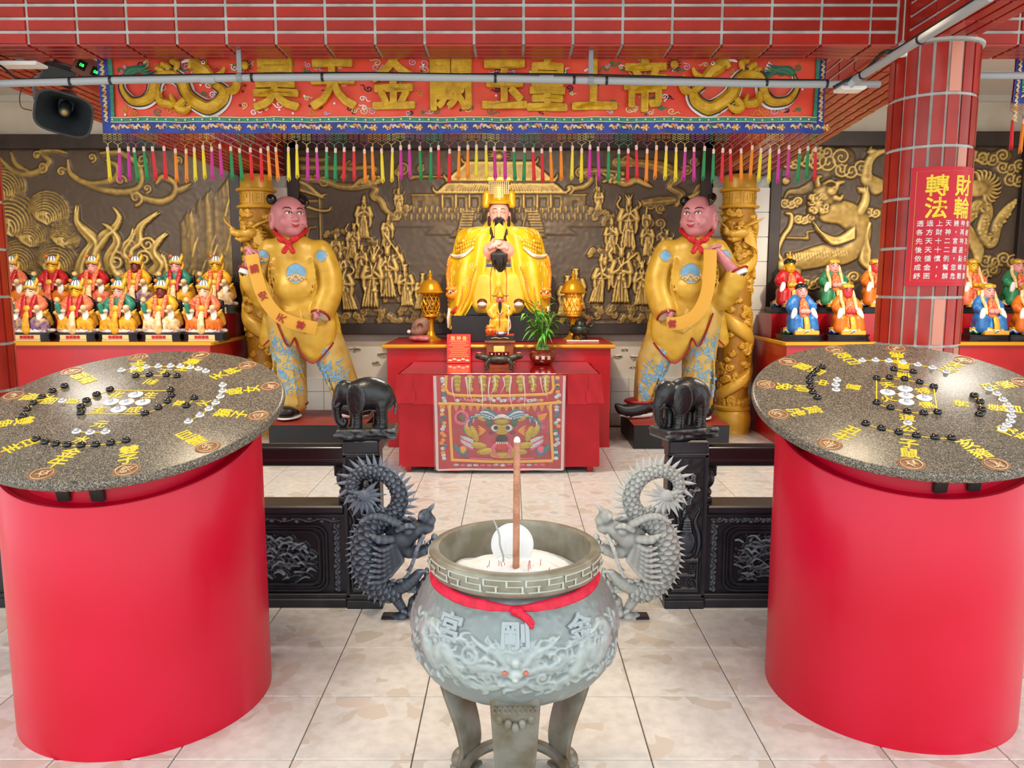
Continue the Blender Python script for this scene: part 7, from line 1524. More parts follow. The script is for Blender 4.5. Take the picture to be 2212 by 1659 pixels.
def tpl(kind):
    if kind in TPL: return TPL[kind]
    T = []
    def octa(rx, ry, z0, z1, c=.35): return MB().prism([(rx, -ry*(1-c)), (rx, ry*(1-c)), (rx*(1-c), ry), (-rx*(1-c), ry), (-rx, ry*(1-c)), (-rx, -ry*(1-c)), (-rx*(1-c), -ry), (rx*(1-c), -ry)], z0, z1, 'z')
    if kind == 'A':
        T.append(('base', mb_to('base', octa(46, 30, 0, 4, .3).add(*[(m.v, m.f) for m in [octa(43, 28, 4, 15, .3)]][0]).add(*[(m.v, m.f) for m in [octa(46, 30, 15, 18, .3)]][0])), BLK_))
        T.append(('base_plaque', mb_to('base_plaque', MB().box((0, -28.6, 9.5), (29, 1, 5)).box((0, -29, 2), (30, 1.2, 2))), mat('plaque_cream', '#e3cf8e', .4)))
        T.append(('plaque_flowers', mb_to('plaque_flowers', sum_mb([MB().box((x, -29.8, 9.5), (3.4, .8, 3.2)) for x in (-12, -4, 4, 12)])), RED_))
        T.append(('cloud_base', sculpt_to('cloud_base', lambda S: [S.ell((42*cos(a)*.92, 26*sin(a)*.9, 22), (9, 8, 5), 3) for a in np.linspace(0, 2*pi, 18, endpoint=False)] and S.ell((0, 0, 21), (40, 25, 5), 3), (-56, -38, 14), (56, 38, 30), 1.6), PNK))
        def skirt(S):
            S.ell((-20, -8, 40), (22, 20, 19)).ell((20, -8, 40), (22, 20, 19), 8).ell((0, 2, 36), (34, 22, 17), 8)
            for k in range(9): a = -1.2+2.4*k/8; S.chain([(30*sin(a), -12-10*cos(a), 50), (38*sin(a), -14-12*cos(a), 34), (41*sin(a), -12-13*cos(a), 23)], [1.5, 3, 3], 4, 2)
        T.append(('skirt', sculpt_to('skirt', skirt, (-50, -38, 16), (50, 32, 68), 1.6), YEL))
        T.append(('apron', sculpt_to('apron', lambda S: S.chain([(0, -22, 62), (0, -31, 46), (0, -30, 24)], [6, 7, 9], 2, 2, 1, (1, .45, 1)), (-16, -42, 14), (16, -12, 72), 1.4), CRM))
        T.append(('hem', sculpt_to('hem', lambda S: S.chain([(41*sin(a), -11-14*cos(a), 24+2*sin(a*7)) for a in np.linspace(-1.5, 1.5, 16)], 3.2, 1), (-52, -38, 16), (52, 12, 34), 1.4), LAV))
        def torso(S):
            S.chain([(0, 4, 58), (0, 4, 84), (0, 4, 96)], [18, 17, 13], 3, 2).chain([(-14, 2, 94), (-27, -4, 80), (-24, -16, 68)], [9, 9, 8], 5, 2).chain([(14, 2, 94), (27, -4, 80), (24, -16, 68)], [9, 9, 8], 5, 2)
            for k in range(5): S.chain([(-24+k*2, -12, 88-3*k), (-31+k, -8, 78-3*k)], 1.5, 3)
        T.append(('robe', sculpt_to('robe', torso, (-42, -30, 40), (42, 28, 112), 1.5), SAL))
        T.append(('sash', sculpt_to('sash', lambda S: [S.chain([(sd*12, -8, 98), (sd*10, -17, 82), (sd*8, -22, 66), (sd*10, -27, 54)], [5, 5.5, 5, 3], 2, 2, 1, (1, .5, 1)) for sd in (-1, 1)], (-24, -36, 44), (24, 2, 108), 1.3), RED_))
        T.append(('belly_ornament', sculpt_to('belly_ornament', lambda S: S.ell((0, -20, 72), (9, 6, 8)).ell((0, -22, 58), (7, 5, 7), 2), (-14, -32, 46), (14, -8, 84), 1.2), GLD))
        T.append(('sleeves', sculpt_to('sleeves', lambda S: [S.chain([(sd*24, -18, 68), (sd*27, -22, 56), (sd*24, -24, 44)], [7, 7, 3], 2, 2, 1, (1, .5, 1)) for sd in (-1, 1)], (-40, -38, 36), (40, -4, 80), 1.4), WHI))
        T.append(('hands', sculpt_to('hands', lambda S: [S.ell((sd*20, -26, 67), (6, 4.5, 4)) or [S.chain([(sd*(16+2.6*k), -28, 67), (sd*(14+2.6*k), -32, 69)], 1.4, 1) for k in range(4)] for sd in (-1, 1)], (-30, -38, 58), (30, -16, 78), 1.0), F_PINK))
        T.append(('dragon_armrest', sculpt_to('dragon_armrest', lambda S: [S.ell((sd*37, -14, 60), (8, 9, 7)).ell((sd*40, -20, 63), (5, 6, 5), 2).chain([(sd*36, -10, 66), (sd*42, -12, 70)], [3, 1.5], 1).chain([(sd*40, -10, 54), (sd*38, 0, 40)], [6, 7], 3) for sd in (-1, 1)], (-56, -32, 28), (56, 14, 78), 1.5), GLD))
        T.append(('lotus', sculpt_to('lotus', lambda S: S.chain([(-28, -26, 66), (-30, -28, 80)], [5, 6], 1), (-40, -38, 56), (-18, -16, 94), 1.3), TEA))
        T.append(('pearl', mb_to('pearl', MB().ball((-30, -28, 92), 6, 12, 8).ball((27, -28, 74), 7, 12, 8)), CRM))
        def head(S):
            S.ell((0, -2, 108), (11, 12, 14)).ell((0, -7, 101), (8, 8, 8), 4).ell((0, -14, 106), (2, 2.4, 3.4), 1.5).chain([(0, 2, 98), (0, 3, 90)], [7, 8], 3)
            for sd in (-1, 1): S.ell((sd*11, 0, 104), (2.2, 3, 6), 1)
        T.append(('head', sculpt_to('head', head, (-18, -22, 86), (18, 16, 126), 1.0), F_PINK))
        fm = MB()
        for sd in (-1, 1): fm.tube([(sd*2, -13.2, 109.5), (sd*5, -12.6, 110.2), (sd*8, -10.6, 109.5)], .7, 5).tube([(sd*2, -13, 113), (sd*5, -12.2, 114.4), (sd*9, -9.6, 113)], .6, 5)
        T.append(('face_lines', mb_to('face_lines', fm), BLK_)); T.append(('lips', mb_to('lips', MB().tube([(-2.6, -14.3, 99.5), (0, -14.9, 99.2), (2.6, -14.3, 99.5)], 1., 5)), LIP))
        T.append(('crown', sculpt_to('crown', lambda S: [S.chain([(12.5*cos(a), -1+12.5*sin(a), 119+2*sin(3*a)) for a in np.linspace(0, 2*pi, 17)], 3, 1)] and S.chain([(11, -4, 122), (15, -2, 132), (14, 0, 140)], [4, 4, 1.5], 2, 2).chain([(-12, -2, 112), (-15, 0, 122)], [3.4, 3], 2).chain([(13, 0, 104), (15, 2, 114), (13, 0, 122)], [3, 3.6, 3], 2, 2), (-24, -20, 96), (24, 18, 144), 1.2), GLD))
        T.append(('cap', sculpt_to('cap', lambda S: S.ell((0, 0, 124), (12.5, 12.5, 12)), (-16, -16, 116), (16, 16, 140), 1.2), WHI))
        st = MB()
        for k in range(5): a = -1.1+.55*k; st.tube([(13*sin(a)*cos(b), -12.9*cos(a)*cos(b), 124+12.4*sin(b)) for b in np.linspace(0, 1.3, 7)], .9, 5)
        T.append(('cap_stripes', mb_to('cap_stripes', st), mat('stripe_slate', '#4a5566', .5))); T.append(('red_ball', mb_to('red_ball', MB().ball((-9, -8, 134), 4.4, 10, 8)), ORA))
        T.append(('throne_back', sculpt_to('throne_back', lambda S: S.box((0, 24, 54), (34, 5, 36), 4).ell((0, 25, 88), (22, 5, 14), 6), (-42, 14, 14), (42, 34, 108), 2.2), BLK_))
    else:
        T.append(('base', mb_to('base', sum_mb([octa(48, 34, 0, 3, .3), octa(45, 31, 3, 11, .3), octa(47, 33, 11, 14, .3), MB().box((0, 6, 20), (33, 22, 6))])), BLK_))
        T.append(('base_plaque', mb_to('base_plaque', sum_mb([MB().box((3, -32, 19), (27, 10, 5), bev=1.5), MB().box((0, -31.6, 12), (32, .8, 1))])), GLD))
        def robe(S):
            S.chain([(0, 4, 34), (0, 4, 62), (0, 4, 92)], [28, 21, 15], 5, 2).ell((-16, -8, 48), (16, 18, 15), 8).ell((16, -8, 48), (16, 18, 15), 8).chain([(-14, 4, 93), (-24, -2, 77), (-20, -16, 66)], [9, 9.5, 8.5], 6, 2).chain([(14, 4, 93), (24, -2, 77), (20, -16, 66)], [9, 9.5, 8.5], 6, 2).chain([(-18, -20, 46), (-20, -22, 28)], [14, 15], 6).chain([(18, -20, 46), (20, -22, 28)], [14, 15], 6)
            for k in range(8): a = -1.2+2.4*k/7; S.chain([(24*sin(a), -8-18*cos(a), 54), (31*sin(a), -10-24*cos(a), 30)], [2, 3.6], 3)
            for k in range(4): S.chain([(-30+3*k, -10, 84-6*k), (-34+2*k, -6, 74-5*k)], 1.5, 3).chain([(30-3*k, -10, 84-6*k), (34-2*k, -6, 74-5*k)], 1.5, 3)
        T.append(('robe', sculpt_to('robe', robe, (-50, -46, 18), (50, 40, 112), 1.6), BLU))
        T.append(('front_panel', sculpt_to('front_panel', lambda S: S.chain([(0, -14, 88), (0, -22, 74), (0, -24, 58)], [7, 10, 11], 3, 2, 1, (1, .6, 1)), (-18, -40, 44), (18, 2, 110), 1.4), BRC))
        T.append(('apron', sculpt_to('apron', lambda S: S.chain([(2, -33, 50), (3, -38, 36), (4, -38, 22)], [6, 6, 7], 2, 2, 1, (1, .4, 1)), (-10, -48, 16), (16, -24, 60), 1.3), GLD))
        for nm, z, m in (('hem_gold', 27, GLD), ('hem_white', 23, WHI), ('hem_blue', 20, BLU)): T.append((nm, sculpt_to(nm, lambda S: S.chain([(36*sin(a), -8-(30+(27-z)*.3)*cos(a), z+2.2*sin(a*13)) for a in np.linspace(-1.7, 1.7, 40)], 2.4, 1), (-48, -50, 12), (48, 12, 36), 1.4), m))
        T.append(('hands', sculpt_to('hands', lambda S: [S.ell((sd*5, -30, 66), (7, 5, 6)) or S.chain([(sd*16, -22, 64), (sd*8, -28, 66)], [5, 5], 2) and [S.chain([(sd*(3+2*k), -34, 69-2*k), (-sd*3, -37, 70-2.4*k)], 1.7, 1) for k in range(4)] for sd in (-1, 1)], (-26, -44, 54), (26, -14, 80), 1.1), F_PINK))
        T.append(('sleeves', sculpt_to('sleeves', lambda S: [S.chain([(sd*20, -22, 66), (sd*24, -26, 54), (sd*22, -28, 42)], [8, 8, 3], 2, 2, 1, (.7, .6, 1)) for sd in (-1, 1)], (-38, -42, 34), (38, -8, 80), 1.4), WHI))
        def head(S):
            S.ell((0, -2, 110), (12, 13, 15)).ell((0, -7, 102), (9, 9, 9), 4).ell((0, -15, 108), (2.4, 2.8, 3.6), 1.5).chain([(0, 2, 100), (0, 3, 90)], [8, 9], 3)
            for sd in (-1, 1): S.ell((sd*12, 0, 106), (2.4, 3, 7), 1)
        T.append(('head', sculpt_to('head', head, (-18, -24, 86), (18, 16, 128), 1.0), F_PINK))
        fm = MB()
        for sd in (-1, 1): fm.ball((sd*5, -13.6, 111.5), (2, 1, 1.2), 8, 6).tube([(sd*2, -13.6, 115.2), (sd*5, -13.2, 116.6), (sd*9.4, -10.6, 114.6)], .9, 5)
        T.append(('face_lines', mb_to('face_lines', fm), BLK_)); T.append(('lips', mb_to('lips', MB().tube([(-2.8, -15.2, 101), (0, -15.9, 100.6), (2.8, -15.2, 101)], 1.1, 5)), LIP))
        T.append(('headdress', sculpt_to('headdress', lambda S: S.ell((0, 2, 119), (13.5, 14, 9.5)).ell((0, -9, 121), (6, 5, 5), 2).ell((-8, -6, 121), (5, 5, 4.5), 2).ell((8, -6, 121), (5, 5, 4.5), 2), (-20, -22, 108), (20, 22, 134), 1.2), GLD))
        T.append(('scarf', sculpt_to('scarf', lambda S: [S.chain([(sd*13, 0, 110), (sd*15, -6, 94), (sd*14, -18, 78), (sd*15, -28, 60)], [3.4, 4, 3.6, 2], 2, 3) for sd in (-1, 1)], (-24, -38, 50), (24, 12, 122), 1.3), CRM))
        T.append(('topknot', sculpt_to('topknot', lambda S: S.ell((0, 0, 130), (7, 7, 4)).chain([(0, 0, 132), (0, 0, 146)], [3, 1], 2).ell((0, 0, 138), (4, 4, 1.5), 1).ell((0, 0, 143), (3, 3, 1.2), 1), (-12, -12, 124), (12, 12, 152), 1.0), GLD))
    TPL[kind] = T; return T
def sum_mb(L_):
    m = MB()
    for q in L_: m.add(q.v, q.f)
    return m
def deity(kind, label, u, v, Y, z, cols, skip=(), group='deity figures on the side altars', scale=1., rot=0.):
    scale *= .955
    p = at(u, v, Y); d = thing('deity_figure', label, 'figurine', (p.x, Y, z), rot, group); d.scale = (scale,)*3
    for nm, me, m in tpl(kind):
        if nm in skip: continue
        o = bpy.data.objects.new(nm, me); link(o, d); o.material_slots[0].link = 'OBJECT'; o.material_slots[0].material = cols.get(nm, m)
ZF, ZB = ZS+.001, ZS+.252
GA = 'crowned deity figures on the left altar'; GBn = 'robed deity figures on the right altar'
A_ = lambda face, skirt, robe, sash, apron=CRM, hem=LAV: {'head': face, 'hands': F_PALE, 'skirt': skirt, 'robe': robe, 'sash': sash, 'apron': apron, 'hem': hem}
for lab, u, c in (('pale crowned deity with purple skirt, leftmost of the front row', 76, A_(F_PALE, PUR, SAL, RED_, YEL)), ('gold-faced crowned deity with yellow skirt in the front row on the left', 174, A_(F_GOLD, YEL, SAL, RED_, CRM)), ('pink-faced crowned deity with yellow skirt in the middle of the front row', 264, A_(F_PINK, YEL, TEA, BRC, YEL)), ('dark-faced crowned deity with cream skirt in the front row', 356, A_(F_MAR, CRM, YEL, BRC, CRM)), ('pale crowned deity with orange skirt, rightmost of the front row on the left altar', 447, A_(F_PALE, ORA, SAL, BRC, CRM))):
    deity('A', lab, u, 733, 7.66, ZF, c, (), GA)
for lab, u, c in (('pale crowned deity half hidden by the left column, back row', 36, A_(F_PALE, ORA, SAL, RED_)), ('gold-faced crowned deity with open red sash in the back row', 124, A_(F_GOLD, ORA, RED_, RED_, SAL)), ('pink-faced crowned deity with red robe in the back row, behind the yellow skirts', 210, A_(F_PINK, SAL, RED_, BRC)), ('dark-faced crowned deity with yellow robe in the back row', 302, A_(F_MAR, PUR, YEL, BRC)), ('pink-faced crowned deity with green sleeve in the back row', 388, A_(F_PINK, YEL, TEA, RED_, CRM)), ('gold-faced crowned deity at the right end of the back row', 474, A_(F_GOLD, CRM, YEL, BRC))):
    deity('A', lab, u, 700, 8.17, ZB, c, (), GA)
B_ = lambda face, robe, hands=None, head=GLD, hem=BLU, scarf=CRM: {'head': face, 'hands': hands or face, 'robe': robe, 'headdress': head, 'hem_blue': hem, 'scarf': scarf}
for lab, u, c, sk in (('blue-robed deity with black hair in the front row of the right altar', 1726, B_(F_PINK, BLU, None, BLK_, GRN), ('topknot', 'scarf')), ('red-faced orange-robed deity beside the tiled column', 1824, B_(F_RED, ORA), ('topknot',)), ('blue-robed red-faced deity right of the tiled column', 2127, B_(F_PINK, BLU, None, GLD, GRN), ('topknot',)), ('orange-robed deity at the right edge of the front row', 2212, B_(F_PALE, ORA), ('topknot',))):
    deity('B', lab, u, 725, 7.68, ZF, c, sk, GBn)
for lab, u, c, sk in (('red-robed gold-faced deity with topknot in the back row, right altar', 1700, B_(F_GOLD, RED_, None, BLK_, BLU), ('scarf',)), ('green-robed deity with scarf in the back row, right altar', 1794, B_(F_PINK, GRN, None, GLD, RED_), ('topknot',)), ('orange-robed deity half hidden behind the tiled column', 1884, B_(F_RED, ORA), ('topknot',)), ('gold-faced deity just right of the tiled column, back row', 2092, B_(F_GOLD, SAL), ('topknot',)), ('green-robed deity near the right edge, back row', 2188, B_(F_PINK, GRN, None, GLD, RED_), ('topknot',))):
    deity('B', lab, u, 690, 8.17, ZB, c, sk, GBn)
# ---------------------------------------------------------------- embroidered valance with tassels
VY = 4.2
VRED = mat('valance_red_satin', '#e03a1c', .45, col2='#ea4f2c', scale=5, bump=.15, bscale=9, spec=.6); VBLUE = mat('valance_blue', '#1c3a9c', .45, col2='#122a78', scale=14); VGREEN = mat('braid_green', '#2f7d5a', .6, col2='#3d8f7a', scale=60); VW = mat('braid_cream', '#e5d9b0', .6)
VGOLD = mat('padded_gold', '#d3a51c', .45, col2='#ba8a12', scale=26, metal=.15, bump=.35, bscale=110); VLINE = mat('dark_outline', '#1d1630', .6); VFUR = mat('white_fur', '#e6e2dc', .8)
VC = {'cream': mat('thread_cream', '#dcc68e', .6), 'lav': mat('thread_lavender', '#c9a3b8', .6), 'dk': mat('thread_dark', '#3a1220', .6), 'gr': mat('thread_green', '#3c7a4a', .6), 'or': mat('thread_gold', '#d08a2a', .6), 'wh': mat('thread_white', '#efe8e2', .5)}
def valance(label, u0, u1, v0, v1, full, seed):
    zt = at(u0, v0, VY).z; zb = at(u0, v1, VY).z; x0 = at(u0, 210, VY).x; x1 = at(u1, 210, VY).x; xm = (x0+x1)/2
    b = thing('valance', label, 'valance', (xm, VY, zb)); s = (x1-x0)/(u1-u0); zs = (zt-zb)/(v1-v0)
    hgt = zt-zb
    VX = lambda u: x0-xm+(u-u0)*s
    def VZ(u, v): return (v1-v)*zs
    wv = lambda u, v: .010*sin((u-u0)*.045)+.006*sin((u-u0)*.11+v*.03)
    Pt = lambda u, v, off=0: (VX(u), wv(u, v)-off, VZ(u, v))
    def sheet(a, c, d, e, off, m, nm, n=60, k=8, th=.004):
        g = [[Pt(a+(c-a)*i/n, d+(e-d)*j/k, off) for i in range(n+1)] for j in range(k+1)]
        return MB().grid(g).grid([[(x, y+th, z) for x, y, z in r] for r in g]).build(nm, m, b, sharp=None)
    def line(pts, w_, m, nm, off=.004, sm=4, flat=.6):
        Q = smoothpath(pts, sm) if sm and len(pts) > 2 else pts; P = [Pt(q[0], q[1], off) for q in Q]
        r = [x*s for x in np.interp(np.linspace(0, 1, len(P)), np.linspace(0, 1, len(w_)), w_)] if hasattr(w_, '__len__') else w_*s
        t = MB().tube(P, r, 6, flat=flat, up=(0, 1, 0)); return t if nm is None else t.build(nm, m, b)
    sheet(u0, u1, v0, v1, 0, VRED, 'satin', 120, 10)
    sheet(u0, u1, v1-24, v1, .008, VBLUE, 'blue_border', 120, 3)
    sheet(u0, u0+20, v0, v1, .009, VBLUE, 'blue_border', 4, 10); sheet(u1-16, u1, v0, v1, .009, VBLUE, 'blue_border', 4, 10)
    sheet(u0+20, u1-16, v1-33, v1-25, .012, VGREEN, 'green_braid', 120, 2); sheet(u0+20, u0+28, v0, v1-25, .012, VGREEN, 'green_braid', 3, 8); sheet(u1-24, u1-16, v0, v1-25, .012, VGREEN, 'green_braid', 3, 8)
    for q in (v1-34, v1-24): line([(u0+20+(u1-u0-36)*k/60, q) for k in range(61)], .8, VW, 'braid_edge', .015, 0)
    g = random.Random(seed); n = int((u1-u0)/20)
    bt = MB()
    for k in range(n): p = Pt(u0+24+(u1-u0-40)*k/n, v1-29, .016); bt.ball(p, 2.2*s, 8, 6)
    tag(bt.build('braid_studs', VW, b), kind='stuff')
    # little dragons and flowers on the blue border
    u = u0+20; k = 0
    while u < u1-40:
        for j in range(9): a = u+j*7; line([(a, v1-12+4*sin(j)), (a+5, v1-16+3*sin(j*2)), (a+11, v1-10+3*cos(j))], [1.4, 3, 1], (VC['cream'], VC['or'], VC['lav'], VC['gr'] if k % 2 else VC['cream'])[j % 4], 'border_motif', .012, 3)
        for j in range(6): a = 2*pi*j/6; line([(u+78, v1-12), (u+78+9*cos(a), v1-12+7*sin(a))], [1.4, 2.6], VC['cream'] if j % 2 else VC['or'], 'border_flower', .012, 0)
        u += 98; k += 1
    for sx in (u0+9, u1-8):
        for j in range(12): v = v0+12+j*11; line([(sx-5, v), (sx+3, v+4), (sx-2, v+9), (sx+5, v+12)], [.8, 2, 2, .6], VC['cream'] if j % 3 else VC['or'], 'border_motif', .013, 3)
    if full:
        for ch, uc in zip('昊天金闕玉皇上帝', (598, 722, 852, 975, 1090, 1182, 1284, 1392)):
            W = 100 if uc != 1182 else 92; H = 118
            v_, f_ = glyphs(ch, .026, .035, .015)
            c0 = 184 if uc not in (852,) else 180
            MB().add([(VX(uc+p[0]*W), wv(uc+p[0]*W, 184)-.016-p[2]*.28, VZ(0, c0-p[1]*H)) for p in v_], f_).build('padded_character', VGOLD, b, sharp=40)
        for mir, uc in ((1, 395), (-1, 1590)):
            D = lambda u, v: (uc+mir*(u-395), v)
            body = [(278, 165), (268, 190), (285, 218), (315, 222), (335, 205), (342, 180), (355, 165), (380, 165), (398, 180), (408, 205), (430, 225), (455, 235), (480, 222), (488, 200), (470, 185)]
            line([D(*p) for p in body], [3, 8, 12, 15, 16, 16, 16, 17, 17, 18, 19, 20, 18, 16, 12], VFUR, 'fur_edge', .010, 5, .25)
            line([D(*p) for p in body], [2, 6, 9, 11, 12, 12, 12, 13, 13, 14, 15, 16, 14, 12, 9], VGOLD, 'dragon_body', .022, 5, .7)
            for e in (-1, 1): 
                Q = smoothpath(body, 5); T = np.gradient(Q, axis=0); T /= np.linalg.norm(T, axis=1)[:, None]; w_ = np.interp(np.linspace(0, 1, len(Q)), np.linspace(0, 1, 15), [2, 6, 9, 11, 12, 12, 12, 13, 13, 14, 15, 16, 14, 12, 9]); line([D(q[0]-t[1]*w*e, q[1]+t[0]*w*e) for q, t, w in zip(Q, T, w_)], 1.3, VLINE, 'outline', .028, 0)
            for L_ in ([(345, 200), (350, 220), (375, 225), (372, 205)], [(400, 215), (385, 232), (400, 238), (420, 228)], [(490, 200), (508, 195), (515, 178), (510, 165)]): line([D(*p) for p in L_], [8, 10, 9, 3], VGOLD, 'dragon_leg', .024, 4, .7)
            line([D(470, 185), D(455, 160), D(440, 150), D(425, 140), D(415, 150)], [10, 13, 14, 12, 5], VGOLD, 'dragon_head', .03, 4, .8); line([D(470, 168), D(485, 160), D(492, 148)], [7, 6, 3], VGOLD, 'dragon_jaw', .03, 4); line([D(480, 152), D(470, 158), D(462, 150)], [2, 4, 2], mat('mouth_red', '#a81a1a', .5), 'mouth', .036, 3)
            p = Pt(*D(452, 142), .046); MB().ball(p, (4*s, 2*s, 4*s), 10, 6).build('eye', VC['wh'], b); p = Pt(*D(453, 142), .053); MB().ball(p, (2*s, 1.6*s, 2*s), 8, 6).build('pupil', BLKP, b)
            line([D(430, 138), D(415, 132), D(400, 138)], [4, 5, 1.5], VFUR, 'horn', .03, 3)
            for k in range(7): line([D(272+2*k, 165), D(285+5*k, 150-2*k+3*k), D(310+5*k, 146+5*k), D(330+3*k, 140+6*k)], [1.5, 3.4, 3, .8], VC['gr'] if k % 3 else mat('tail_teal', '#1f5d55', .6), 'tail_hair', .018, 4)
            for q in ((355, 140), (375, 132), (345, 150)): line([D(*q), D(q[0]+14, q[1]+8), D(q[0]+10, q[1]+24)], [6, 8, 4], VGOLD, 'coil', .024, 3)
            pu = D(532, 142); MB().ball(Pt(*pu, .02), (9*s, 6*s, 9*s), 14, 8).build('pearl', VGOLD, b)
            for k in range(12): a = 2*pi*k/12; line([(pu[0]+10*cos(a), pu[1]+10*sin(a)), (pu[0]+16*cos(a), pu[1]+16*sin(a))], [1.6, .5], VLINE, 'pearl_ray', .016, 0)
        for k in range(190):    # cloud scrolls between the letters
            u, v = g.uniform(u0+38, u1-40), g.choice((g.uniform(134, 160), g.uniform(225, 246), g.uniform(138, 246))); r = g.uniform(5, 10); m = VC[g.choice(('cream', 'lav', 'dk', 'gr', 'or', 'wh'))]; d = g.choice((-1, 1)); a0 = g.uniform(0, 6)
            t1 = line([(u+r*(1-q*.85)*cos(a0+d*q*8), v+r*.8*(1-q*.85)*sin(a0+d*q*8)) for q in np.linspace(0, 1, 16)], 1.25, None, None, .004, 0)
            t2 = line([(u+r*cos(a0), v+r*.8*sin(a0)), (u+r*1.6*cos(a0-d*.4), v+r*sin(a0-d*.5)), (u+r*2.3*cos(a0-d*.2), v+r*1.3*sin(a0-d*.2))], [1.25, 1.2, .5], None, None, .004, 3); t1.add(t2.v, t2.f).build('cloud_scroll', m, b)
        sq = MB(); sw = MB()
        for k in range(70): p = Pt(g.uniform(u0+36, u1-36), g.uniform(134, 248), .006); (sq if k % 2 else sw).ball(p, (2.6*s, 1.4*s, 2.6*s), 8, 6)
        tag(sq.build('sequins', mat('sequin_dark', '#3b3014', .3), b), kind='stuff'); tag(sw.build('sequins', VC['wh'], b), kind='stuff')
    # netted fringe and tassels
    cols = ['#d81f2a', '#e8861e', '#e6cf2c', '#c2308f', '#1f8a4c']; names = ['red', 'orange', 'yellow', 'magenta', 'green']
    TM = [mat('tassel_'+n, c, .65) for n, c in zip(names, cols)]; NM = [mat('net_'+n, c, .7) for n, c in zip(('red', 'orange', 'yellow', 'pink', 'green'), ('#a0555a', '#c98a4a', '#cdc07a', '#a06a86', '#5e8f70'))]
    CAPM = mat('tassel_cap', '#e3c3b4', .5)
    tm = MB().lathe([(.0, 0), (.0105, .004), (.0115, .02), (.0105, .10), (.0085, .135), (.0075, .15), (.0, .152)], 10)
    for k in range(7): a = k*.9; tm.tube([(.009*cos(a), .009*sin(a), .03), (.011*cos(a+.2), .011*sin(a+.2), .0), (.0105*cos(a+.3), .0105*sin(a+.3), -.008-.006*(k % 3))], .0022, 4)
    t0 = tm.build('tassel', TM[0], b); c0 = MB().lathe([(.0085, .15), (.0092, .155), (.0092, .172), (.006, .178), (0, .178)], 10).build('tassel_cap', CAPM, t0); used = False
    pitch = 20.6; n = int((u1-u0-10)/pitch); nets = {}
    for k in range(n+1):
        u = u0+8+k*pitch; ci = ((k+5)//2) % 5 if full else (k % 5); ci = [0, 1, 2, 3, 4][ci]; dz = g.uniform(-.012, .012); p = Pt(u+g.uniform(-2, 2), v1, 0); zt_ = -.068+dz
        o = t0 if not used else inst(t0, b); c = c0 if not used else inst(c0, o); used = True
        o.location = (p[0], p[1], zt_-.16); o.rotation_euler = (g.uniform(-.05, .05), g.uniform(-.05, .05), 0); o.scale = (.8, .8, .9); o.material_slots[0].link = 'OBJECT'; o.material_slots[0].material = TM[ci]
        mb = nets.setdefault(k//2, (MB(), ci))[0]; W = pitch*s/2
        for e in (-1, 1):
            P = [(p[0], p[1], zt_+.0), (p[0], p[1], zt_+.016)]+[(p[0]+e*W*(.5 if j % 2 else 1.0)*(1 if True else 0), p[1], zt_+.028+(-.028-zt_)*j/5) for j in range(0, 6)]
            P = [(p[0], p[1], zt_), (p[0]+e*W*.12, p[1], zt_+.018)]+[(p[0]+e*W*(.95 if j % 2 == 0 else .1), p[1], zt_+.018+(-.018-zt_)*(j+1)/5) for j in range(5)]
            mb.tube(P, .0016, 4)
            mb.tube([(p[0]+e*W*(.1 if j % 2 == 0 else .95), p[1], zt_+.018+(-.018-zt_)*(j+1)/5) for j in range(1, 5)], .0016, 4)
    for mb, ci in nets.values(): mb.build('net_fringe', NM[ci], b)
    return b
valance('long red embroidered valance with gold characters, dragons and coloured tassels', 218, 1782, 118, 288, True, 5)
valance('end of a second embroidered valance at the right edge', 2186, 2330, 118, 222, False, 6)
# ---------------------------------------------------------------- conduits, cables, lamps, loudspeaker
PVC = mat('grey_conduit', '#9fa3a5', .4); CABLE = mat('black_cable', '#101012', .45); WPL = mat('white_lamp_body', '#dfe0da', .45); CLIP = mat('clip_grey', '#85898a', .45)
CY = 3.96
pts = [at(u, v, CY) for u, v in ((-20, 181), (240, 174), (540, 168), (800, 166), (1100, 170), (1275, 174), (1500, 178), (1700, 182), (1900, 182))]
pp = thing('conduit', 'long grey conduit pipe hung under the front beam, crossing before the valance', 'pipe', (0, CY, pts[4].z)); L0 = Vector((0, CY, pts[4].z))
MB().tube([p-L0 for p in pts], .0175, 14).build('pipe', PVC, pp)
for u in (153, 240, 545, 697, 1070, 1240, 1310, 1655, 1785): i = at(u, 175, CY); z = np.interp(u, [-20, 240, 540, 800, 1100, 1500, 1900], [181, 174, 168, 166, 170, 178, 182]); q = at(u, z, CY)-L0; MB().tube([q+Vector((-.006, 0, 0)), q+Vector((.006, 0, 0))], .0205, 14).build('cable_tie', CABLE, pp)
for u, v in ((450, 171), (1180, 171), (1830, 183)): q = at(u, v, CY)-L0; MB().tube([q+Vector((-.035, 0, 0)), q+Vector((.035, 0, 0))], .0195, 14).build('coupling', PVC, pp)
for u, v in ((518, 168), (1276, 174)):
    q = at(u, v, CY); MB().box(Vector((q.x, CY, (q.z+BZ)/2))-L0, (.011, .004, (BZ-q.z)/2+.004)).build('hanger_strap', CLIP, pp, smooth=False); MB().tube([(q-L0)+Vector((-.012, 0, 0)), (q-L0)+Vector((.012, 0, 0))], .022, 14).build('hanger_clip', CLIP, pp)
cb = thing('cable', 'black cable lying along the top of the long conduit', 'cable', (0, CY, pts[4].z)); g = random.Random(3)
MB().tube(smoothpath([at(u, v, CY-.004)-L0 for u, v in ((-20, 130), (10, 148), (30, 165), (60, 172), (240, 165), (420, 162), (600, 159), (800, 158), (1000, 161), (1110, 160), (1260, 162), (1420, 166), (1600, 172), (1780, 174))], 4), .0062, 6).build('wire', CABLE, cb)
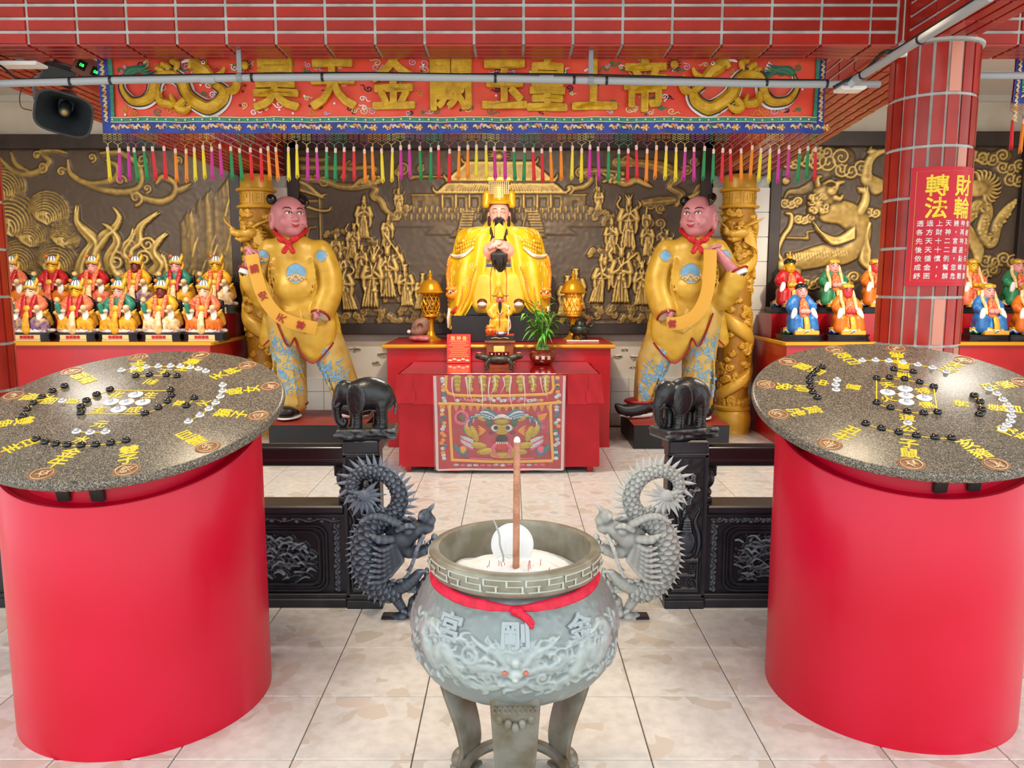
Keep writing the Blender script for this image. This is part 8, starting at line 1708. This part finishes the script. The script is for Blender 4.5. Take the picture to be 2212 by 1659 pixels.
# diagonal conduit rising along the right beam
A, B = at(1848, 172, 3.80), at(2140, -8, 2.75); d2 = thing('conduit', 'grey conduit pipe slanting up past the tiled column at upper right', 'pipe', A)
MB().tube([Vector((0, 0, 0)), B-A], .0175, 14).build('pipe', PVC, d2); MB().tube([Vector((-.02, .02, -.02)), Vector((0, 0, 0)), (B-A)*.03], .019, 14).build('elbow', PVC, d2)
c2 = thing('cable', 'black cable tied along the slanting conduit at upper right', 'cable', A); V_ = B-A
MB().tube(smoothpath([Vector((-.1, .0, -.035)), Vector((0, -.0, .02)), V_*.12+Vector((0, 0, .018)), V_*.3+Vector((-.02, 0, .03)), V_*.36+Vector((0, 0, .02)), V_*.6+Vector((0, 0, .02)), V_+Vector((0, 0, .02))], 5), .0085, 6).build('wire', CABLE, c2)
for f in (.08, .57): q = V_*f; MB().tube([q+V_.normalized()*-.006, q+V_.normalized()*.006], .021, 12).build('cable_tie', CABLE, c2)
h = at(1950, 92, 3.42); hr = thing('hanger_rod', 'threaded steel rod with clip holding the slanting conduit', 'rod', h)
MB().tube([(0, 0, 0), (.004, 0, CZ-h.z-.04)], .004, 8).build('rod', mat('steel', '#8b8b80', .35, metal=.7), hr); MB().box((0, 0, -.02), (.017, .008, .022), bev=.005).build('clip', CLIP, hr); MB().lathe([(0, .0), (.008, 0), (.008, .008), (0, .01)], 6).build('nut', mat('steel', '#8b8b80', .35, metal=.7), hr)
MB().lathe([(.0, -.058), (.02, -.055), (.022, -.04), (0, -.036)], 12).build('clamp_foot', WPL, hr)
# right-hand conduit beyond the column
A = at(2108, 163, 4.05); B = at(2230, 163, 4.05); d3 = thing('conduit', 'short grey conduit pipe right of the tiled column', 'pipe', A); MB().tube([Vector((0, 0, 0)), B-A], .0175, 14).build('pipe', PVC, d3)
# flood lamps on the conduit
for lab, u, v, Y_, w_ in (('white flat flood lamp hanging from the conduit by the tiled column', 1836, 193, 3.92, .062), ('white flat lamp fixture under the beam at upper left', 42, 140, 4.05, .115)):
    q = at(u, v, Y_); o = thing('flood_lamp', lab, 'lamp', q); MB().box((0, 0, 0), (w_, .05, .008), bev=.004).build('housing', WPL, o, sharp=30); MB().box((0, -.005, -.0095), (w_-.01, .042, .0015)).build('diffuser', mat('lamp_diffuser', '#f4f0e4', .5), o, smooth=False); MB().box((0, .01, .018), (.02, .008, .012)).build('bracket', CLIP, o, smooth=False)
# horn loudspeaker
q = at(140, 238, 4.35); sp = thing('horn_speaker', 'grey horn loudspeaker hanging under the beam at upper left', 'loudspeaker', q); sp.rotation_euler = (RAD(24), RAD(12), RAD(30)); SG = mat('speaker_grey', '#2e3437', .42, col2='#3a4144', scale=8)
prof = [(.035, .035, .16), (.045, .04, .12), (.06, .05, .06), (.085, .07, .0), (.115, .093, -.055), (.135, .108, -.085)]
P = []
for a, b_, y in prof+[(.139, .112, -.088)]+[(.128, .102, -.088)]+[(x-.008, z-.008, yy) for x, z, yy in prof[::-1]]:
    row = []
    for k in range(33): t = 2*pi*k/32; cx, sz = cos(t), sin(t); e = .55; row.append((a*np.sign(cx)*abs(cx)**e, y, b_*np.sign(sz)*abs(sz)**e))
    P.append(row)
MB().grid(P).build('horn', SG, sp, sharp=50); MB().lathe([(.026, -.16), (.032, -.02), (.03, .03), (.022, .05), (0, .05)], 20, axis=(0, -1, 0)).build('inner_tube', SG, sp); MB().lathe([(0, .051), (.013, .051), (.013, .053), (0, .054)], 16, axis=(0, -1, 0)).build('badge', mat('brass_badge', '#b99b4a', .4, metal=.5), sp)
MB().lathe([(.05, .12), (.062, .13), (.062, .23), (.05, .245), (0, .248)], 24, axis=(0, 1, 0)).build('driver', SG, sp); MB().tube(smoothpath([(-.14, .04, .0), (-.15, .07, .10), (-.06, .10, .20), (.05, .10, .2)], 5), .012, 6, flat=.4).build('bracket', CLIP, sp)
MB().box((-.05, .10, .16), (.075, .07, .05), bev=.01).build('mounting_box', SG, sp, sharp=30)
MB().tube(smoothpath([(-.16, .1, .12), (-.21, .08, .02), (-.2, .06, -.06), (-.15, .08, -.07)], 5), .003, 5).build('lead', mat('lead_brown', '#6a4a3a', .5), sp)
# twin socket panel with green LED digits on the left beam
q = at(193, 150, 4.3); ep = thing('meter_panel', 'dark twin meter panel with green digits beside the valance', 'panel', q); ep.rotation_euler = (0, RAD(25), RAD(20))
MB().box((0, 0, 0), (.075, .015, .05), bev=.004).build('plate', mat('panel_brown', '#7a4a34', .5), ep, sharp=30)
for x in (-.035, .035):
    w_ = MB().box((x, -.014, 0), (.022, .004, .024)).build('display', mat('display_black', '#050605', .2), ep, smooth=False); text('08', lambda a, b_, c_: (x+a*.022, -.0185, b_*.022), .01, 0.).build('digits', mat('led_green', '#2fe85a', .5, emit=3.), w_, smooth=False)
# poster wrapped on the tiled column
CX, CYc, RR = 2.052, 3.945, .2005
po = thing('poster', 'red vertical poster with yellow and white characters on the tiled column', 'poster', (CX, CYc, 0)); POR = mat('poster_red', '#c40f28', .35, spec=.3)
pt_, pb_ = at(2030, 360, 3.76), at(2015, 618, 3.76)
a_l = math.asin(np.clip((at(1968, 490, 3.78).x-CX)/RR, -1, 1)); a_r = math.asin(np.clip((at(2088, 490, 3.85).x-CX)/RR, -1, 1))
def PO(fx, fz, off=0.): a = a_l+(a_r-a_l)*fx; r = RR+off; return (r*sin(a), -r*cos(a), pb_.z+(pt_.z-pb_.z)*fz)
g_ = [[PO(i/16, j/8) for i in range(17)] for j in range(9)]; MB().grid(g_).grid([[PO(i/16, j/8, .0012) for i in range(17)] for j in range(9)]).build('sheet', POR, po, sharp=None)
bd = MB()
for P in ([(.07, .04), (.07, .965)], [(.93, .04), (.93, .965)], [(.07, .04), (.93, .04)], [(.07, .965), (.93, .965)]): 
    bd.tube([PO(P[0][0]*(1-t)+P[1][0]*t, P[0][1]*(1-t)+P[1][1]*t, .0014) for t in np.linspace(0, 1, 16)], .0022, 5, flat=.3)
bd.build('border_line', mat('poster_gold', '#e2b65a', .4), po)
YP = mat('poster_yellow', '#f2d21c', .4); WP = mat('poster_white', '#f1e4e0', .4); aw = (pt_.z-pb_.z)/((a_r-a_l)*RR)
def ptext(ch, fx, fz, sz, m, bold): v_, f_ = glyphs(ch, bold, 0.); MB().add([PO(fx+p[0]*sz*aw, fz+p[1]*sz, .0020) for p in v_], f_).build('character', m, po, smooth=False)
for ch, fx, fz in (('轉', .33, .845), ('財', .71, .845), ('法', .33, .66), ('輪', .71, .66)): ptext(ch, fx, fz, .185, YP, .024)
for r, ln in enumerate(('透過上天諸神佛', '各方財神，再經', '先天十二宮神及', '後天十二星座，', '依循慣例，點石', '成金，幫您轉財', '紓困，解危難圍')):
    for k, ch in enumerate(ln): ptext(ch, .15+.118*k, .530-.074*r, .054, WP, .02)
